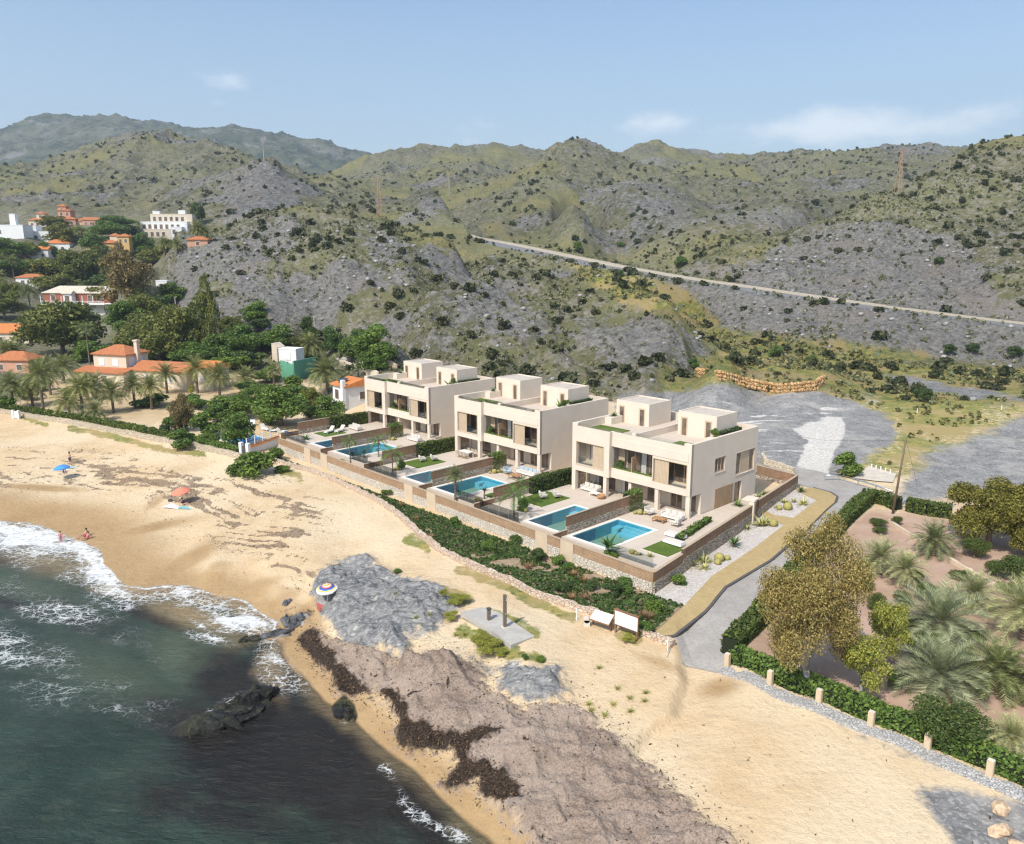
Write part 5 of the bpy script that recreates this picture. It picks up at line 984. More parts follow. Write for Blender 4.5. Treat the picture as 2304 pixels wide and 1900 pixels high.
for k in (2,1,0):
    xr={2:19.6,1:18.6,0:18.6}[k]
    hp=[(q[0]-.2,q[1]-.4,q[2]+.2,q[3]+.2) for q in (PL['R'],PL['L'])]
    poly=([(9.45,-12.15,xr,0.6-OFF[k][1])] if k!=2 else [(9.45,-12.15,20.1,-10.2),(9.45,-10.2,19.7,-7.0),(9.45,-7.0,19.1,-3.5),(9.45,-3.5,18.6,0.6),(14.6,.6,18.0,4.0),(14.6,4.0,17.4,8.0)])+[(-1.7,-11.9,9.15,0.6-OFF[k][1]),(-.2-OFF[k][0],.0,14.6-OFF[k][0],2.35-OFF[k][1])]+([(14.6,.6,16.6,12.2)] if k==2 else [])
    terrace(k,poly,hp,-.0)
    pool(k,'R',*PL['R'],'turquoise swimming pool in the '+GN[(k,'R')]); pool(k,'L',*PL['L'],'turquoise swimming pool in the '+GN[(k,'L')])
# walls between the gardens: stone below, slats above
def gwall(name,p0,p1,zb,zs,zt,label,th=.22,slat=None,stone=None,cat='garden wall',group='slat and stone garden walls',pillars=(),steps=None,zb1=None):
    p0=np.array(p0,float); p1=np.array(p1,float); L=np.linalg.norm(p1-p0); d=(p1-p0)/L; R=empty(name,(p0[0],p0[1],0),math.atan2(d[1],d[0]),label,cat,group)
    sg=steps or [(0,L,zs,zt)]; a=MB(); b=MB()
    for x0,x1,s_,t_ in sg: a.box(x0,-th/2,zb,x1,th/2,s_); b.box(x0,-th/2+.03,s_,x1,th/2-.03,t_)
    a.build('stone_base',[stone or STONEG],R); b.build('slat_screen',[slat or SLATV],R)
    c=MB()
    for x0,x1,s_,t_ in sg: c.box(x0,-th/2,t_,x1,th/2,t_+.03)
    c.build('top_rail',[plain_cache('rail_tan',(0.42,0.32,0.22))],R)
    for x in pillars: q=MB(); q.box(x-.75,-th/2-.04,zb,x+.75,th/2+.04,zt+.02); q.build('pillar',[PILL],R)
    return R
for k,nm2 in ((2,'the two gardens of the block beside the gravel bed'),(1,'the two gardens of the middle villa block'),(0,'the two gardens of the block next to the white house')):
    a=gw(k,9.3,-11.3)[:2]; b=gw(k,9.3,-.2)[:2]; gwall('garden_wall',a,b,-1.3,.75,1.65,'brown slat screen on grey stone base between '+nm2)
    a2=gw(k,9.3,-13.0)[:2]; gwall('garden_wall',a2,a,-1.3,-.4,.42,'low front end of the brown slat wall between '+nm2)
    a=gw(k,-2.0,-9.8)[:2]; b=gw(k,-2.0,4.2)[:2]; lab={2:'slat and stone wall with hedge between the two nearer villa blocks',1:'slat and stone wall with hedge between the two farther villa blocks',0:'slat and stone wall with hedge beside the white house'}[k]
    gwall('garden_wall',a,b,-1.3,.6,1.6,lab); gwall('garden_wall',gw(k,-2.0,-12.4)[:2],a,-1.3,-.3,.5,'low front end of the '+lab)
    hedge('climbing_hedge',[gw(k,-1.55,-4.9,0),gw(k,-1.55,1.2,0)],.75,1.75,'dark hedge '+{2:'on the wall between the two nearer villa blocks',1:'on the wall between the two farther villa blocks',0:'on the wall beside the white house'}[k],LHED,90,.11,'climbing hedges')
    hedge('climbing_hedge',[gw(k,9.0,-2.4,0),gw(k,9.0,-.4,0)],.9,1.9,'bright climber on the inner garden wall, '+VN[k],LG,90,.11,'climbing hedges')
# planting and furniture, garden by garden
def gp(k,x,y,z=0.02): return gw(k,x,y,z)
P='plants in the villa gardens'
# 2R
g=GN[(2,'R')]; sofa(2,13.5,-.9,0.05,'cream outdoor sofa with pale cushions in the '+g); table(2,13.1,-2.5,1.25,.8,.38,.1,'low brown wooden coffee table in the '+g); armchair(2,14.9,-2.4,-1.5,'cream armchair by the corner column in the '+g); armchair(2,11.2,-1.5,1.4,'pale armchair by the cacti in the '+g)
lawn(2,16.3,-9.4,18.9,-6.6,'small square lawn with two white sunbeds in the '+g)
for dx,dy,ww in ((17.6,-6.5,'front'),(16.6,-4.9,'rear')): 
    R=gempty(2,'day_bed',dx,dy,.03,'low white day bed, the %s one of two beside the lawn'%ww,'day bed','white day beds',.0); q=MB(); q.box(-.95,-.42,.08,.95,.42,.3); q.build('base',[WHITE],R,bevel=.02); q=MB(); q.box(-.9,-.38,.3,.9,.38,.38); q.build('mattress',[UPH],R,bevel=.02)
cactus(gp(2,10.5,-2.1),.55,'yellow barrel cacti near the porch in the '+g,'barrel cacti'); cactus(gp(2,10.9,-1.5),.5,'yellow barrel cactus pair by the armchair in the '+g,'barrel cacti',2); spike('yucca','yucca',gp(2,10.5,-1.6),1.1,'spiky dark yucca among barrel cacti in the '+g,P,h=.3)
spike('banana','strelitzia',gp(2,15.0,-12.35,-.4),1.15,'tall broad-leaved plant at the pool front in the '+g,P,h=.9); tree('bush','low_bush',gp(2,15.2,-12.3,-.5),1.7,1.0,'dark leafy bush at the pool front corner in the '+g,'bush',P)
spike('agave','agave',gp(2,17.8,-10.3),.75,'blue-green agave on the front terrace in the '+g,P); spike('yucca','agave',gp(2,17.1,-10.6),.5,'small dark rosette beside the agave in the '+g,P); cactus(gp(2,16.4,-10.9),.5,'upright yellow cactus cluster on the front terrace in the '+g,'barrel cacti')
hedge('low_hedge',[gp(2,17.4,-5.8),gp(2,16.2,1.0)],.6,.5,'low green hedge along the outer wall in the '+g,LG,80,.10,'low garden hedges')
spike('cycad','cycad',L2W(2,15.6,7.2,0),1.25,'round dark cycad by the garage door panel','cycads'); spike('banana','broad_leaf_plant',L2W(2,15.9,10.6,0),.8,'light green broad-leaved plant behind the gate pillar',P); spike('cycad','cycad',L2W(2,15.6,12.4,0),1.1,'spiky cycad behind the wall near its far corner','cycads')
# 2L
g=GN[(2,'L')]; lawn(2,-1.2,-7.4,2.3,-3.0,'lawn with two rounded lounge chairs in the '+g)
for i,(x,y) in enumerate(((.5,-5.2),(1.3,-4.0))): armchair(2,x,y,2.6,'low rounded lounge chair, %s the hedge in the %s'%(('nearer to','farther from')[i],g),z=.03)
sofa(2,2.2,.3,0,'white sofa under the porch of the '+g,3); table(2,3.6,-.6,1.2,.7,.36,0,'pale low table in front of the porch in the '+g,COPING); R=gempty(2,'fire_bowl',4.6,-.9,0,'round orange-brown bowl table by the porch in the '+g,'bowl',None); q=MB(); q.lathe([(0,.02),(.28,.03),(.42,.2),(.44,.42),(.40,.42),(.36,.25),(0,.22)],14); q.build('bowl',[TEAK],R,True)
tree('bush','garden_bush',gp(2,1.8,-9.4),1.3,1.5,'silvery green bush beside the pool in the '+g,'bush',P); cactus(gp(2,2.3,-9.5),.5,'yellow barrel cactus by the bush in the '+g,'barrel cacti'); palm('palm_tree',gp(2,2.9,-11.7,-.3),2.7,1.9,'slender young palm by the front glass in the '+g,'palms in the villa gardens',PALMT,.07); palm('palm_tree',gp(2,.6,-8.6),2.3,1.6,'broad-leaved young palm by the hedge in the '+g,'palms in the villa gardens',PALMT,.07); spike('banana','broad_leaf_plant',gp(2,1.4,1.4),1.0,'dark tall plant under the porch of the '+g,P)
# 1R
g=GN[(1,'R')]; sofa(1,13.3,-.7,0,'white sofa with blue-grey cushions in the '+g,4,UPHB); table(1,13.3,-2.6,1.4,.9,.4,.1,'orange wooden table with a plant in the '+g); armchair(1,11.4,-2.0,1.4,'pale wooden armchair with grey cushion in the '+g,UPHB)
palm('palm_tree',gp(1,14.6,-12.4,-.3),2.9,1.35,'palm with pale trunk at the pool front in the '+g,'palms in the villa gardens',PALMC,.14); cactus(gp(1,16.9,-11.4),.55,'yellow barrel cactus on the front terrace in the '+g,'barrel cacti'); spike('yucca','yucca',gp(1,16.6,-10.2),1.2,'slender yucca on the front terrace in the '+g,P,h=.7); spike('agave','agave',gp(1,16.5,-11.2),.6,'dark agave beside the cactus in the '+g,P)
cactus(gp(1,10.2,-2.9),.6,'yellow barrel cacti by the climber in the '+g,'barrel cacti'); spike('agave','agave',gp(1,10.4,-2.1),.9,'pale agave by the climber in the '+g,P); lawn(1,15.6,-9.6,17.9,-6.0,'strip of lawn behind the yucca in the '+g); lounger(1,17.0,-8.2,1.6,'white sunbed on the lawn strip in the '+g)
# 1L
g=GN[(1,'L')]; lawn(1,-1.0,-8.0,2.4,-3.6,'lawn with two cream chairs in the '+g)
for i,(x,y) in enumerate(((.4,-5.7),(1.0,-4.4))): armchair(1,x,y,2.7,'cream high-backed chair, %s the hedge in the %s'%(('nearer to','farther from')[i],g),z=.03)
table(1,2.2,-.3,1.8,.95,.72,0,'long pale dining table on the terrace in the '+g,COPING)
for i,(x,y,rz) in enumerate(((1.6,-1.05,3.1),(2.3,-1.05,3.1),(2.9,-1.05,3.1),(1.6,.45,0),(2.3,.45,0),(2.9,.45,0))): dchair(1,x,y,rz,'woven dining chair at the long pale terrace table')
tree('bush','garden_bush',gp(1,1.6,-9.7),1.2,1.3,'dark round bush in front of the lawn in the '+g,'bush',P); cactus(gp(1,1.3,-10.0),.5,'yellow cacti under the bush in the '+g,'barrel cacti'); palm('palm_tree',gp(1,2.7,-11.7,-.3),2.9,1.9,'slender broad-leaved palm at the front in the '+g,'palms in the villa gardens',PALMT,.07)
# 0R, 0L
g=GN[(0,'R')]; palm('palm_tree',gp(0,14.9,-12.3,-.3),2.7,1.4,'thin young palm at the pool front in the '+g,'palms in the villa gardens',PALMT,.06); palm('palm_tree',gp(0,16.2,-9.0),2.2,1.7,'broad young palm on the terrace in the '+g,'palms in the villa gardens',PALMT,.07); spike('yucca','yucca',gp(0,15.4,-10.6),1.1,'dark slender yucca by the pool in the '+g,P,h=.5); sofa(0,12.6,-.7,0,'white sofa by the corner column in the '+g,3); cactus(gp(0,10.3,-2.6),.55,'yellow barrel cacti by the climber in the '+g,'barrel cacti')
g=GN[(0,'L')]; lawn(0,-.9,-8.2,2.2,-4.6,'lawn with two white sun loungers in the '+g); lounger(0,.4,-6.3,.35,'white sun lounger nearer the beach in the '+g); lounger(0,.9,-4.9,.35,'white sun lounger nearer the porch in the '+g); sofa(0,1.2,-2.6,0,'pale low sofa on the terrace in the '+g,3); spike('banana','broad_leaf_plant',gp(0,1.6,-10.8),1.0,'dark broad-leaved plant at the front corner in the '+g,P)
# glass fences along the terrace fronts
for k in (2,1,0):
    for u,x0,x1 in (('R',14.5,{2:19.5,1:18.5,0:18.5}[k]),('L',-1.6,4.0)):
        R=gempty(k,'glass_fence',0,0,0,'clear frameless glass fence at the front edge of the '+GN[(k,u)],'glass fence','glass fences'); n=int((x1-x0)/1.3)
        for i in range(n): q=MB(); xa=x0+(x1-x0)*i/n; q.box(xa+.02,-12.12,.0,xa+(x1-x0)/n-.02,-12.10,.95); q.build('glass_panel',[GLASS],R)
        for i in range(n+1): q=MB(); xa=x0+(x1-x0)*i/n; q.box(xa-.018,-12.14,.0,xa+.018,-12.08,.12); q.build('clamp',[STEEL],R)
# perimeter walls
c0=vw(2,20.9,-13.95); c1=vw(2,-41.4,-12.5); L=np.linalg.norm(c1-c0)
gwall('perimeter_wall',c1,c0,-1.7,-.30,.55,'long brown slat wall on pale stone base facing the planted strip',.26,SLATH,STONEP,pillars=[L-(20.9-x) for x in (11.7,8.6,-7.6,-11.6,-29.4,-33.5)])
s0=c0; s1=vw(2,16.1,18.4); Ls=np.linalg.norm(s1-s0); gwall('perimeter_wall',s0,s1,-1.7,-.2,.6,'brown upright-slat wall on grey stone along the gravel bed',.26,SLATV,STONEG,steps=[(0,4.9,-.25,.58),(4.9,20.0,.15,.98),(21.3,Ls,.25,1.1)])
gt=empty('gate',(*(s0+(s1-s0)/Ls*20.65),0),math.atan2(*(s1-s0)[::-1]),'brown gate with pale pillar in the gravel-bed wall','gate'); q=MB(); q.box(-.6,-.04,-.7,.6,.04,1.0); q.build('gate_leaf',[SLATV],gt); q=MB(); q.box(-.95,-.25,-.8,-.62,.25,1.35); q.build('pillar',[PLAST],gt); q=MB(); q.box(-1.0,-.3,1.35,.3,.9,1.5); q.build('letterbox_roof',[PLAST],gt)
gwall('perimeter_wall',s1,vw(2,11,18.9),-1.5,.1,1.1,'brown back wall behind the villa block beside the gravel bed',.24,SLATV,STONEG)
# ------------------------------------------------------------------ road, pavement, gravel bed (sheets lying on the ground)
def drape(name,poly,mat,off,kind='structure',step=0.6,label=None,cat=None,thick=0.0,zs=None):
    """flat sheet following the ground: outline in world xy"""
    P=np.array([p[:2] for p in poly]); mn=P.min(0); mx=P.max(0); m=MB(); bm=bmesh.new(); 
    vs=[bm.verts.new((x,y,0)) for x,y in P]; bm.faces.new(vs)
    for ax in (0,1):
        n=int((mx[ax]-mn[ax])/step)
        for i in range(1,n+1):
            co=[0,0,0]; no=[0,0,0]; co[ax]=mn[ax]+i*(mx[ax]-mn[ax])/(n+1); no[ax]=1
            bmesh.ops.bisect_plane(bm,geom=bm.verts[:]+bm.edges[:]+bm.faces[:],plane_co=co,plane_no=no)
    for v in bm.verts: v.co.z=(hz(v.co.x,v.co.y) if zs is None else zs(v.co.x,v.co.y))+off
    if thick:
        r=bmesh.ops.extrude_face_region(bm,geom=bm.faces[:]); 
        for v in [e for e in r['geom'] if isinstance(e,bmesh.types.BMVert)]: v.co.z-=thick
    bmesh.ops.recalc_face_normals(bm,faces=bm.faces[:])
    me=bpy.data.meshes.new(name); bm.to_mesh(me); bm.free(); me.materials.append(mat); o=link(name,me); 
    if not thick and me.polygons and me.polygons[0].normal.z<0: me.flip_normals()
    return tag(o,label,cat,None,kind)
def hitp(pts): return [hit(u,v) for u,v in pts]
ROADM=NT('road_concrete'); _n=ROADM.noise(0.5,5,0.65); ROADM=ROADM.fin(ROADM.mix(ROADM.rng(ROADM.noise(5,4,0.8),0.45,0.7),ROADM.mix(ROADM.rng(_n,0.3,0.7),(0.31,0.285,0.255),(0.40,0.37,0.335)),(0.26,0.235,0.21)),0.9,ROADM.bump(ROADM.noise(9,3,0.7),0.02,0.5),0.2)
KERB=[(1797,1093),(1830,1100),(1868,1110),(1884,1120),(1881,1130),(1801,1207),(1734,1264),(1633,1324),(1613,1348),(1600,1365),(1587,1380),(1518,1434),(1497,1437)]
KW=hitp(KERB)
road=hitp([(1512,1450),(1500,1480),(1535,1492),(1580,1508),(1620,1517),(1630,1490),(1648,1462),(1720,1390),(1830,1255),(1960,1125),(2005,1130),(2040,1135),(2010,1118),(1900,1085),(1830,1062),(1760,1050),(1700,1058),(1780,1088)])+KW[::1]
ring=[p for p in road]
drape('road',hitp([(1780,1086),(1720,1062),(1760,1046),(1840,1060),(1905,1082),(2012,1116),(2150,1136),(2140,1152),(2010,1128),(1965,1118),(1830,1252),(1725,1385),(1650,1460),(1632,1490),(1622,1517),(1580,1508),(1535,1492),(1500,1480),(1512,1450),(1497,1437),(1518,1434),(1587,1380),(1600,1365),(1613,1348),(1633,1324),(1734,1264),(1801,1207),(1881,1130),(1884,1120),(1868,1110),(1830,1100)]),ROADM,0.03)
INNER=[(1469,1431),(1541,1365),(1600,1301),(1704,1231),(1764,1184),(1787,1167),(1838,1128),(1790,1104)]
TREADM=NT('yellow_paving'); _b=TREADM.n.new('ShaderNodeTexBrick'); _b.inputs['Scale'].default_value=1; _b.inputs['Brick Width'].default_value=.4; _b.inputs['Row Height'].default_value=.2; _b.inputs['Mortar Size'].default_value=.012; _b.inputs['Color1'].default_value=(.40,.29,.135,1); _b.inputs['Color2'].default_value=(.47,.35,.17,1); _b.inputs['Mortar'].default_value=(.30,.22,.11,1); TREADM.l.new(TREADM.vmap((1,1,1),(0,0,TH)),_b.inputs[0]); TREADM=TREADM.fin(TREADM.mix(TREADM.rng(TREADM.noise(0.8,4,0.7),0.35,0.7),_b.outputs[0],TREADM.mix(.3,_b.outputs[0],(.33,.25,.13))),0.9,None,0.15)
pave=[k for k in KW[1:]]+hitp(INNER)
drape('pavement',pave,TREADM,0.13,thick=0.25)
# dark kerb along the pavement
kb=MB()
for a,b in zip(KW[1:-1],KW[2:]):
    d=(b-a)[:2]; d/=np.linalg.norm(d); s=np.array([-d[1],d[0]])*0.11; za,zb=hz(*a[:2]),hz(*b[:2]); kb.prism([tuple(a[:2]-s),tuple(b[:2]-s),tuple(b[:2]+s),tuple(a[:2]+s)],-2.2,0,ztop=[za+.15,zb+.15,zb+.15,za+.15])
o=kb.build('kerb',[plain('dark_kerb',(0.10,0.09,0.085),0.85,0.1,3)]); o['kind']='structure'
GRAVM=NT('pale_gravel'); _v=GRAVM.voro(9,out='Color'); _s=GRAVM.n.new('ShaderNodeSeparateColor'); GRAVM.l.new(_v,_s.inputs[0]); GRAVM=GRAVM.fin(GRAVM.mix(GRAVM.rng(GRAVM.noise(1.6,5,0.8),0.58,0.7),GRAVM.mix(_s.outputs[0],(.40,.355,.32),(.60,.55,.50)),(.20,.16,.13)),0.95,GRAVM.bump(GRAVM.voro(9),0.03,.8),0.2)
wl_=lambda y:vw(2,20.75-(y+13.95)*.1484,y)
drape('gravel_bed',[wl_(-14.2),wl_(8.4)]+[p[:2] for p in hitp([(1716,1163),(1770,1178),(1764,1184),(1704,1231),(1600,1301),(1541,1365)])]+[vw(2,24.2,-16.4)][:0],GRAVM,0.05)
drape('gravel_bed',[wl_(9.6),wl_(18.3)]+[p[:2] for p in hitp([(1800,1106),(1838,1128),(1787,1167),(1740,1160)])],GRAVM,0.05)
drape('gate_path',[wl_(8.4),wl_(9.6)]+[p[:2] for p in hitp([(1740,1160),(1787,1167),(1764,1184),(1716,1163)])],TREADM,0.07)
A='agaves and cacti in the gravel bed'
for i,(u,v,s,lb) in enumerate((zB_ for zB_ in ((1714,1184,1.0,'large pale agave clump in the gravel bed beside two round cacti'),(1680,1192,.55,'small agave in the gravel bed next to the large clump'),(1730,1178,.6,'agave half behind the large clump in the gravel bed'),(1806,1137,.75,'spiky agave in the small upper gravel bed'),(1766,1133,.6,'agave left of the upper barrel cactus, upper gravel bed'),(1786,1131,.45,'low agave behind the upper barrel cactus'),(1748,1144,.4,'tiny agave at the edge of the upper gravel bed'),(1553,1275,.9,'spiky yellow-green agave at the wall in the lower gravel bed'),(1583,1266,.8,'agave next to the lower round cacti'),(1584,1282,.6,'small agave in front of the lower round cacti')))):
    p=hit(u,v); spike('agave','agave',p,s*2.0,lb,A)
for u,v,s,n,lb in ((1740,1185,1.1,2,'two big round cacti behind the large agave clump'),(1772,1148,1.2,2,'pair of yellow barrel cacti in the upper gravel bed'),(1618,1264,1.15,3,'row of round yellow cacti in the lower gravel bed')): cactus(hit(u,v),s*.8,lb,A,n)
for u,v,s,lb in ((1652,1232,1.35,'dark cycad alone in the middle of the gravel bed'),(1527,1312,1.0,'dark leafy plant at the corner of the perimeter wall'),(1802,1110,1.0,'dark cycad at the top end of the gravel bed')): spike('cycad','cycad',hit(u,v),s,lb,'cycads',h=.25)
tree('bush','low_bush',hit(1527,1318),1.3,1.1,'dark leafy bush in the gravel at the wall corner','bush')
# ------------------------------------------------------------------ planted strip with low stone wall
LOWW=[(590,1031),(640,1046)]+zv((0,985),(150,1040),(350,1130),(550,1230),(700,1340),(850,1480),(1000,1600))+zw((0,150),(350,310),(690,430),(830,470),(1180,610),(1440,715))
LW=hitp(LOWW)
def lowwall(name,pts,w,h,mat,label,seed=1,lump=.10,cap=None,below=.6):
    o0=np.array(pts[0]); R=empty(name,o0,0,label,'wall','low walls'); m=MB(); rr=random.Random(seed); ps=[]
    for a,b in zip(pts[:-1],pts[1:]):
        n=max(1,int(np.linalg.norm((b-a)[:2])/0.45)); ps+=[a+(b-a)*i/n for i in range(n)]
    ps.append(pts[-1]); L=[];Rr=[]
    for i,p in enumerate(ps):
        d=(ps[min(i+1,len(ps)-1)]-ps[max(i-1,0)])[:2]; d/=np.linalg.norm(d)+1e-9; s=np.array([-d[1],d[0]])*(w/2+rr.uniform(-lump,lump)*.4); z=hz(p[0],p[1]); L.append((p[0]-o0[0]-s[0],p[1]-o0[1]-s[1],z-o0[2])); Rr.append((p[0]-o0[0]+s[0],p[1]-o0[1]+s[1],z-o0[2]))
    V=[];Fc=[]
    for a,b in zip(L,Rr):
        t_=h+rr.uniform(-lump,lump); V+=[(a[0],a[1],a[2]-below),(a[0],a[1],a[2]+t_),(b[0],b[1],b[2]+t_+rr.uniform(-.04,.04)),(b[0],b[1],b[2]-below)]
    for i in range(len(ps)-1):
        k=i*4; Fc+=[(k,k+4,k+5,k+1),(k+1,k+5,k+6,k+2),(k+2,k+6,k+7,k+3)]
    Fc+=[(0,1,2,3),(len(V)-1,len(V)-2,len(V)-3,len(V)-4)]; m.add(V,Fc); m.build('stonework',[mat],R); return R
STONER=stonemat('pinkish_stone',(0.60,0.42,0.30),(0.74,0.62,0.49),(0.36,0.26,0.18),3.2)
lowwall('stone_wall',LW,.5,.45,STONER,'low curving pinkish stone wall along the planted strip',3)
# strip soil and ground cover
wa=[vw(2,x,-14.2+0*(x)) for x in (21.1,10,0,-10,-20,-30,-40)]
strip=[p[:2] for p in LW[1:-2]]+[p[:2] for p in hitp([(1466,1428),(1541,1365)])]+[tuple(w) for w in wa]
drape('planted_strip',strip,NT('strip_soil').m if False else plain('strip_soil',(0.30,0.22,0.14),0.95,0.3,3,0.03),0.06,step=.8)
rng=np.random.default_rng(21); SP=np.array([p[:2] for p in strip]); mn,mx=SP.min(0),SP.max(0); Q=rng.random((170000,2))*(mx-mn)+mn; Q=Q[sdpoly(Q[:,0],Q[:,1],SP)>0.12]
dn=fbm(Q[:,0]/1.6,Q[:,1]/1.6,4,401)+0.25*(fbm(Q[:,0]/6,Q[:,1]/6,2,402)-.5); Q=Q[dn>0.31][:110000]; zq=np.array([hz(*q) for q in Q]); 
V,Fc=leaves(np.stack([Q[:,0],Q[:,1],zq+0.09+0.14*rng.random(len(Q))],-1),np.stack([rng.normal(size=len(Q))*.8,rng.normal(size=len(Q))*.8,np.ones(len(Q))],-1),0.125,rng,.65)
tag(link('ground_cover',new_mesh('ground_cover',V,Fc,False,(LGC,))),'dark green ground cover plants filling the strip below the brown wall','ground cover',None,'stuff')
# individual shrubs in the strip
TREE['tuft']=[]; 
for v_ in range(2):
    V,Fc=spiky(90,.55,.012,np.random.default_rng(v_+3),(35,88),.5,3); TREE['tuft'].append(new_mesh('leaves',V,Fc,False,(LRED,)))
def tuft(p,s,label,group=None):
    _tc[0]+=1; return tag(link('ornamental_grass',TREE['tuft'][_tc[0]%2]),label,'ornamental grass',group) if False else _tuft(p,s,label,group)
def _tuft(p,s,label,group):
    o=link('ornamental_grass',TREE['tuft'][_tc[0]%2]); o.location=tuple(p); o.scale=(s,s,s); o.rotation_euler=(0,0,_tc[0]); return tag(o,label,'ornamental grass',group)
for i,(u,v) in enumerate(zw((305,110),(660,165),(750,215),(645,350),(745,350),(1210,485),(1250,500))): tuft(hit(u,v),1.5,'reddish tuft of ornamental grass in the planted strip','reddish grass tufts in the planted strip')
for i,(u,v) in enumerate(zv((930,1500),(820,1360),(700,1250))): tuft(hit(u,v),1.3,'reddish tuft of ornamental grass in the planted strip','reddish grass tufts in the planted strip')
for i,(u,v) in enumerate(((951,1124),(1024,1181),(1110,1190),(1213,1262),(1281,1286),(1255,1270),(1383,1340),(1410,1338),(1405,1320),(1265,1335),(1470,1380),(870,1115),(812,1075),(770,1050),(735,1035),(700,1012),(1160,1225),(1100,1240),(1330,1330),(1450,1425))):
    w_=1.15+.5*((i*37)%7)/7; tree('bush' if i%3 else 'dark','strip_shrub',hit(u,v),w_,w_*.75,'rounded green shrub rising from the ground cover below the brown wall','shrub','shrubs in the planted strip')
# ------------------------------------------------------------------ right hand garden
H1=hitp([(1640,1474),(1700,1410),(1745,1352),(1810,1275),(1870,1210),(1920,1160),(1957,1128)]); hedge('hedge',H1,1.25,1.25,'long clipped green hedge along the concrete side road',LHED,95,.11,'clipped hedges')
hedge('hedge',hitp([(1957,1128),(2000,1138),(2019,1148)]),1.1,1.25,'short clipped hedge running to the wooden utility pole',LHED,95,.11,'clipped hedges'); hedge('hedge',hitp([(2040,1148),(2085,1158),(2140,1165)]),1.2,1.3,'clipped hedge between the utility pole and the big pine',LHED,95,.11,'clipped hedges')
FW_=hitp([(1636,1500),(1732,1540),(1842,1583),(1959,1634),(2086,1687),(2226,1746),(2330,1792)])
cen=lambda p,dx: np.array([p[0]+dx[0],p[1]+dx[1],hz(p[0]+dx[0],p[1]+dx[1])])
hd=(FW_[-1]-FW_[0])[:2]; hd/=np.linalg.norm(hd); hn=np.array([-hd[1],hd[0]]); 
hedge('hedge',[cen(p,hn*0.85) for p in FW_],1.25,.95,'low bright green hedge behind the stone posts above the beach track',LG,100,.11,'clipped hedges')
lowwall('rubble_wall',[cen(p,-hn*0.45) for p in FW_],1.0,.12,STONEWF,'low whitish rubble wall along the sandy track',9,.08)
for i,p in enumerate(FW_[:6]):
    R=empty('stone_post',p,math.atan2(hd[1],hd[0]),'pale rough stone post in the hedge along the sandy track','post','stone posts along the hedge'); m=MB(); m.box(-.17,-.15,-.4,.17,.15,.88); m.build('shaft',[plain_cache('post_stone',(0.56,0.44,0.30))],R,bevel=.03); m=MB(); m.box(-.16,-.14,.88,.16,.14,.93); m.build('cap',[plain_cache('post_cap',(0.62,0.56,0.46))],R,bevel=.02)
def zc(u,v,p):           # height of a pixel row above ground point p
    return zat(u,v,p[1])-p[2]
for (bu,bv,cu,cv,R_,kind,lb) in ((1978,1292,1985,1254,2.0,PALMB,'bushy date palm beside the box shrub at the top of the garden'),(2035,1318,2038,1280,1.75,PALMB,'date palm in the middle of the upper pink garden bed'),(2098,1250,2100,1214,2.1,PALMC,'date palm beside the garden dividing wall below the pine'),(2110,1436,2104,1398,3.3,PALMB,'largest pale date palm with drooping fronds in the pink garden'),(2112,1560,2112,1518,2.9,PALMB,'date palm with bare trunk in front of the green bush'),(2235,1560,2229,1506,2.5,PALMC,'upright date palm near the right-hand side of the garden'),(2300,1440,2300,1372,2.8,PALMB,'pale date palm cut by the picture edge'),(2189,1371,2185,1335,2.0,PALMB,'pale date palm behind the largest one'),(2272,1694,2272,1655,1.35,PALMB,'small bluish fan-like palm above the hedge'),(2330,1575,2320,1530,2.3,PALMC,'palm mostly outside the picture above the small bluish palm')):
    p=hit(bu,bv); palm('date_palm',p,max(.5,zc(cu,cv,p)),R_*1.08,lb,'date palms in the pink garden',kind,.24)
def treepx(kind,name,u,v,ru,rv,lb,bv=None,cat='tree',group=None,dy=None):
    p=hit(u,bv if bv else v+rv); px=F/p[1]; w=2*ru/px; top=zat(u,v-rv,p[1])-p[2]; return tree(kind,name,p,w,max(top,.4),lb,cat,group)
treepx('tamarisk','tamarisk_tree',1812,1378,142,152,'huge olive-brown feathery tree beside the road hedge',1556); treepx('olive','olive_tree',1935,1490,66,62,'smaller yellow-green tree leaning beside the huge feathery one',1575); treepx('olive','olive_tree',1990,1415,60,60,'loose olive tree between the feathery tree and the date palms',1500)
treepx('bigpine','pine_tree',2222,1134,92,80,'broad dense pine above the pink garden',1232); treepx('bigpine','pine_tree',2310,1188,55,52,'second pine at the picture edge below the broad one',1250)
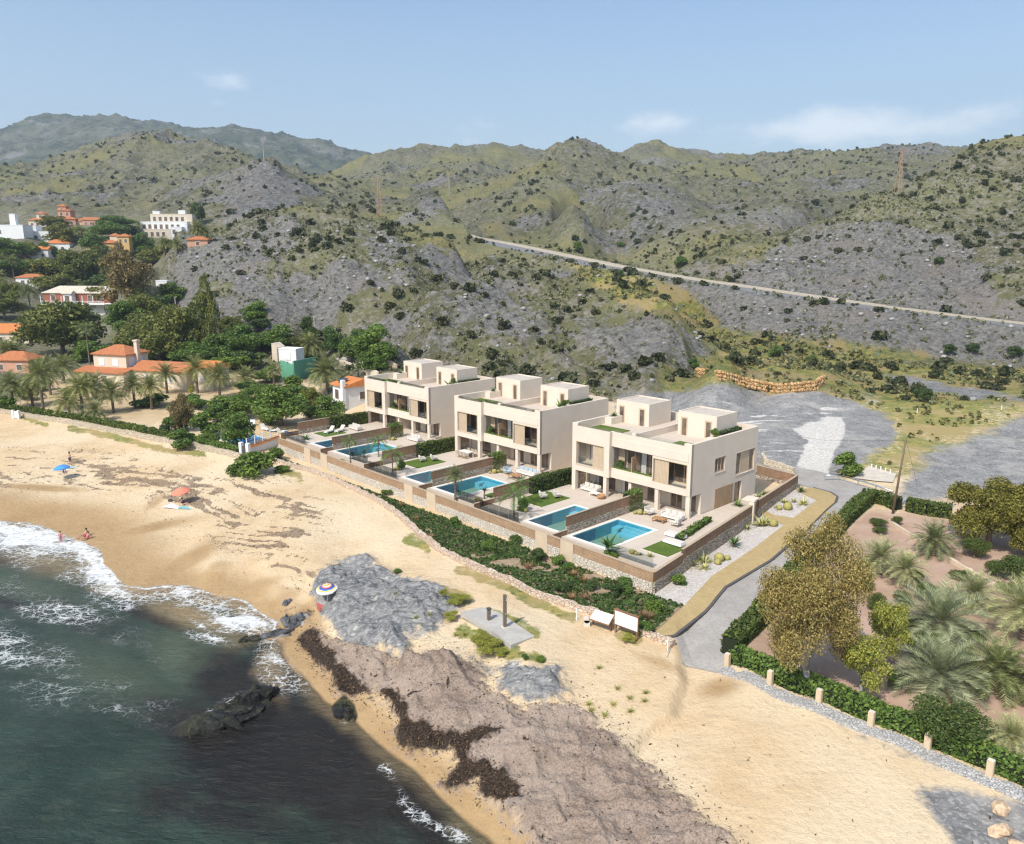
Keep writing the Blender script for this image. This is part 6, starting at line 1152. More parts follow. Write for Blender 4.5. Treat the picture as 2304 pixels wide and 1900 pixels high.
for u,v,ru,rv,bv,lb in ((2192,1217,34,24,1256,'round clipped tree under the broad pine'),(2283,1264,44,38,1310,'dense round shrub at the garden edge'),(2234,1270,22,20,1295,'small round shrub next to the dense one'),(1946,1309,23,19,1330,'clipped box-shaped shrub alone on the pink soil'),(1953,1257,22,17,1282,'box shrub at the foot of the bushy palm'),(1970,1341,23,15,1362,'umbrella-shaped small shrub on the pink soil'),(1966,1362,18,9,1372,'low brownish shrub under the umbrella-shaped one'),(2030,1338,24,16,1360,'round shrub right of the umbrella-shaped one'),(2014,1372,24,12,1384,'low grey-green shrub near the feathery tree'),(1976,1172,22,11,1184,'pale flowering shrub at the top corner of the pink garden'),(1980,1190,18,10,1202,'shrub just below the pale flowering one'),(2018,1168,13,14,1182,'small bush at the foot of the utility pole'),(2088,1452,68,36,1490,'bright green spreading bush behind the bare-trunk palm'),(2134,1612,100,50,1668,'large spreading olive-green shrub above the front hedge'),(2060,1290,20,20,1312,'grey-green shrub between the two upper palms'),(2090,1325,40,22,1350,'low mixed shrub in the shade of the largest palm'),(2250,1470,40,26,1500,'dark bush under the right-hand palms'),(2170,1475,30,20,1500,'dark undergrowth bush behind the upright palm'),(2060,1400,36,20,1425,'dusty shrub left of the largest palm'),(2020,1520,34,22,1545,'dusty shrub below the loose olive tree'),(2190,1420,30,18,1440,'low green shrub behind the largest palm'),(2270,1320,30,16,1338,'low shrub below the dense round one'),(2160,1290,26,14,1306,'grey shrub along the dividing wall')):
    treepx('bushb','garden_shrub',u,v,ru,rv,lb,bv,'shrub','shrubs in the pink garden')
lowwall('garden_wall_low',hitp([(2001,1177),(2060,1215),(2120,1255),(2200,1300),(2250,1330),(2320,1372)]),.22,.35,plain_cache('wall_cream',(0.62,0.50,0.37)),'thin cream wall dividing the pink garden from the pine bed',5,.01)
# utility pole, guard rail, ford
p=hit(2008,1156); R=empty('utility_pole',p,0,'tall dark wooden utility pole at the end of the hedge','utility pole'); h_=zat(2022,988,p[1])-p[2]; dx=(2022-2008)*p[1]/F; m=MB(); m.tube([(0,0,-.3),(dx*.5,0,h_*.5),(dx,0,h_)],[.13,.11,.08],8); m.build('shaft',[plain_cache('old_wood',(0.16,0.11,0.08))],R,True); m=MB(); m.tube([(dx-.25,0,h_-.2),(dx+.25,0,h_-.2)],.03,6); m.build('crossarm',[DARKM],R); m=MB(); m.tube([(dx,0,h_-.1),(dx+1.6,.5,h_*.45),(dx+2.6,1.0,.0)],.012,4); m.build('guy_wire',[DARKM],R); q=onz(1705,978,p[2]+h_-1.0); m=MB(); m.tube([(dx,0,h_-.15),((q[0]-p[0])*.5,(q[1]-p[1])*.5,h_-.9),(q[0]-p[0],q[1]-p[1],h_-.6)],.012,4); m.build('cable',[DARKM],R)
GR=hitp([(1856,1082),(1885,1082),(1930,1093),(1970,1105),(2008,1119)]); o0=GR[0]; R=empty('guard_rail',o0,0,'grey metal guard rail curving along the edge of the ford','guard rail'); m=MB(); m.tube([tuple(g-o0+np.array([0,0,.62])) for g in GR],.10,6); m.build('rail',[STEEL],R,True); 
for g in [GR[0]+(GR[-1]-GR[0])*0]+GR[1:]: m=MB(); a=g-o0; m.box(a[0]-.05,a[1]-.05,a[2]-.4,a[0]+.05,a[1]+.05,a[2]+.6); m.build('post',[STEEL],R)
drape('ford_slab',hitp(z5((960,235),(1060,150),(1245,205),(1222,262),(1120,255))),plain('pale_concrete',(0.56,0.49,0.40),0.9,0.12,1.5),0.12,label=None)
for i,(u,v) in enumerate(z5((1078,165),(1108,172),(1140,180),(1172,190),(1205,200))): p=hit(u,v); o=MB(); o.tube([(0,0,-.1),(0,0,.5)],[.07,.06],8); o.lathe([(0.06,.5),(.075,.52),(.05,.58),(0,.6)],8); r=o.build('bollard',[WHITE]); r.location=tuple(p); tag(r,'small white bollard at the far edge of the ford slab','bollard','white bollards at the ford')
for i,(u,v) in enumerate(z3b((1512,715),(1980,695))): p=hit(u,v); o=MB(); o.tube([(0,0,-.1),(0,0,.75)],[.06,.06],8); r=o.build('marker_post',[WHITE]); r.location=tuple(p); tag(r,('white marker post in the scrub above the grey river bed','white marker post in the dry grass beside the track')[i],'marker post')
lowwall('retaining_wall',hitp(z3b((652,965),(670,1000),(740,1020),(830,1052))),.4,.7,stonemat('cream_block',(0.62,0.52,0.38),(0.72,0.62,0.47),(0.45,0.37,0.26),2.2),'cream block wall behind the gravel-bed villa',4,.05)
# orange rubble wall
OW=hitp(z3b((292,515),(420,535),(560,570),(650,592),(740,608),(840,600),(940,590),(1003,552))); OWT=z3b((292,460),(420,492),(560,520),(700,545),(760,552),(850,553),(940,535),(1003,510))
R=empty('boulder_wall',OW[0],0,'curved retaining wall of orange boulders behind the rubble yard','wall'); m=MB(); rr=random.Random(4)
hs=[max(1.7,zat(u,v,p[1]+.8)-p[2]) for (u,v),p in zip(OWT,OW)]; V=[];Fc=[]; o0=OW[0]; pts=[]
for i,(a,b) in enumerate(zip(OW[:-1],OW[1:])):
    n=int(np.linalg.norm((b-a)[:2])/.55)
    for j in range(n): f=j/n; pts.append((a+(b-a)*f,hs[i]+(hs[i+1]-hs[i])*f))
for i,(p,hh) in enumerate(pts):
    rows=max(2,int(hh/.5))
    for r_ in range(rows):
        z=(r_+.4)*hh/rows; q=p-o0; m.rock((q[0]+rr.uniform(-.15,.15),q[1]+z*.25+rr.uniform(-.1,.1),q[2]+z+rr.uniform(-.06,.06)),(rr.uniform(.3,.45),rr.uniform(.3,.4),hh/rows*.62),rr.random(),0,6,4,.3)
m.build('boulders',[STONEOR],R); 
for i,(u,v,s,lb) in enumerate(((2251,1826,.52,'larger orange-brown boulder on the grey gravel'),(2250,1876,.55,'pale boulder below the larger orange one on the grey gravel'),(2290,1908,.4,'third boulder at the corner of the grey gravel'))): p=hit(u,v); m=MB(); m.rock((0,0,.12),(s*.9,s*.7,s*.55),i+2,0,11,7,.5); o=m.build('boulder',[plain('boulder_tan',(0.50,0.36,0.235),.95,.35,3.5,.05)],None,False); o.location=tuple(p); tag(o,lb,'boulder','boulders on the gravel')
# ------------------------------------------------------------------ beach: parasols, people, shower, boards
def parasol(p,r,h,cols,label,tilt=(0,0),n=8,ribs=True):
    R=empty('beach_parasol',p,0,label,'parasol','beach parasols'); m=MB(); m.tube([(0,0,-.3),(0,0,h)],.025,6); m.build('pole',[WHITE],R); c=MB(); nr=len(cols); sg=16; V=[];Fc=[];mi=[]
    tx,ty=tilt
    for i in range(nr+1):
        f=i/nr; rad=r*f; z=h+.08-(.42*r)*f**1.6
        for k in range(sg): a=2*math.pi*k/sg; s=1-.04*(k%2)*f; x,y=rad*s*math.cos(a),rad*s*math.sin(a); V.append((x,y,z+tx*x+ty*y))
    for i in range(nr):
        for k in range(sg): c.add([V[i*sg+k],V[i*sg+(k+1)%sg],V[(i+1)*sg+(k+1)%sg],V[(i+1)*sg+k]],[(0,1,2,3)],i)
    b=len(V)
    for k in range(0,sg): a=V[nr*sg+k]; d=V[nr*sg+(k+1)%sg]; c.add([a,d,(d[0],d[1],d[2]-.10),(a[0],a[1],a[2]-.10)],[(0,1,2,3)],nr-1)
    c.build('canopy',[plain_cache('cloth_%d'%hash_c(q),q) for q in cols],R); m=MB(); m.lathe([(.03,h+.05),(.03,h+.16),(0,h+.19)],6); m.build('finial',[WHITE],R); return R
def hash_c(q): return int(q[0]*97+q[1]*9900+q[2]*990000)
BL=(0.08,0.27,0.62); OR_=(0.72,0.22,0.14)
PB=hit(142,1078); parasol(PB,.95,1.75,[BL,BL,BL,BL],'bright blue beach parasol on the sand',(.06,.0)); PO=hit(409,1134); parasol(PO,1.0,1.75,[OR_]*4,'salmon orange beach parasol on the sand',(.1,.12))
PR=hit(737,1352); parasol(PR,.85,1.35,[(.85,.62,.10),(.80,.30,.08),(.85,.75,.55),(.72,.16,.14),(.06,.06,.25),(.10,.16,.55),(.82,.74,.10),(.8,.8,.75)],'rainbow-striped beach parasol on the slate rock',(.05,.1))
def towel(u,v,w,l,rz,col,lb):
    p=hit(u,v); o=MB(); n=6
    for i in range(n):
        for j in range(3):
            x0,x1=-w/2+w*j/3,-w/2+w*(j+1)/3; y0,y1=-l/2+l*i/n,-l/2+l*(i+1)/n; z=lambda x,y:.03+.02*math.sin(7*x+3*y); o.add([(x0,y0,z(x0,y0)),(x1,y0,z(x1,y0)),(x1,y1,z(x1,y1)),(x0,y1,z(x0,y1))],[(0,1,2,3)])
    r=o.build('beach_towel',[plain_cache('towel_%d'%hash_c(col),col)]); r.location=tuple(p); r.rotation_euler=(0,0,rz); return tag(r,lb,'towel','beach towels')
towel(136,1058,.9,1.8,1.3,(.62,.72,.80),'pale blue towel under the blue parasol'); towel(158,1052,.8,1.6,1.2,(.30,.45,.52),'darker blue-green towel in the shade of the blue parasol'); towel(393,1140,1.4,2.2,1.25,(.74,.73,.80),'large white towel beneath the orange parasol'); towel(420,1143,.9,1.8,1.2,(.22,.45,.46),'teal towel beside the large white one')
towel(726,1364,.9,1.7,.3,(.45,.12,.10),'dark red towel half under the rainbow parasol')
SKIN=plain('skin',(0.50,0.28,0.19),0.6,0.05,4); HAIR=plain('dark_hair',(0.03,0.02,0.015),0.6,0.1,9)
def person(p,rz,J,label,swim=None,scale=1.0,hair=True):
    """J: joint name -> (x,y,z); body grown with a skin modifier from the pelvis, swimwear and hair as children"""
    R=empty('person',p,rz,label,'person',None,(scale,)*3)
    order=['pelvis','belly','chest','neck','head0','head1','shL','elL','wrL','haL','shR','elR','wrR','haR','hipL','knL','anL','toL','hipR','knR','anR','toR']
    par={'belly':'pelvis','chest':'belly','neck':'chest','head0':'neck','head1':'head0','shL':'chest','elL':'shL','wrL':'elL','haL':'wrL','shR':'chest','elR':'shR','wrR':'elR','haR':'wrR','hipL':'pelvis','knL':'hipL','anL':'knL','toL':'anL','hipR':'pelvis','knR':'hipR','anR':'knR','toR':'anR'}
    rad={'pelvis':.125,'belly':.115,'chest':.135,'neck':.052,'head0':.088,'head1':.085,'sh':.058,'el':.042,'wr':.03,'ha':.036,'hip':.085,'kn':.058,'an':.038,'to':.034}
    me=bpy.data.meshes.new('body'); idx={n:i for i,n in enumerate(order)}; fing=[]; V=[J[n] for n in order]; E=[(idx[par[n]],idx[n]) for n in order[1:]]; rr=[rad.get(n,rad.get(n[:-1])) for n in order]
    for s in 'LR':
        h=Vector(J['ha'+s]); w=Vector(J['wr'+s]); d=(h-w).normalized(); a=d.orthogonal().normalized()
        for k in range(5):
            o_=a*((k-2)*.019); l=(.05,.075,.085,.078,.06)[k]; b=len(V); V+=[tuple(h+o_+d*.02),tuple(h+o_*1.3+d*(.02+l))]; E+=[(idx['ha'+s],b),(b,b+1)]; rr+=[.011,.009]
    me.from_pydata([tuple(v) for v in V],E,[]); me.update(); o=link('body',me,R); md=o.modifiers.new('skin','SKIN'); md.use_smooth_shade=True; sd=o.modifiers.new('sub','SUBSURF'); sd.levels=1; sd.render_levels=2
    for i,q in enumerate(me.skin_vertices[0].data): q.radius=(rr[i],rr[i]*(.78 if i<3 else 1)); q.use_root=(i==0)
    me.materials.append(SKIN); h1=Vector(J['head1']); h0=Vector(J['head0']); f=Vector(J.get('face',(0,-1,0)))
    e=MB()
    for s in (-1,1): sd_=f.cross(Vector((0,0,1))).normalized(); e.lathe([(0,-.014),(.013,-.008),(.016,0),(.013,.008),(0,.014)],6,c=tuple((h0+h1)/2+f*.082+sd_*.032*s))
    e.build('eyes',[HAIR],R); nz_=MB(); c_=(h0+h1)/2+f*.095-Vector((0,0,.025)); nz_.lathe([(0,-.02),(.014,-.01),(.008,.02),(0,.03)],6,c=tuple(c_)); nz_.build('nose',[SKIN],R)
    m=MB(); c_=h1+Vector((0,0,.012))-f*.02; V_=[];K=10
    m.rock(tuple(c_),(.098,.105,.085),3,0,10,6,.05); m.rock(tuple(h0-f*.05+Vector((0,0,.01))),(.085,.07,.12),4,0,8,5,.05); m.build('hair',[HAIR],R,True)
    if swim:
        for nm_,(a,b,r0,r1,col) in swim.items(): m=MB(); a=Vector(J[a]) if isinstance(a,str) else Vector(a); b=Vector(J[b]) if isinstance(b,str) else Vector(b); m.tube([a,(a+b)/2,b],[r0,(r0+r1)/2*1.03,r1],12); m.build(nm_,[plain_cache('cloth_%d'%hash_c(col),col)],R,True)
    return R
def stand(lean=0,arm=.25):
    J=dict(pelvis=(0,0,.92),belly=(0,lean*.1,1.08),chest=(0,lean*.3,1.28),neck=(0,lean*.4,1.45),head0=(0,lean*.5-.01,1.55),head1=(0,lean*.5-.01,1.66))
    for s,x in (('L',1),('R',-1)): J.update({'sh'+s:(x*.18,lean*.35,1.38),'el'+s:(x*(.22+arm*.2),lean*.35-.02,1.12),'wr'+s:(x*(.22+arm*.25),lean*.35-.12,.90),'ha'+s:(x*(.22+arm*.25),lean*.35-.15,.82),'hip'+s:(x*.095,0,.88),'kn'+s:(x*.10,-.02,.48),'an'+s:(x*.10,.02,.08),'to'+s:(x*.11,-.14,.035)})
    return J
def sitting(dirx=0):
    J=dict(pelvis=(0,0,.13),belly=(0,.06,.28),chest=(0,.13,.46),neck=(0,.14,.62),head0=(0,.12,.71),head1=(0,.12,.82))
    for s,x in (('L',1),('R',-1)): J.update({'sh'+s:(x*.18,.14,.55),'el'+s:(x*.26,.30,.34),'wr'+s:(x*.27,.34,.09),'ha'+s:(x*.28,.36,.04),'hip'+s:(x*.10,-.05,.13),'kn'+s:(x*.13,-.43,.30),'an'+s:(x*.12,-.78,.07),'to'+s:(x*.13,-.90,.10)})
    return J
J=stand(-.1); person(hit(158,1046),2.6,J,'person in dark trunks standing behind the blue parasol',{'trunks':((0,0,.98),(0,-.01,.80),.15,.16,(.03,.05,.09)),'trunk_leg':((.1,0,.84),(.10,-.02,.55),.10,.085,(.03,.05,.09)),'trunk_leg.001':((-.1,0,.84),(-.10,-.02,.55),.10,.085,(.03,.05,.09))})
J=sitting(); person(hit(143,1064),.6,J,'person in dark clothes sitting in the shade of the blue parasol',{'shorts':((0,.04,.2),(0,-.04,.1),.15,.14,(.05,.06,.08)),'top':((0,.08,.32),(0,.13,.52),.145,.15,(.06,.07,.09))})
SK_=stand(0,.15); person(hit(138,1224),.2,SK_,'child in a pink suit standing in the foam',{'swimsuit':((0,0,.84),(0,0,1.36),.14,.15,(.55,.16,.22)),'suit_leg':((.1,0,.86),(.1,-.02,.35),.088,.06,(.55,.16,.22)),'suit_leg.001':((-.1,0,.86),(-.1,-.02,.35),.088,.06,(.55,.16,.22))},.78)
person(hit(192,1208),-.75,sitting(),'person in dark red shorts sitting at the water edge',{'shorts':((0,.04,.22),(0,-.05,.12),.15,.15,(.22,.02,.03))},1.0); person(hit(196,1214),-.75,sitting(),'person in a pink swimsuit sitting at the water edge',{'swimsuit':((0,.01,.12),(0,.13,.50),.145,.15,(.60,.16,.18))},.95)
J=dict(sitting()); person(hit(413,1137),1.2,J,'person lying back under the orange parasol in dark clothes',{'top':((0,.05,.25),(0,.13,.54),.15,.155,(.03,.03,.06)),'shorts':((0,.04,.2),(0,-.05,.1),.15,.15,(.10,.03,.06))},.95)
R=empty('beach_bag',hit(383,1129),0,'small dark beach bag beside the white towel','bag'); m=MB(); m.box(-.2,-.12,0,.2,.12,.28); m.build('pouch',[DARKM],R,bevel=.03); m=MB(); m.tube([(-.12,0,.27),(-.06,0,.42),(.06,0,.42),(.12,0,.27)],.012,5); m.build('strap',[DARKM],R)
# shower slab with shower post and foot tap
SL=hitp(z6((1262,560),(1400,497),(1510,520),(1745,680),(1590,760),(1500,700))); zs=max(p[2] for p in SL)-.02; drape('shower_slab',SL,CONC,0.10,thick=.35,zs=lambda x,y:zs)
p=hit(1136,1419); p[2]=zs+.1; R=empty('beach_shower',p,.4,'tall dark wooden shower post on the concrete slab','shower'); m=MB(); m.box(-.11,-.11,0,.11,.11,2.45); m.build('post',[plain_cache('old_timber',(0.17,0.13,0.095))],R,bevel=.012); m=MB(); m.tube([(.0,-.1,2.25),(0,-.32,2.25),(0,-.34,2.2)],.022,6); m.lathe([(.02,2.2),(.07,2.17),(.07,2.15),(0,2.15)],8,c=(0,-.34,0)); m.build('shower_head',[STEEL],R); m=MB(); m.box(-.03,-.15,1.0,.03,-.11,1.1); m.build('tap',[STEEL],R); m=MB(); m.box(-.22,-.22,-.01,.22,.22,.03); m.build('foot_plate',[plain_cache('pale_pad',(0.6,0.55,0.47))],R)
p=hit(1100,1401); p[2]=zs+.1; R=empty('foot_tap',p,.4,'short dark foot-wash post beside the tall shower post','tap post'); m=MB(); m.box(-.12,-.12,0,.12,.12,.85); m.build('post',[plain_cache('old_timber',(0.17,0.13,0.095))],R,bevel=.012); m=MB(); m.box(-.16,-.16,.85,.16,.16,.9); m.build('cap',[DARKM],R); m=MB(); m.tube([(0,-.12,.45),(0,-.25,.45),(0,-.26,.40)],.02,6); m.build('spout',[STEEL],R)
# information boards (plain printed panels)
BRD=NT('printed_board'); _n=BRD.noise(3.2,5,0.7); BRD=BRD.fin(BRD.mix(BRD.rng(BRD.noise(6,4,0.8),0.60,0.68),BRD.mix(BRD.rng(_n,0.52,0.66),(0.74,0.75,0.73),(0.70,0.66,0.50)),(0.45,0.56,0.58)),0.5,None,0.3)
RUST=plain('brown_board_frame',(0.24,0.12,0.065),0.7,0.12,4)
pa,pb=hit(*zw((985,600))[0]),hit(*zw((1160,665))[0]); d=(pb-pa)[:2]; w=np.linalg.norm(d); R=empty('information_board',pa,math.atan2(d[1],d[0]),'upright white information board on brown posts by the low wall','information board')
for x in (0.05,w-.05): m=MB(); m.box(x-.06,-.05,-.3,x+.06,.05,1.75); m.build('post',[RUST],R)
m=MB(); m.box(-.05,-.045,.62,w+.05,-.008,1.72,0); m.build('frame',[RUST],R); m=MB(); m.box(0.0,-.062,.68,w,-.046,1.68); m.build('panel',[BRD],R); m=MB(); m.box(-.08,-.09,1.75,w+.08,.07,1.80); m.build('cap_rail',[RUST],R)
pa,pb=hit(*zw((800,545))[0]),hit(*zw((955,600))[0]); d=(pb-pa)[:2]; w=np.linalg.norm(d); R=empty('information_lectern',pa,math.atan2(d[1],d[0]),'slanted information panel with map on brown legs by the low wall','information board')
for x in (0.1,w-.1): m=MB(); m.box(x-.06,.05,-.3,x+.06,.16,.85); m.build('leg',[RUST],R)
m=MB(); m.add([(0,-.35,.62),(w,-.35,.62),(w,.42,1.12),(0,.42,1.12),(0,-.35,.56),(w,-.35,.56),(w,.42,1.06),(0,.42,1.06)],[(0,1,2,3),(7,6,5,4),(0,4,5,1),(1,5,6,2),(2,6,7,3),(3,7,4,0)]); m.build('tray',[RUST],R)
m=MB(); m.add([(.05,-.31,.66),(w-.05,-.31,.66),(w-.05,.38,1.11),(.05,.38,1.11)],[(0,1,2,3)]); m.build('panel',[BRD],R)
for (u,v,h_,lb) in ((1297,1396,.9,'thin white post beside the small stone by the low wall'),(1502,1464,.9,'thin white post at the road end of the low stone wall')): 
    p=hit(u,v); R=empty('white_post',p,0,lb,'post'); m=MB(); m.tube([(0,0,-.2),(0,0,h_)],.035,6); m.build('shaft',[WHITE],R); m=MB(); m.tube([(0,0,h_),(0,0,h_+.04)],.05,6); m.build('cap',[WHITE],R)
p=hit(1320,1409); m=MB(); m.box(-.22,-.12,-.2,.22,.12,.48); m.tube([(0,-.12,.48),(0,.12,.48)],.22,12); o=m.build('boundary_stone',[plain_cache('pale_pad',(0.6,0.55,0.47))]); o.location=tuple(p); tag(o,'small round-topped pale stone beside the slanted panel','stone marker')
# grass tufts and small plants on the sand
TG=[new_mesh('grass_tuft',*spiky(40,.30,.012,np.random.default_rng(60+i),(25,85),.5,2),False,(LYEL,)) for i in range(2)]
pts=zw((860,885),(970,1170),(1215,1145),(905,1255),(1105,1225),(1100,1120),(1225,1080),(800,1215),(780,1170),(1005,1045))+z6((850,245),(835,395),(970,555),(1060,535),(1230,670),(1290,665),(1480,640))
for u,v in pts: p=hit(u,v); _tc[0]+=1; o=link('grass_tuft',TG[_tc[0]%2]); o.location=tuple(p); o.scale=(1.3,)*3; tag(o,'small yellow-green grass tuft growing in the sand','grass tuft','grass tufts on the sand')
for (u,v,ru,rv,lb) in (z6((1400,690))[0]+(30,18,'yellow-green bush in front of the shower slab'),z6((1440,740))[0]+(40,16,'low spreading bush below the shower slab'),z6((1530,775))[0]+(22,8,'flat green shrub at the corner of the shower slab'),z6((1150,390))[0]+(14,8,'small shrub at the top of the slate rock'),z6((1250,430))[0]+(34,10,'brownish low shrub left of the shower slab'),z6((1200,540))[0]+(22,10,'dry brown shrub at the slab corner'),z6((850,245))[0]+(12,6,'small dark shrub on the rim of the slate rock'),z6((1680,800))[0]+(10,6,'tiny green shrub near the bluish rocks'),z6((1780,815))[0]+(12,7,'small green clump near the bluish rocks'),zw((1090,650))[0]+(20,9,'bright green weeds at the foot of the upright board')): treepx('olive' if ru>12 else 'bush','beach_shrub',u,v,ru,rv,lb,None,'shrub','shrubs on the beach rocks')
# seaweed clumps and wrack stones are part of the ground
# dark wet rocks at the water's edge
WETR=NT('wet_rock'); _n=WETR.noise(1.6,7,.75); WETR=WETR.fin(WETR.mix(WETR.rng(_n,.45,.72),WETR.mix(WETR.rng(WETR.noise(.7,4),.45,.6),(0.009,0.009,0.008),(0.026,0.025,0.012)),(0.07,0.064,0.04)),.45,WETR.bump(_n,.3,.9),.4)
DRYR=NT('dark_slate'); _n=DRYR.noise(1.8,7,.75); DRYR=DRYR.fin(DRYR.mix(DRYR.rng(_n,.35,.7),(0.045,0.045,0.05),(0.19,0.19,0.195)),.85,DRYR.bump(_n,.25,.9),.3)
def seaRock(px,rx,ry,rz_,rot,mt,label,group,seed,z=None,n=5):
    u,v=px; p=onz(u,v,SEA) if z is None else hit(u,v); R=empty('shore_rock',p,rot,label,'rock',group); rr=random.Random(seed); m=MB()
    m.rock((0,0,-.1*rz_),(rx,ry,rz_),seed,0,18,10,.55)
    for i in range(n): a=rr.uniform(-1,1)*rx*.75; b=rr.uniform(-1,1)*ry*.7; k=rr.uniform(.25,.5); m.rock((a,b,rz_*.1),(rx*k*.8,ry*k*1.2,rz_*rr.uniform(.6,1.1)),seed*7+i,0,11,7,.55)
    m.build('stone',[mt],R); return R
seaRock((492,1625),2.5,1.05,.75,.5,WETR,'long dark weedy rock breaking the water surface, seaward end of the reef','dark rocks at the waterline',3,n=7); seaRock((570,1582),1.45,.8,.95,.7,WETR,'dark mossy rock lump at the landward end of the reef','dark rocks at the waterline',5)
seaRock((565,1440),.9,.32,.3,.4,WETR,'low wet rock in the swash beside the sandy corner','dark rocks at the waterline',8); seaRock((628,1428),1.25,.4,.42,.45,DRYR,'dark slate ledge where the foam meets the sand','dark rocks at the waterline',9); 
for i,((u,v),r_,lb) in enumerate(((z6((150,575))[0],.75,'largest dark slate lump on the sand below the rainbow parasol'),(z6((205,560))[0],.6,'slate lump right of the largest one on the sand'),(z6((185,600))[0],.5,'small slate lump in front of the larger two on the sand'),(z6((135,450))[0],.45,'thin dark slate sliver in the sand left of the outcrop'),(z6((500,1180))[0],.8,'round dark weed-covered boulder at the wet sand edge'))): seaRock((u,v),r_,r_*.75,r_*.6,i*1.3,DRYR if i<4 else WETR,lb,'dark rocks at the waterline',20+i,z=1,n=3)
# loose seaweed flakes and litter on the sand
_w=np.where((GY<120)&(GY>28),2.2*np.clip(wrack,0,1)+6*np.clip(np.maximum(msk(d_wd+.6*wob,.5),.8*crk),0,1)+1.2*np.exp(-((d_we+.7*wob)/1.0)**2)+.35*msk(d_we,1)+.02*(dsh>3)*(dsh<45)*(GRN<.1),0)
_w*=(GU>-20)&(GU<2330)&(GV<1920)&(d_r1<0)&(PNK<.1)&(dep_ok:=(GZ>SEA+.1)); cA=cellA_=(GK[0,1]-GK[0,0])*GY*np.gradient(YS)[:,None]; _n=RNG.poisson(np.minimum(_w*cA*9,4)); _j,_i=np.nonzero(_n); _r=np.repeat(np.arange(len(_j)),_n[_j,_i]); _j,_i=_j[_r],_i[_r]
if len(_j)>42000: _q=RNG.choice(len(_j),42000,replace=False); _j,_i=_j[_q],_i[_q]
Pf=np.stack([GX[_j,_i],GY[_j,_i],GZ[_j,_i]],-1)+RNG.normal(size=(len(_j),3))*np.array([.09,.14,.02])+np.array([0,0,.035]); V,Fc=leaves(Pf,RNG.normal(size=(len(Pf),3))*.55+np.array([0,0,1]),.085,RNG,.35,.6)
tag(link('seaweed_flakes',new_mesh('seaweed_flakes',V,Fc,False,(leafmat('dry_seaweed',(0.025,0.016,0.010),(0.085,0.055,0.035),(0.20,0.135,0.09),.9,0,.8),))),'dark dry seaweed flakes strewn over the sand and the seaweed bank','seaweed',None,'stuff')
# ------------------------------------------------------------------ lattice masts and poles
def mast(bu,bv,tu,tv,label,y=None,w=1.6,lattice=True,col=(0.40,0.25,0.15)):
    p=hit(bu,bv); h_=zat(tu,tv,p[1])-p[2]; R=empty('lattice_mast',p,.4,label,'mast','masts on the hills'); mt=plain_cache('mast_%d'%hash_c(col),col)
    if lattice:
        for a,b in ((-1,-1),(1,-1),(1,1),(-1,1)): m=MB(); m.tube([(a*w/2,b*w/2,-1),(a*w*.12,b*w*.12,h_)],.075,4); m.build('leg',[mt],R)
        m=MB(); n=9
        for i in range(n):
            for (a,b),(c,d) in (((-1,-1),(1,-1)),((1,-1),(1,1)),((1,1),(-1,1)),((-1,1),(-1,-1))):
                f0=1-.76*i/n; f1=1-.76*(i+1)/n; m.tube([(a*w/2*f0,b*w/2*f0,h_*i/n),(c*w/2*f1,d*w/2*f1,h_*(i+1)/n)],.035,3,cap=False)
        m.build('bracing',[mt],R); m=MB(); m.tube([(-w*.7,0,h_*.98),(w*.7,0,h_*.98)],.08,4); m.build('crossarm',[mt],R)
    else:
        m=MB(); m.tube([(0,0,-1),(0,0,h_)],[.22,.12],5); m.build('pole',[mt],R); m=MB(); m.tube([(-.9,0,h_*.95),(.9,0,h_*.95)],.08,4); m.build('crossarm',[mt],R)
mast(854,489,853,399,'rusty lattice mast on the crest of the grey hill',w=1.7); mast(1010,442,1010,393,'thin lattice mast on the hillside behind the grey hill',w=1.4,col=(.42,.36,.28)); mast(594,365,593,317,'single pole on the summit of the grey quarry hill',lattice=False,col=(.45,.43,.38)); mast(2020,434,2030,336,'tall rusty lattice mast on the cliff top',w=1.9)
for (bu,bv,tu,tv,lb) in ((709,768,709,713,'pale concrete pole behind the pavilion with white walls'),(397,712,396,668,'pale pole among the trees below the rocky hill'),(806,850,803,792,'dark slim street lamp behind the white house')):
    p=hit(bu,bv); h_=zat(tu,tv,p[1])-p[2]; R=empty('street_pole',p,0,lb,'pole'); m=MB(); m.tube([(0,0,-.3),(0,0,h_)],[.16,.09],6); m.build('shaft',[DARKM if bu==806 else plain_cache('pole_pale',(0.55,0.52,0.46))],R); m=MB(); m.tube([(0,0,h_-.1),(.6,0,h_)],.06,5); m.build('arm',[DARKM if bu==806 else plain_cache('pole_pale',(0.55,0.52,0.46))],R)
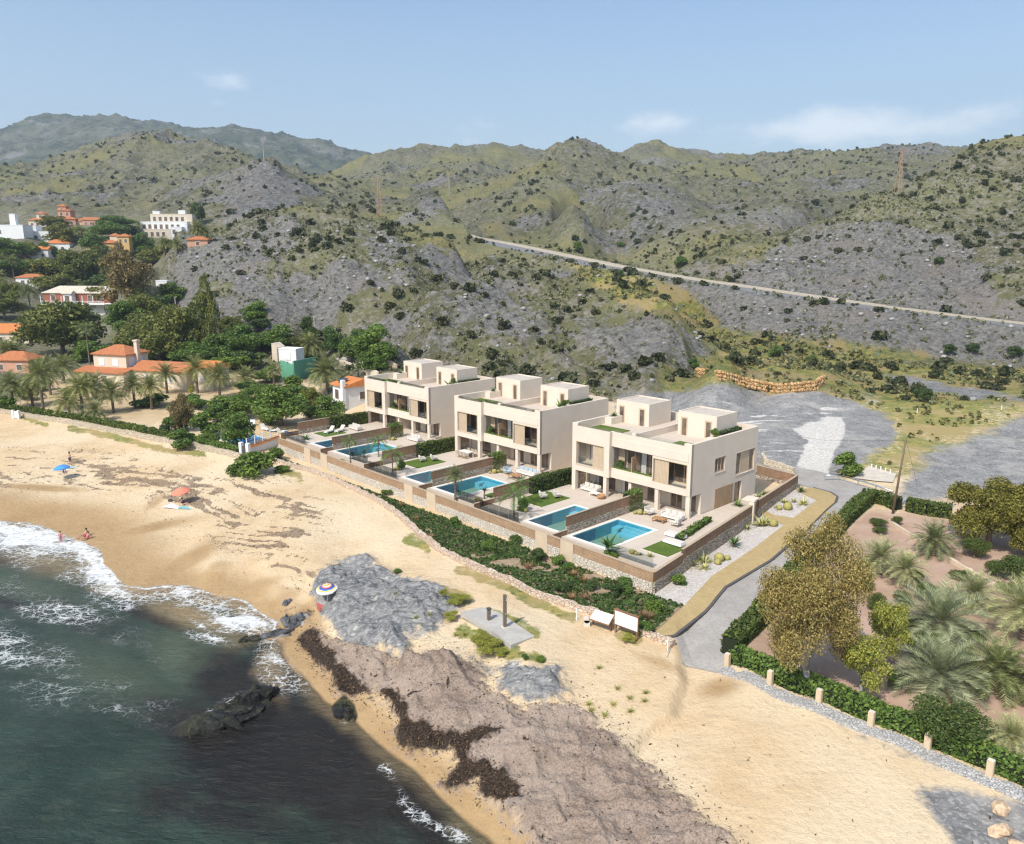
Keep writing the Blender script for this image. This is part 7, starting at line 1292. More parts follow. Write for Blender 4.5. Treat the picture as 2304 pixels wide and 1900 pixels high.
# ------------------------------------------------------------------ houses on the left
def roofmesh(kind,w,d,h,rh,ov=.35,th=.18):
    m=MB(); x0,x1,y0,y1=-w/2-ov,w/2+ov,-ov,d+ov
    if kind=='hip':
        r=min(w,d)/2+ov; 
        if w>=d: a,b=(x0+r,(y0+y1)/2,h+rh),(x1-r,(y0+y1)/2,h+rh)
        else: a,b=(0,y0+r,h+rh),(0,y1-r,h+rh)
        V=[(x0,y0,h),(x1,y0,h),(x1,y1,h),(x0,y1,h),a,b]; Fc=[(0,1,5,4),(2,3,4,5),(1,2,5),(3,0,4)] if w>=d else [(0,1,4),(2,3,5),(1,2,5,4),(3,0,4,5)]
        m.add(V,Fc); m.add([(x0,y0,h-th),(x1,y0,h-th),(x1,y1,h-th),(x0,y1,h-th),*V[:4]],[(3,2,1,0),(0,1,5,4),(1,2,6,5),(2,3,7,6),(3,0,4,7)])
    elif kind=='gable':
        V=[(x0,y0,h),(x1,y0,h),(x1,y1,h),(x0,y1,h),(x0,(y0+y1)/2,h+rh),(x1,(y0+y1)/2,h+rh)]; m.add(V,[(0,1,5,4),(2,3,4,5),(1,2,5),(3,0,4)]); m.add([(x0,y0,h-th),(x1,y0,h-th),(x1,y1,h-th),(x0,y1,h-th),*V[:4]],[(3,2,1,0),(0,1,5,4),(1,2,6,5),(2,3,7,6),(3,0,4,7)])
    elif kind=='mono':
        V=[(x0,y0,h),(x1,y0,h),(x1,y1,h+rh),(x0,y1,h+rh)]; m.add(V+[(x,y,z-th) for x,y,z in V],[(0,1,2,3),(7,6,5,4),(0,4,5,1),(1,5,6,2),(2,6,7,3),(3,7,4,0)])
    else:
        m.box(-w/2-.05,-.05,h,w/2+.05,d+.05,h+.25)
    return m
BLND=plain('white_blind',(0.72,0.73,0.74),0.6,0.03,3)
def block(R,x,y,z,w,d,h,wall,roof='flat',rm=None,rh=1.2,wins=(),sw=(),chim=None,pm=None,name='wall',arch=False):
    """one volume of a house: wall, roof, windows on the front (x,z,w,h) and on the right side"""
    B=empty(name+'_block',(x,y,z)); B.parent=R
    def place(o): o.location=(x,y,z); return o
    bpy.data.objects.remove(B)
    m=MB(); m.box(-w/2,0,-1.5,w/2,d,h); place(m.build(name,[wall],R))
    r=place(roofmesh(roof,w,d,h+.003,rh,.35 if roof!='flat' else 0).build('roof',[rm or wall],R))
    if chim: m=MB(); cx_,cy_,ch=chim; m.box(cx_-.35,cy_-.35,h*.6,cx_+.35,cy_+.35,h+ch); m.box(cx_-.5,cy_-.5,h+ch,cx_+.5,cy_+.5,h+ch+.25); m.build('chimney',[wall],r)
    for (wx,wz,ww,wh) in wins:
        f=MB(); f.box(wx-ww/2-.08,-.06,wz-.08,wx+ww/2+.08,-.003,wz+wh+.08); o=place(f.build('window',[WHITE],R)); g=MB(); g.box(wx-ww/2,-.085,wz,wx+ww/2,-.061,wz+wh); g.build('pane',[pm or PANE],o)
    for (wy,wz,ww,wh) in sw:
        f=MB(); f.box(w/2+.003,wy-ww/2-.08,wz-.08,w/2+.06,wy+ww/2+.08,wz+wh+.08); o=place(f.build('window',[WHITE],R)); g=MB(); g.box(w/2+.061,wy-ww/2,wz,w/2+.085,wy+ww/2,wz+wh); g.build('pane',[pm or PANE],o)
def house(u,v,rz,label,name='house',cat='house',dz=0): p=hit(u,v); p[2]+=dz; return empty(name,p,rz,label,cat,'houses on the left')
PX=lambda p:F/p[1]
# villa with terracotta roofs among the palms
R=house(240,868,-.30,'cream villa with terracotta hip roof and long low tiled wing among the palms')
s=math.sqrt(1.0)
block(R,-.6,2.0,0,7.6,5.8,5.7,CREAMW,'hip',TERRA,1.5,[(-1.9,3.5,1.1,1.2),(1.3,3.5,1.2,1.2)],[(1.6,3.2,1.3,1.7),(3.6,3.2,1.3,1.7)],chim=(4.2,2.6,2.3),pm=BLND)
block(R,-1.0,-.4,0,11,2.6,2.6,CREAMW,'mono',TERRA,.7,[(-3,.8,1.2,1.2),(1,.8,1.2,1.2)]); block(R,10.6,1.8,0,12.0,6,3.0,CREAMW,'gable',TERRA,1.4,[(-2.5,.9,1.4,1.1),(2.2,.9,1.4,1.1)],pm=BLND)
block(R,18.9,3.2,0,4.6,5,3.6,CREAMW,'gable',TERRAO,1.2,[(0,1.2,1.2,1.0)],pm=BLND)
# white house beside the villas
p=hit(752,915); R=house(752,917,-TH-.05,'small white house with orange tiled roof and solar panel beside the end villa'); 
block(R,1.8,0,0,4.0,6.2,3.9,WHITEW,'gable',TERRAO,.9,[(-.6,1.6,1.1,1.5)],[(3.0,1.6,.9,1.1)])
m=MB(); m.box(3.3,-.55,-1.5,3.95,.0,4.9); m.build('chimney',[WHITEW],R); m=MB(); m.add([(.7,.3,4.45),(2.3,.3,4.45),(2.3,1.5,4.85),(.7,1.5,4.85),(.7,.3,4.38),(2.3,.3,4.38),(2.3,1.5,4.78),(.7,1.5,4.78)],[(0,1,2,3),(7,6,5,4),(0,4,5,1),(1,5,6,2),(2,6,7,3),(3,7,4,0)]); m.build('solar_panel',[SOLAR],R)
m=MB(); m.box(-3.0,-1.0,-1.2,-.25,2.5,.5); m.build('terrace',[WHITEW],R)
for i in range(6): m=MB(); m.box(-2.95+i*.5,-.98,.5,-2.82+i*.5,-.9,1.3); m.build('baluster',[WHITE],R)
m=MB(); m.box(-3.0,-1.0,1.3,-.2,-.88,1.4); m.build('handrail',[WHITE],R)
# veranda house
R=house(165,708,-.12,'long house with pale tiled roof and white veranda above the dark pine'); H=3.1
block(R,0,2.5,0,22.5,7,3.1,WHITEW); block(R,0,2.5,3.15,22.5,7,3.3,BRICKR,'hip',PALER,2.0,[(x,.6,1.5,2.0) for x in (-8,-3.2,4.5,7.5)]); block(R,8.5,2.0,-.0,4.2,.8,2.6,plain_cache('garage_white',(.6,.57,.53)),'flat')
block(R,-1.6,.2,2.95,2.6,2.2,3.4,WHITEW,'gable',PALER,.9,[(0,.3,1.4,2.4)])
m=MB(); m.box(-10.6,-.1,2.95,10.6,2.5,3.12); m.build('veranda_floor',[WHITEW],R)
for i in range(13): x=-10.4+i*20.8/12; m=MB(); m.box(x-.09,.0,3.12,x+.09,.18,5.6 if i%2==0 else 4.1); m.build('veranda_post',[WHITE],R)
for a,b in ((-10.4,-3.1),(-.1,10.4)):
    m=MB(); m.box(a,.03,4.02,b,.12,4.1); n=int((b-a)/1.7)
    for i in range(n): x0,x1=a+(b-a)*i/n,a+(b-a)*(i+1)/n; m.tube([(x0,.08,3.15),(x1,.08,4.02)],.045,4); m.tube([(x1,.08,3.15),(x0,.08,4.02)],.045,4)
    m.build('balustrade',[WHITE],R)
m=MB(); m.tube([(-3.3,1.5,5.9),(-3.3,1.5,8.6)],.05,5); m.build('flagpole',[WHITE],R)
# stepped white apartments far up
R=house(365,536,.16,'cream terraced apartment block with arched balconies far up the valley','apartment_block','building')
for i,(x,y,z,w,d,h) in enumerate(((-4.5,0,-1,17,8,4.6),(0,4.5,2,20,8,5.0),(2.5,9,5.5,18,7,5.0),(6,0,-1.5,5,9,6.2))): block(R,x,y,z,w,d,h,CREAMW if i%2==0 else WHITEW,'flat',None,1,[(-w/2+1.7+j*2.4,h-2.9,1.3,1.9) for j in range(int((w-1.5)/2.4))],[(2.5,h-2.8,1.2,1.4)])
block(R,7,9.5,8,3,3,4.2,WHITEW); block(R,-4,9.5,8.2,3,3,3.6,WHITEW); 
# pink towered villas
R=house(150,508,.1,'pink villa with square tower far up the valley','house')
block(R,-2.5,0,-1,14,7,4.2,PINKW,'hip',TERRA,1.6,[(x,1.6,1.2,1.5) for x in (-5,-2.5,0,2.5,5)]); block(R,-1.5,2,2,6.0,6,5.5,PINKW,'hip',TERRA,1.5,[(-1.4,3,1,1.6),(1.4,3,1,1.6)]); block(R,-2.8,3,6,4,4,3.6,PINKW,'hip',TERRA,1.2,[(0,1.3,1.2,1.4)]); block(R,8,1,-1,9,6,3.2,CREAMW,'gable',TERRA,1.4,[(x,1,1,1.3) for x in (-2.5,0,2.5)])
R=house(85,512,.1,'cream villa with small domed turret left of the pink tower','house'); block(R,0,0,-1,8.5,6,4.5,CREAMW,'hip',TERRA,1.5,[(x,1.6,1,1.5) for x in (-2.6,0,2.6)]); block(R,1.2,1.5,3,4,4,3.8,CREAMW,'hip',TERRA,1.2,[(0,1.8,1.2,1.2)])
R=house(205,507,.05,'low ochre house with orange roofs right of the pink tower','house'); block(R,0,0,-1,9,6,3.6,PINKW,'gable',TERRA,1.4,[(x,1.2,1,1.3) for x in (-2.5,0,2.5)])
R=house(22,540,.05,'white cubic house with chimney tower at the picture edge','house'); block(R,0,0,-1,12,8,7.0,WHITEW,'flat',None,1,[(-4,3.5,1.6,1.6)]); block(R,.5,3,6,2.4,2.4,4.6,WHITEW)
R=house(92,540,.05,'low white flat-roofed house with stepped terraces below the pink tower','house'); block(R,-2,0,-1,13,7,4.4,WHITEW,'flat',None,1,[(-4,1.4,1.6,1.4),(0,1.4,1.6,1.4)]); block(R,8.5,-1,-1,8.5,6,3.4,WHITEW,'flat',None,1,[(0,1.2,1.4,1.2)]); block(R,-4.5,1,3,5,5,2.8,WHITEW)
R=house(130,566,.1,'white house with red hip roof above the pines','house'); block(R,0,0,-1,10,6,4.4,WHITEW,'hip',TERRAO,1.6,[(-2.5,1.5,1.2,1.3),(2,1.5,1.2,1.3)])
R=house(68,580,.15,'house with grey solar roof and orange gable above the pines','house'); block(R,-1,0,-1,8,6,4.0,WHITEW,'mono',SOLAR,1.6,[(-1.5,1.2,1.2,1.3)]); block(R,4.8,.5,-1,4,5,4.2,WHITEW,'gable',TERRAO,1.3,[(0,1.2,1,1.2)])
R=house(245,562,.05,'long ochre villa with small square pavilion tower among the trees','house'); block(R,-2.5,0,-1,11.5,6,3.6,YELW,'hip',TERRA,1.3,[(x,1.2,1.2,1.3) for x in (-4,-1,2)]); block(R,6.0,0,0,4.6,4.6,5.2,YELW,'hip',TERRA,1.2,[(-1,2.8,.9,1.3),(1,2.8,.9,1.3)]); block(R,1.2,3,1,3.4,3.4,4.6,CREAMW,'hip',TERRA,1.0)
R=house(66,643,.05,'small white house with red roof among the pines on the left','house'); block(R,0,0,-.5,8.5,5,3.2,WHITEW,'hip',TERRA,1.1,[(-2,1,1.1,1.2),(2,1,1.1,1.2)])
R=house(20,772,.0,'long house with orange tiled roof cut by the left picture edge','house'); block(R,0,0,-1,9.5,7,3.4,CREAMW,'gable',TERRAO,1.9,[(-2,1.2,1.2,1.2),(2.6,1.2,1.2,1.2)]); 
R=house(24,838,-.1,'low red-roofed house behind the palms at the left edge','house'); block(R,0,0,-.5,8,5,3.0,PINKW,'hip',TERRA,1.5,[(-2,1,1.1,1.1),(2,1,1.1,1.1)])
R=house(364,650,-.1,'little white flat-roofed hut by the brown trees','house'); block(R,0,0,-.5,3.4,3,2.6,WHITEW,'flat',None,1,[(0,.9,1,1)])
R=house(445,555,.1,'small orange house on the valley slope by the rocks','house'); block(R,0,0,-.5,6,4,2.6,PINKW,'hip',TERRA,1.0,[(0,.9,1,1)])
R=house(642,815,-.35,'white pavilion with slanting cream wing behind the green court','pavilion'); block(R,.6,0,0,4.4,3,2.7,WHITEW,'flat',None,1,[(0,.5,1.5,1.5)],pm=WHITEW); m=MB(); m.prism([(-3.0,-.4),(-1.7,-.4),(-1.7,2.6),(-3.0,2.6)],-.5,3,ztop=[4.0,3.1,3.1,4.0]); m.build('wing',[CREAMW],R)
a,b,c_=hit(634,852),hit(662,860),hit(712,842); R=empty('court_wall',a,0,'green rendered court wall with stepped end behind the palms','court wall')
for q0,q1,h0,h1 in ((a,b,3.6,3.2),(b,c_,4.0,3.6)): d=(q1-q0)[:2]; d/=np.linalg.norm(d); s_=np.array([-d[1],d[0]])*.12; P4=[q0[:2]-s_-a[:2],q1[:2]-s_-a[:2],q1[:2]+s_-a[:2],q0[:2]+s_-a[:2]]; m=MB(); m.prism([tuple(x) for x in P4],-1,0,ztop=[h0,h1,h1,h0]); m.build('wall',[GREENW],R)
# mesh fence, cream wall and lane behind the white house
lowwall('lane_wall',hitp(zd((1540,590),(1680,640),(1780,690),(1900,720))),.3,1.0,CREAMW,'cream wall along the lane behind the white house',8,.02)
drape('lane',hitp(zd((1480,520),(1600,520),(1800,600),(1900,660),(1850,690),(1700,610),(1560,570))),ROADM,.05)
lowwall('lane_wall',hitp(zd((1950,600),(2080,640))),.3,.9,STONER,'short pinkish wall at the lane end below the hill',12,.05)
# neighbour pool and garden
def flatpool(pts,label,z=None):
    P_=hitp(pts); z0=max(p[2] for p in P_)+.10; o=P_[0]; R=empty('swimming_pool',(o[0],o[1],z0),0,label,'swimming pool'); q=[(p[0]-o[0],p[1]-o[1]) for p in P_]; c=np.mean(q,0); big=[tuple(c+(np.array(x)-c)*1.16) for x in q]; m=MB(); m.prism(big,-.6,-.02); m.build('coping',[COPING],R); m=MB(); m.prism(q,-.3,.0); m.build('water',[plain_cache('blue_pool_water',(0.05,0.27,0.55))],R)
flatpool(zd((380,1290),(580,1370),(810,1305),(690,1262)),'bright blue swimming pool of the neighbouring garden under the round tree'); flatpool(z3((-60,985),(-60,962),(90,962),(80,990)),'pale blue pool below the veranda house at the picture edge'); flatpool(zd((150,970),(230,962),(240,1005),(160,1015)),'small pale pool half hidden behind the neighbouring bushes')
for i,(u,v) in enumerate(zd((700,1180),(830,1215),(900,1230),(985,1245))):
    p=hit(u,v); R=empty('garden_chair',p,i*.9,('white plastic sunbed at the top of the neighbouring pool','white plastic chair under the neighbouring tree','white plastic table chair beside the neighbouring pool','white plastic lounger next to the garden wall end')[i],'chair','white plastic garden chairs'); m=MB(); m.box(-.35,-.9,.2,.35,.4,.3); m.build('seat',[WHITE],R); m=MB(); m.add([(-.35,.4,.22),(.35,.4,.22),(.35,.8,.85),(-.35,.8,.85),(-.35,.4,.3),(.35,.4,.3),(.35,.74,.88),(-.35,.74,.88)],[(0,1,2,3)[::-1],(4,5,6,7),(0,1,5,4),(1,2,6,5),(2,3,7,6),(3,0,4,7)]); m.build('backrest',[WHITE],R)
    for a_ in (-.3,.3):
        for b_ in (-.8,.3): l=MB(); l.box(a_-.03,b_-.03,0,a_+.03,b_+.03,.2); l.build('leg',[WHITE],R)
# beach wall, gate and stair of the neighbouring garden
BW=hitp([(-60,938)]+z5b((0,895),(250,935),(700,1005),(1100,1075),(1500,1155),(1900,1235))+zd((130,1375),(330,1420),(560,1478),(600,1490)))
lowwall('beach_wall',BW,.4,.75,stonemat('sandy_stone',(0.52,0.43,0.32),(0.64,0.55,0.43),(0.33,0.26,0.19),2.6),'long low sandy stone wall between the beach and the palm garden',15,.05)
BH=[np.array([p[0]*1.012,p[1]*1.012,0]) for p in BW]; 
for q in BH: q[2]=hz(q[0],q[1])+.1
hedge('hedge',BH[:8],1.3,1.15,'long clipped hedge on the beach wall in front of the palm garden',LHED,60,.16,'clipped hedges'); hedge('hedge',BH[7:],1.2,1.0,'hedge section between the beach wall and the blue neighbouring pool',LG,60,.15,'clipped hedges')
p=hit(*z5b((195,960))[0]); R=empty('white_gate',p,-.3,'small white gate in the beach wall of the palm garden','gate'); 
for x in (-.55,.55): m=MB(); m.box(x-.16,-.16,-.3,x+.16,.16,1.35); m.build('pillar',[WHITEW],R)
m=MB(); m.box(-.39,-.03,.1,.39,.03,1.15); m.build('gate_leaf',[WHITE],R)
p=hit(*zd((640,1470))[0]); R=empty('white_gate',p,-.5,'white gate pillars at the end of the beach wall beside the stair','gate')
for x in (-.6,.6): m=MB(); m.box(x-.22,-.22,-.3,x+.22,.22,1.9); m.build('pillar',[WHITEW],R)
m=MB(); m.box(-.38,-.03,.1,.38,.03,1.4); m.build('gate_leaf',[DARKM],R)
a,b=hit(*zd((660,1440))[0]),hit(*zd((955,1345))[0]); R=empty('tiled_wall',a,math.atan2((b-a)[1],(b-a)[0]),'garden wall capped with orange tiles between the gate and the brown wall','wall'); L_=np.linalg.norm((b-a)[:2]); m=MB(); m.box(0,-.15,-1.2,L_,.15,.75); m.build('wall',[WHITEW],R); m=MB(); m.add([(0,-.35,.75),(L_,-.35,.75),(L_,0,.98),(0,0,.98),(L_,.35,.75),(0,.35,.75)],[(0,1,2,3),(3,2,4,5),(0,5,4,1)]); m.build('tile_cap',[TERRAO],R)
for i in range(5): m=MB(); m.box(L_*i/4-.05,-.05,.9,L_*i/4+.05,.05,2.1); m.build('fence_post',[WHITE],R)
m=MB(); 
for z in (1.1,1.4,1.7,2.0): m.box(0,-.015,z,L_,.015,z+.04)
m.build('fence_wires',[STEEL],R)
# ------------------------------------------------------------------ palms of the left gardens
PG='palms in the left gardens'
def palmpx(bu,bv,cu,cv,R_,lb,kind=None,tr=.23,g=PG): p=hit(bu,bv); palm('palm_tree' if kind is PALMF else 'date_palm',p,max(.8,zc(cu,cv,p)),R_*(1.32 if kind is not PALMF else 1.15),lb,g,kind,tr)
rows=[((160,840),(110,560),2.6,'palm at the far left with slightly leaning trunk by the hedge'),((390,815),(335,590),2.4,'palm beside the dark hedge line at the left'),((520,905),(465,430),2.9,'tall straight palm nearest the beach hedge on the left'),((600,680),(585,370),2.6,'palm with thick trunk behind the tall straight one'),((760,530),(755,340),2.9,'palm in front of the terracotta villa left corner'),((830,945),(790,750),2.5,'short thick palm close to the beach hedge'),((985,940),(950,590),2.5,'palm with sturdy trunk in the middle of the sandy garden'),((1040,740),(1040,560),2.2,'slim palm behind the sturdy one'),((1140,730),(1120,550),2.4,'palm in front of the villa wing roof'),((1135,1005),(1115,860),1.9,'lowest small palm standing at the beach hedge'),((1345,890),(1310,630),2.5,'bushy palm with stout trunk right of the lowest one'),((1600,840),(1555,550),2.3,'palm in the round shrub bed'),((1800,850),(1800,570),2.4,'palm rising behind the long clipped shrub'),((1980,660),(1950,430),2.4,'palm before the long tiled wing')]
for (b_,c_,R_,lb) in rows: (bu,bv),(cu,cv)=z5b(b_,c_); palmpx(bu,bv,cu,cv,R_,lb)
palmpx(445,885,438,830,2.6,'palm with curved trunk beside the small conical shrub'); palmpx(495,896,490,845,2.6,'palm casting a star shadow on the open sand'); palmpx(553,872,551,850,2.6,'low bushy palm near the sandy garden end'); palmpx(617,868,614,832,1.6,'small fan palm with hanging dead leaves by the green court',PALMF); palmpx(737,884,740,836,3.2,'broad date palm beside the white house',PALMC,.3); palmpx(699,812,696,775,3.0,'big grey-green palm behind the pavilion',PALMC,.28); palmpx(35,822,30,790,2.6,'palm behind the red-roofed house'); palmpx(17,826,12,788,2.6,'palm at the picture edge by the red-roofed house'); palmpx(204,838,193,742,1.7,'very tall fan palm rising over the terracotta roof',PALMF,.16); palmpx(69,704,60,656,2.8,'palm left of the veranda house'); palmpx(311,694,308,668,3.0,'grey-green palm right of the veranda house'); palmpx(345,694,345,668,1.8,'fan palm beside the brown trees',PALMF); palmpx(32,628,29,588,2.4,'tall palm at the left edge above the small red roof'); palmpx(8,620,5,585,2.4,'palm cut by the left picture edge'); palmpx(184,562,181,520,2.6,'palm among the trees below the pink tower'); palmpx(371,575,370,548,2.6,'palm on the slope under the apartment block'); palmpx(400,575,400,550,2.3,'palm right of the one under the apartment block'); palmpx(445,545,442,515,2.8,'palm at the end of the rocky ridge'); palmpx(466,545,464,525,2.2,'smaller palm at the end of the rocky ridge'); palmpx(314,530,314,505,1.8,'palm in front of the apartment block'); palmpx(120,640,118,630,2.4,'low palm below the long pine row'); palmpx(5,700,3,625,2.6,'palm at the picture edge beside the veranda garden')
# ------------------------------------------------------------------ trees of the left gardens
TL='trees in the left gardens'
for kind,u,v,ru,rv,bv,lb in (('pine',144,738,88,62,800,'huge dark umbrella pine behind the palms'),('pine',311,764,58,50,815,'olive pine left of the row behind the tiled wing'),('pine',362,774,54,46,822,'olive pine in the middle of the row behind the tiled wing'),('pine',403,742,52,56,805,'tall pine at the right end of the row'),('tall',474,732,30,62,805,'slender light green tree above the pine row'),('green',288,712,46,36,750,'bright green round tree below the veranda house'),('pine',325,698,44,36,740,'olive tree right of the bright green one'),('green',548,762,42,40,808,'round tree at the foot of the rocky hill'),('green',622,758,42,28,788,'dark spreading bush behind the pavilion'),('green',840,778,50,46,822,'green tree at the lane end below the hill'),('green',790,782,32,30,815,'medium green bush left of the lane-end tree'),('green',752,762,28,28,792,'bush behind the pale pole'),('brown',288,632,56,56,692,'brown feathery eucalyptus beside the veranda house'),('brown',275,585,24,32,640,'slim brown tree above the eucalyptus'),('pine',95,602,46,30,640,'left pine of the belt above the veranda house'),('pine',173,598,52,38,645,'middle pine of the belt above the veranda house'),('pine',236,592,40,40,640,'right pine of the belt above the veranda house'),('green',325,548,26,24,575,'round tree under the apartment block'),('dark',449,472,18,24,505,'dark cypress-like tree beside the apartment block'),('pine',150,525,40,24,552,'dark trees below the pink tower'),('green',110,560,24,16,580,'green bush between the two red roofs'),('pine',60,560,30,16,580,'dark clump in front of the white cubic house'),('green',210,545,30,24,570,'tree behind the ochre villa'),('pine',20,655,30,30,690,'dark tree at the left picture edge'),('dark',350,690,40,30,725,'shaded dark tree below the rocky slope'),('green',500,775,40,30,812,'olive bush right of the slender light tree'),('dark',560,805,40,22,830,'low dark bush line behind the sandy garden'),('green',575,700,34,22,728,'evergreen shrub on the lower rocky slope'),('dark',690,725,16,18,748,'dark round shrub on the slope above the palm'),('green',840,815,40,24,836,'bush at the corner of the mesh fence')):
    treepx(kind,'pine_tree' if 'pine' in lb else 'tree',u,v,ru,rv,lb,bv,'tree',TL)
for kind,u,v,ru,rv,bv,lb in (('green',633,912,66,46,958,'big fresh green tree above the white plastic chairs'),('green',571,896,34,30,926,'tree left of the big fresh green one'),('pine',697,890,26,24,916,'olive tree right of the big fresh green one'),('green',737,918,42,28,950,'grey-green bush in front of the white house'),('green',519,915,48,30,945,'wide dark bush above the blue pool'),('bush',459,952,36,28,982,'bright bush left of the blue pool'),('green',533,958,42,30,1006,'round-headed tree shading the blue pool'),('brown',414,932,28,38,972,'dusky bush beside the bright one'),('bush',409,984,32,22,1008,'low bush on the beach wall'),('bush',405,915,30,24,940,'vivid green shrub mass at the sandy garden edge'),('bush',430,895,26,16,914,'clipped shrub behind the vivid green mass'),('bush',345,897,44,14,915,'long clipped round shrub among the palms'),('bush',576,1038,50,32,1068,'dark green bush on the beach at the wall end'),('bush',530,1052,24,20,1070,'smaller olive bush next to the one at the wall end'),('bush',620,1020,24,16,1034,'green shrub under the orange-tiled wall'),('bush',635,1055,20,10,1062,'low shrub at the start of the stone wall'),('dark',375,965,16,14,980,'dark spiky bush at the hedge'),('olive',432,878,9,12,892,'small yellow-green conical shrub on the sand'),('bush',660,855,24,18,880,'shrub in front of the green court'),('bush',590,872,26,14,888,'dark shrub at the garden edge'),('bush',700,925,20,14,942,'shrub under the grey-green bush'),('bush',15,905,26,20,925,'dark hedge-like shrub at the left picture edge'),('bush',60,880,30,16,900,'shrub row behind the leftmost palms'),('bush',96,860,24,14,880,'dark shrub at the foot of the thick-trunk palm')):
    treepx(kind,'garden_bush',u,v,ru,rv,lb,bv,'bush' if kind=='bush' else 'tree',TL)
tree('bush','bougainvillea',hit(196,690),3.2,2.4,'magenta flowering bougainvillea at the veranda house','bush').children[1].data=(lambda c:(c.materials.clear(),c.materials.append(LBOUG),c)[2])(TREE['bush'][0][0].copy())
FILL=((30,600,40,20),(130,640,46,24),(215,640,36,22),(250,665,40,24),(20,560,44,20),(250,520,40,18),(345,575,36,18),(290,520,26,14),(120,500,30,12),(260,500,36,14),(420,500,26,14),(10,690,40,28),(205,790,40,22),(300,800,46,22),(440,800,44,24),(520,815,40,20),(330,730,44,28),(430,735,36,26),(450,690,26,18),(390,660,30,20),(595,770,30,16),(660,770,30,16),(705,750,26,16),(700,800,22,12),(815,760,26,18),(870,800,30,20),(520,735,30,20),(585,730,28,14),(600,845,30,16),(560,870,30,14),(660,895,40,24),(600,930,30,22),(490,930,30,20),(445,905,30,16),(545,910,26,20),(395,950,26,20),(470,990,24,14))
for i,(u,v,ru,rv) in enumerate(FILL): treepx(('green','pine','dark','pine','green')[i%5] if v<780 else ('green','bush')[i%2],'garden_tree' if v<780 else 'garden_bush',u,v,ru*1.1,rv*1.25,'bushy evergreen tree among the gardens and houses on the left' if v<780 else 'bushy green shrub between the palm garden and the white house',v+rv,'tree' if v<780 else 'bush','evergreens filling the gardens on the left')
# ------------------------------------------------------------------ hillside vegetation
ELV=(GZ-HC)/GY; CM=np.maximum.accumulate(ELV,0); VIS=np.zeros(GX.shape,bool); VIS[1:]=ELV[1:]>=CM[:-1]-0.0006
GU2,GV2=proj(GX,GY,GZ); OK=VIS&(GU2>-60)&(GU2<2364)&(GV2<1050)&(HILLC>0.3)&(GRDN<.2)
dens=fbm(GX/30,GY/30,4,501); dfine=fbm(GX/8,GY/8,3,503)
prng=np.random.default_rng(77)
cellA=(GK[0,1]-GK[0,0])*GY*np.gradient(YS)[:,None]
def scatter(rate,sel,cap):
    lam=np.where(OK&sel,cellA*rate,0); n=prng.poisson(np.minimum(lam,3)); j,i=np.nonzero(n); r=np.repeat(np.arange(len(j)),n[j,i]); j,i=j[r],i[r]
    if len(j)>cap: q=prng.choice(len(j),cap,replace=False); j,i=j[q],i[q]
    fi=np.clip(i+prng.random(len(i))-.5,0,NK-1.001); fj=np.clip(j+prng.random(len(j))-.5,0,NR-1.001); a=fi.astype(int); b=fj.astype(int); fx=fi-a; fy=fj-b
    g=lambda G:(G[b,a]*(1-fx)+G[b,a+1]*fx)*(1-fy)+(G[b+1,a]*(1-fx)+G[b+1,a+1]*fx)*fy
    return np.stack([g(GX),g(GY),g(GZ)],-1)
clear=(PATH<.05)&(dr>4)&(town<.4)&(GRV<.4)&(CHK<.3)
rockk=np.clip(HRK,0,1)
S1=scatter(0.045*sst(0.38,0.56,dens)*(1-.5*rockk)+0.006,clear&(GY<380)&(GY>135),6500); S2=scatter(0.018*sst(0.42,0.60,dens)*(1-.4*rockk)+.003,clear&(GY>=360)&(GY<1050),11000)
size1=0.55+1.1*prng.random(len(S1))**2.2; size2=0.65+1.7*prng.random(len(S2))**3
def unitshrub(n,seed,sz=.34):
    r=np.random.default_rng(seed); lb=[(0,0,.28,.46,.46,.36),(.2,.1,.34,.3,.3,.34),(-.18,.12,.32,.3,.28,.3)]; return cloud(lb,n,sz*.5,r,.35,.7,.5,.7,.0)
US=[unitshrub(90,i,.30) for i in range(3)]; 
for i in range(3): 
    TREE.setdefault('hshrub',[]).append(new_mesh('shrub',*US[i],False,(LSHR,)))
allp=np.concatenate([S1,S2]); alls=np.concatenate([size1,size2]); px_=alls/allp[:,1]; order_=np.argsort(-px_)
def hlabel(p):
    u,v=proj(*p)
    if p[1]<345 and u>1650: return 'dark round evergreen shrub on the grey cliff and slope above the hill road'
    if p[1]<220 and u>850: return 'dark round evergreen shrub on the low rocky spur behind the villas'
    if p[1]<345 and u<=1000: return 'dark round evergreen shrub on the grey stony hill with the rusty mast'
    return 'dark round evergreen shrub on the slopes around the hill road valley'
for q in order_[:262]:
    p=allp[q]; o=link('hill_shrub',TREE['hshrub'][q%3]); s_=alls[q]*2.1; o.location=(p[0],p[1],p[2]-.12*s_); o.scale=(s_,s_,s_*(.75+.4*((q*13)%10)/10)); o.rotation_euler=(0,0,q); lb=hlabel(p); tag(o,lb,'shrub',lb.replace('dark round evergreen shrub','evergreen shrubs'))
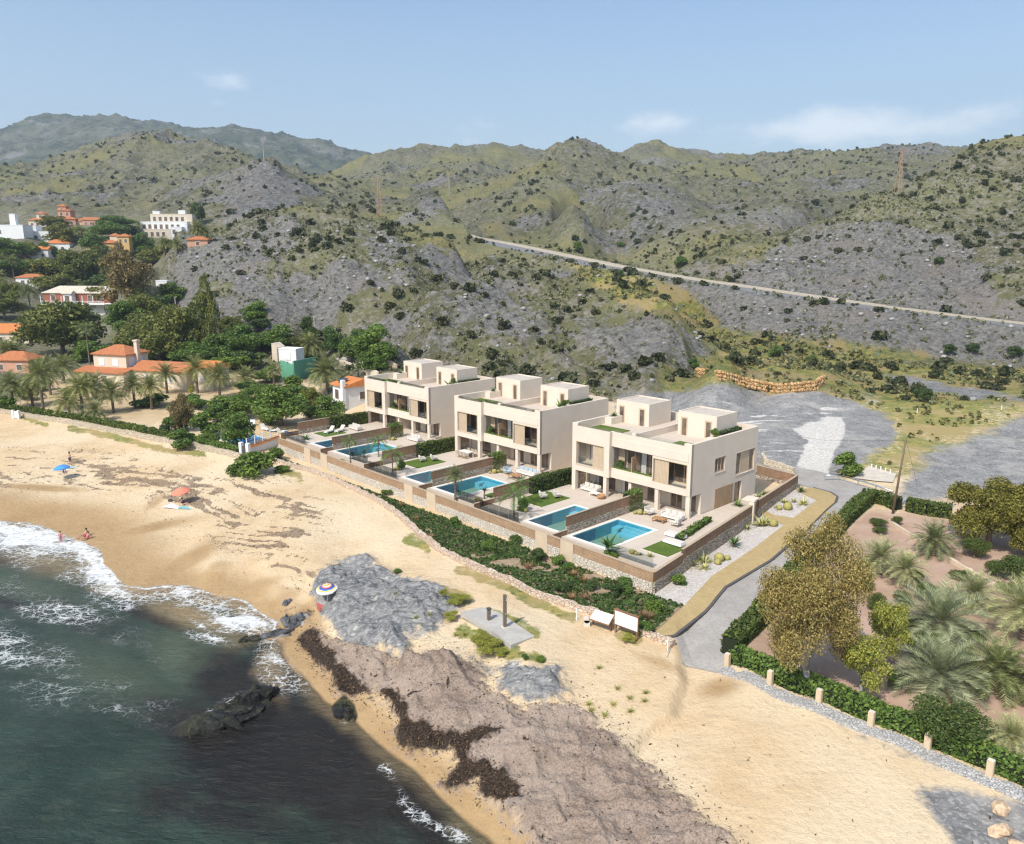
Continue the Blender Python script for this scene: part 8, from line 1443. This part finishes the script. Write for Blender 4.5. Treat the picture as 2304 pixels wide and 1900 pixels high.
def merged(name,P,S,units,lm,label,cat,sub=None):
    Vs=[];Fs=[];b=0
    for i in range(len(units)):
        m_=np.arange(len(P))%len(units)==i; pp,ss=P[m_],S[m_]; V,Fc=units[i]; a=prng.random(len(pp))*6.28; c,s=np.cos(a),np.sin(a)
        X=np.stack([V[None,:,0]*c[:,None]-V[None,:,1]*s[:,None],V[None,:,0]*s[:,None]+V[None,:,1]*c[:,None],np.repeat(V[None,:,2],len(pp),0)],-1)*ss[:,None,None]+pp[:,None,:]
        Vs.append(X.reshape(-1,3)); Fs.append((Fc[None]+(np.arange(len(pp))*len(V))[:,None,None]).reshape(-1,4)+b); b+=len(pp)*len(V)
    tag(link(name,new_mesh(name,np.concatenate(Vs),np.concatenate(Fs),False,(lm,))),label,cat,None,'stuff')
US2=[unitshrub(24,10+i,.46) for i in range(4)]
rest=order_[262:]; merged('hillside_scrub',allp[rest]-np.array([0,0,.1]),alls[rest]*1.75,US2,LSHR,'countless dark shrubs dotting the far hillsides','shrubs')
T1=scatter(0.34*sst(0.36,0.52,dfine)*(1-.60*rockk)+0.02,clear&(GY<340)&(GY>130),40000); merged('low_scrub',T1,0.45+0.75*prng.random(len(T1)),[unitshrub(13,30+i,.52) for i in range(4)],LSCR,'grey-green low scrub covering the hillsides','scrub')
gsel=(GRN>.45)&(GY>80)&(GY<240)&(GRV<.4); OK=OK|(VIS&(GU2>1350)&(GU2<2364)&gsel); T2=scatter(0.20*sst(.40,.56,dfine)+.02,gsel&(PATH<.1),5200); merged('grass_scrub',T2,0.35+0.7*prng.random(len(T2)),[unitshrub(14,40+i,.5) for i in range(3)],leafmat('field_scrub_leaves',(0.055,0.07,0.02),(0.12,0.12,0.04),(0.24,0.20,0.075),.8,.1,.2),'mixed weeds and scrub in the dry field','weeds')
for (u,v,s_,lb) in ((1531,604,6.2,'largest round green bush standing beside the hill road'),(2135,798,3.2,'left one of three dark bushes on the grey embankment'),(2187,795,3.0,'middle one of three dark bushes on the grey embankment'),(2282,805,3.6,'right one of three dark bushes on the grey embankment'),(1745,803,3.4,'bright green bush in the field above the orange boulders'),(1826,815,2.2,'dark bush right of the bright green one above the orange boulders'),(2112,596,3.0,'grey dead-looking bush on the cliff face'),(1395,622,3.0,'green bush just below the hill road'),(2075,905,3.2,'dark bush in the grass beside the grey river bed'),(1905,1068,3.4,'brown-green bush at the corner of the ford'),(1300,560,5.0,'bright green bush patch near the bend of the hill road'),(1395,556,4.0,'light green bush patch beyond the hill road'),(1560,826,2.4,'grey-green bush at the left end of the boulder wall')):
    p=hit(u,v); tree('bush' if 'green' in lb else 'dark','field_bush',p,s_,s_*.85,lb,'bush')
# ------------------------------------------------------------------ air
def unitrock(seed):
    m=MB(); m.rock((0,0,.1),(.5,.4,.3),seed,0,6,4,.45); f=[q for q in m.f]; return np.array(m.v),np.array(f)
RKP=scatter(0.10*np.clip(rockk+.15,0,1)*sst(.42,.6,fbm(GX/12,GY/12,4,507)),clear&(GY<340)&(GY>132),12000); merged('loose_rocks',RKP,0.35+1.5*prng.random(len(RKP))**3,[unitrock(i) for i in range(4)],plain('hill_rock',(0.30,0.285,0.27),.95,.35,.9,.03),'loose grey stones scattered over the rocky hillsides','stones')
m=MB(); m.box(-3600,-60,-9,3600,4200,760); t=NT('air'); t.n.remove(t.b); pv=t.n.new('ShaderNodeVolumePrincipled'); pv.inputs['Color'].default_value=(.72,.86,1,1); pv.inputs['Density'].default_value=0.00017; pv.inputs['Anisotropy'].default_value=.2; t.l.new(pv.outputs[0],t.out.inputs['Volume']); o=m.build('haze',[t.m]); o['kind']='stuff'
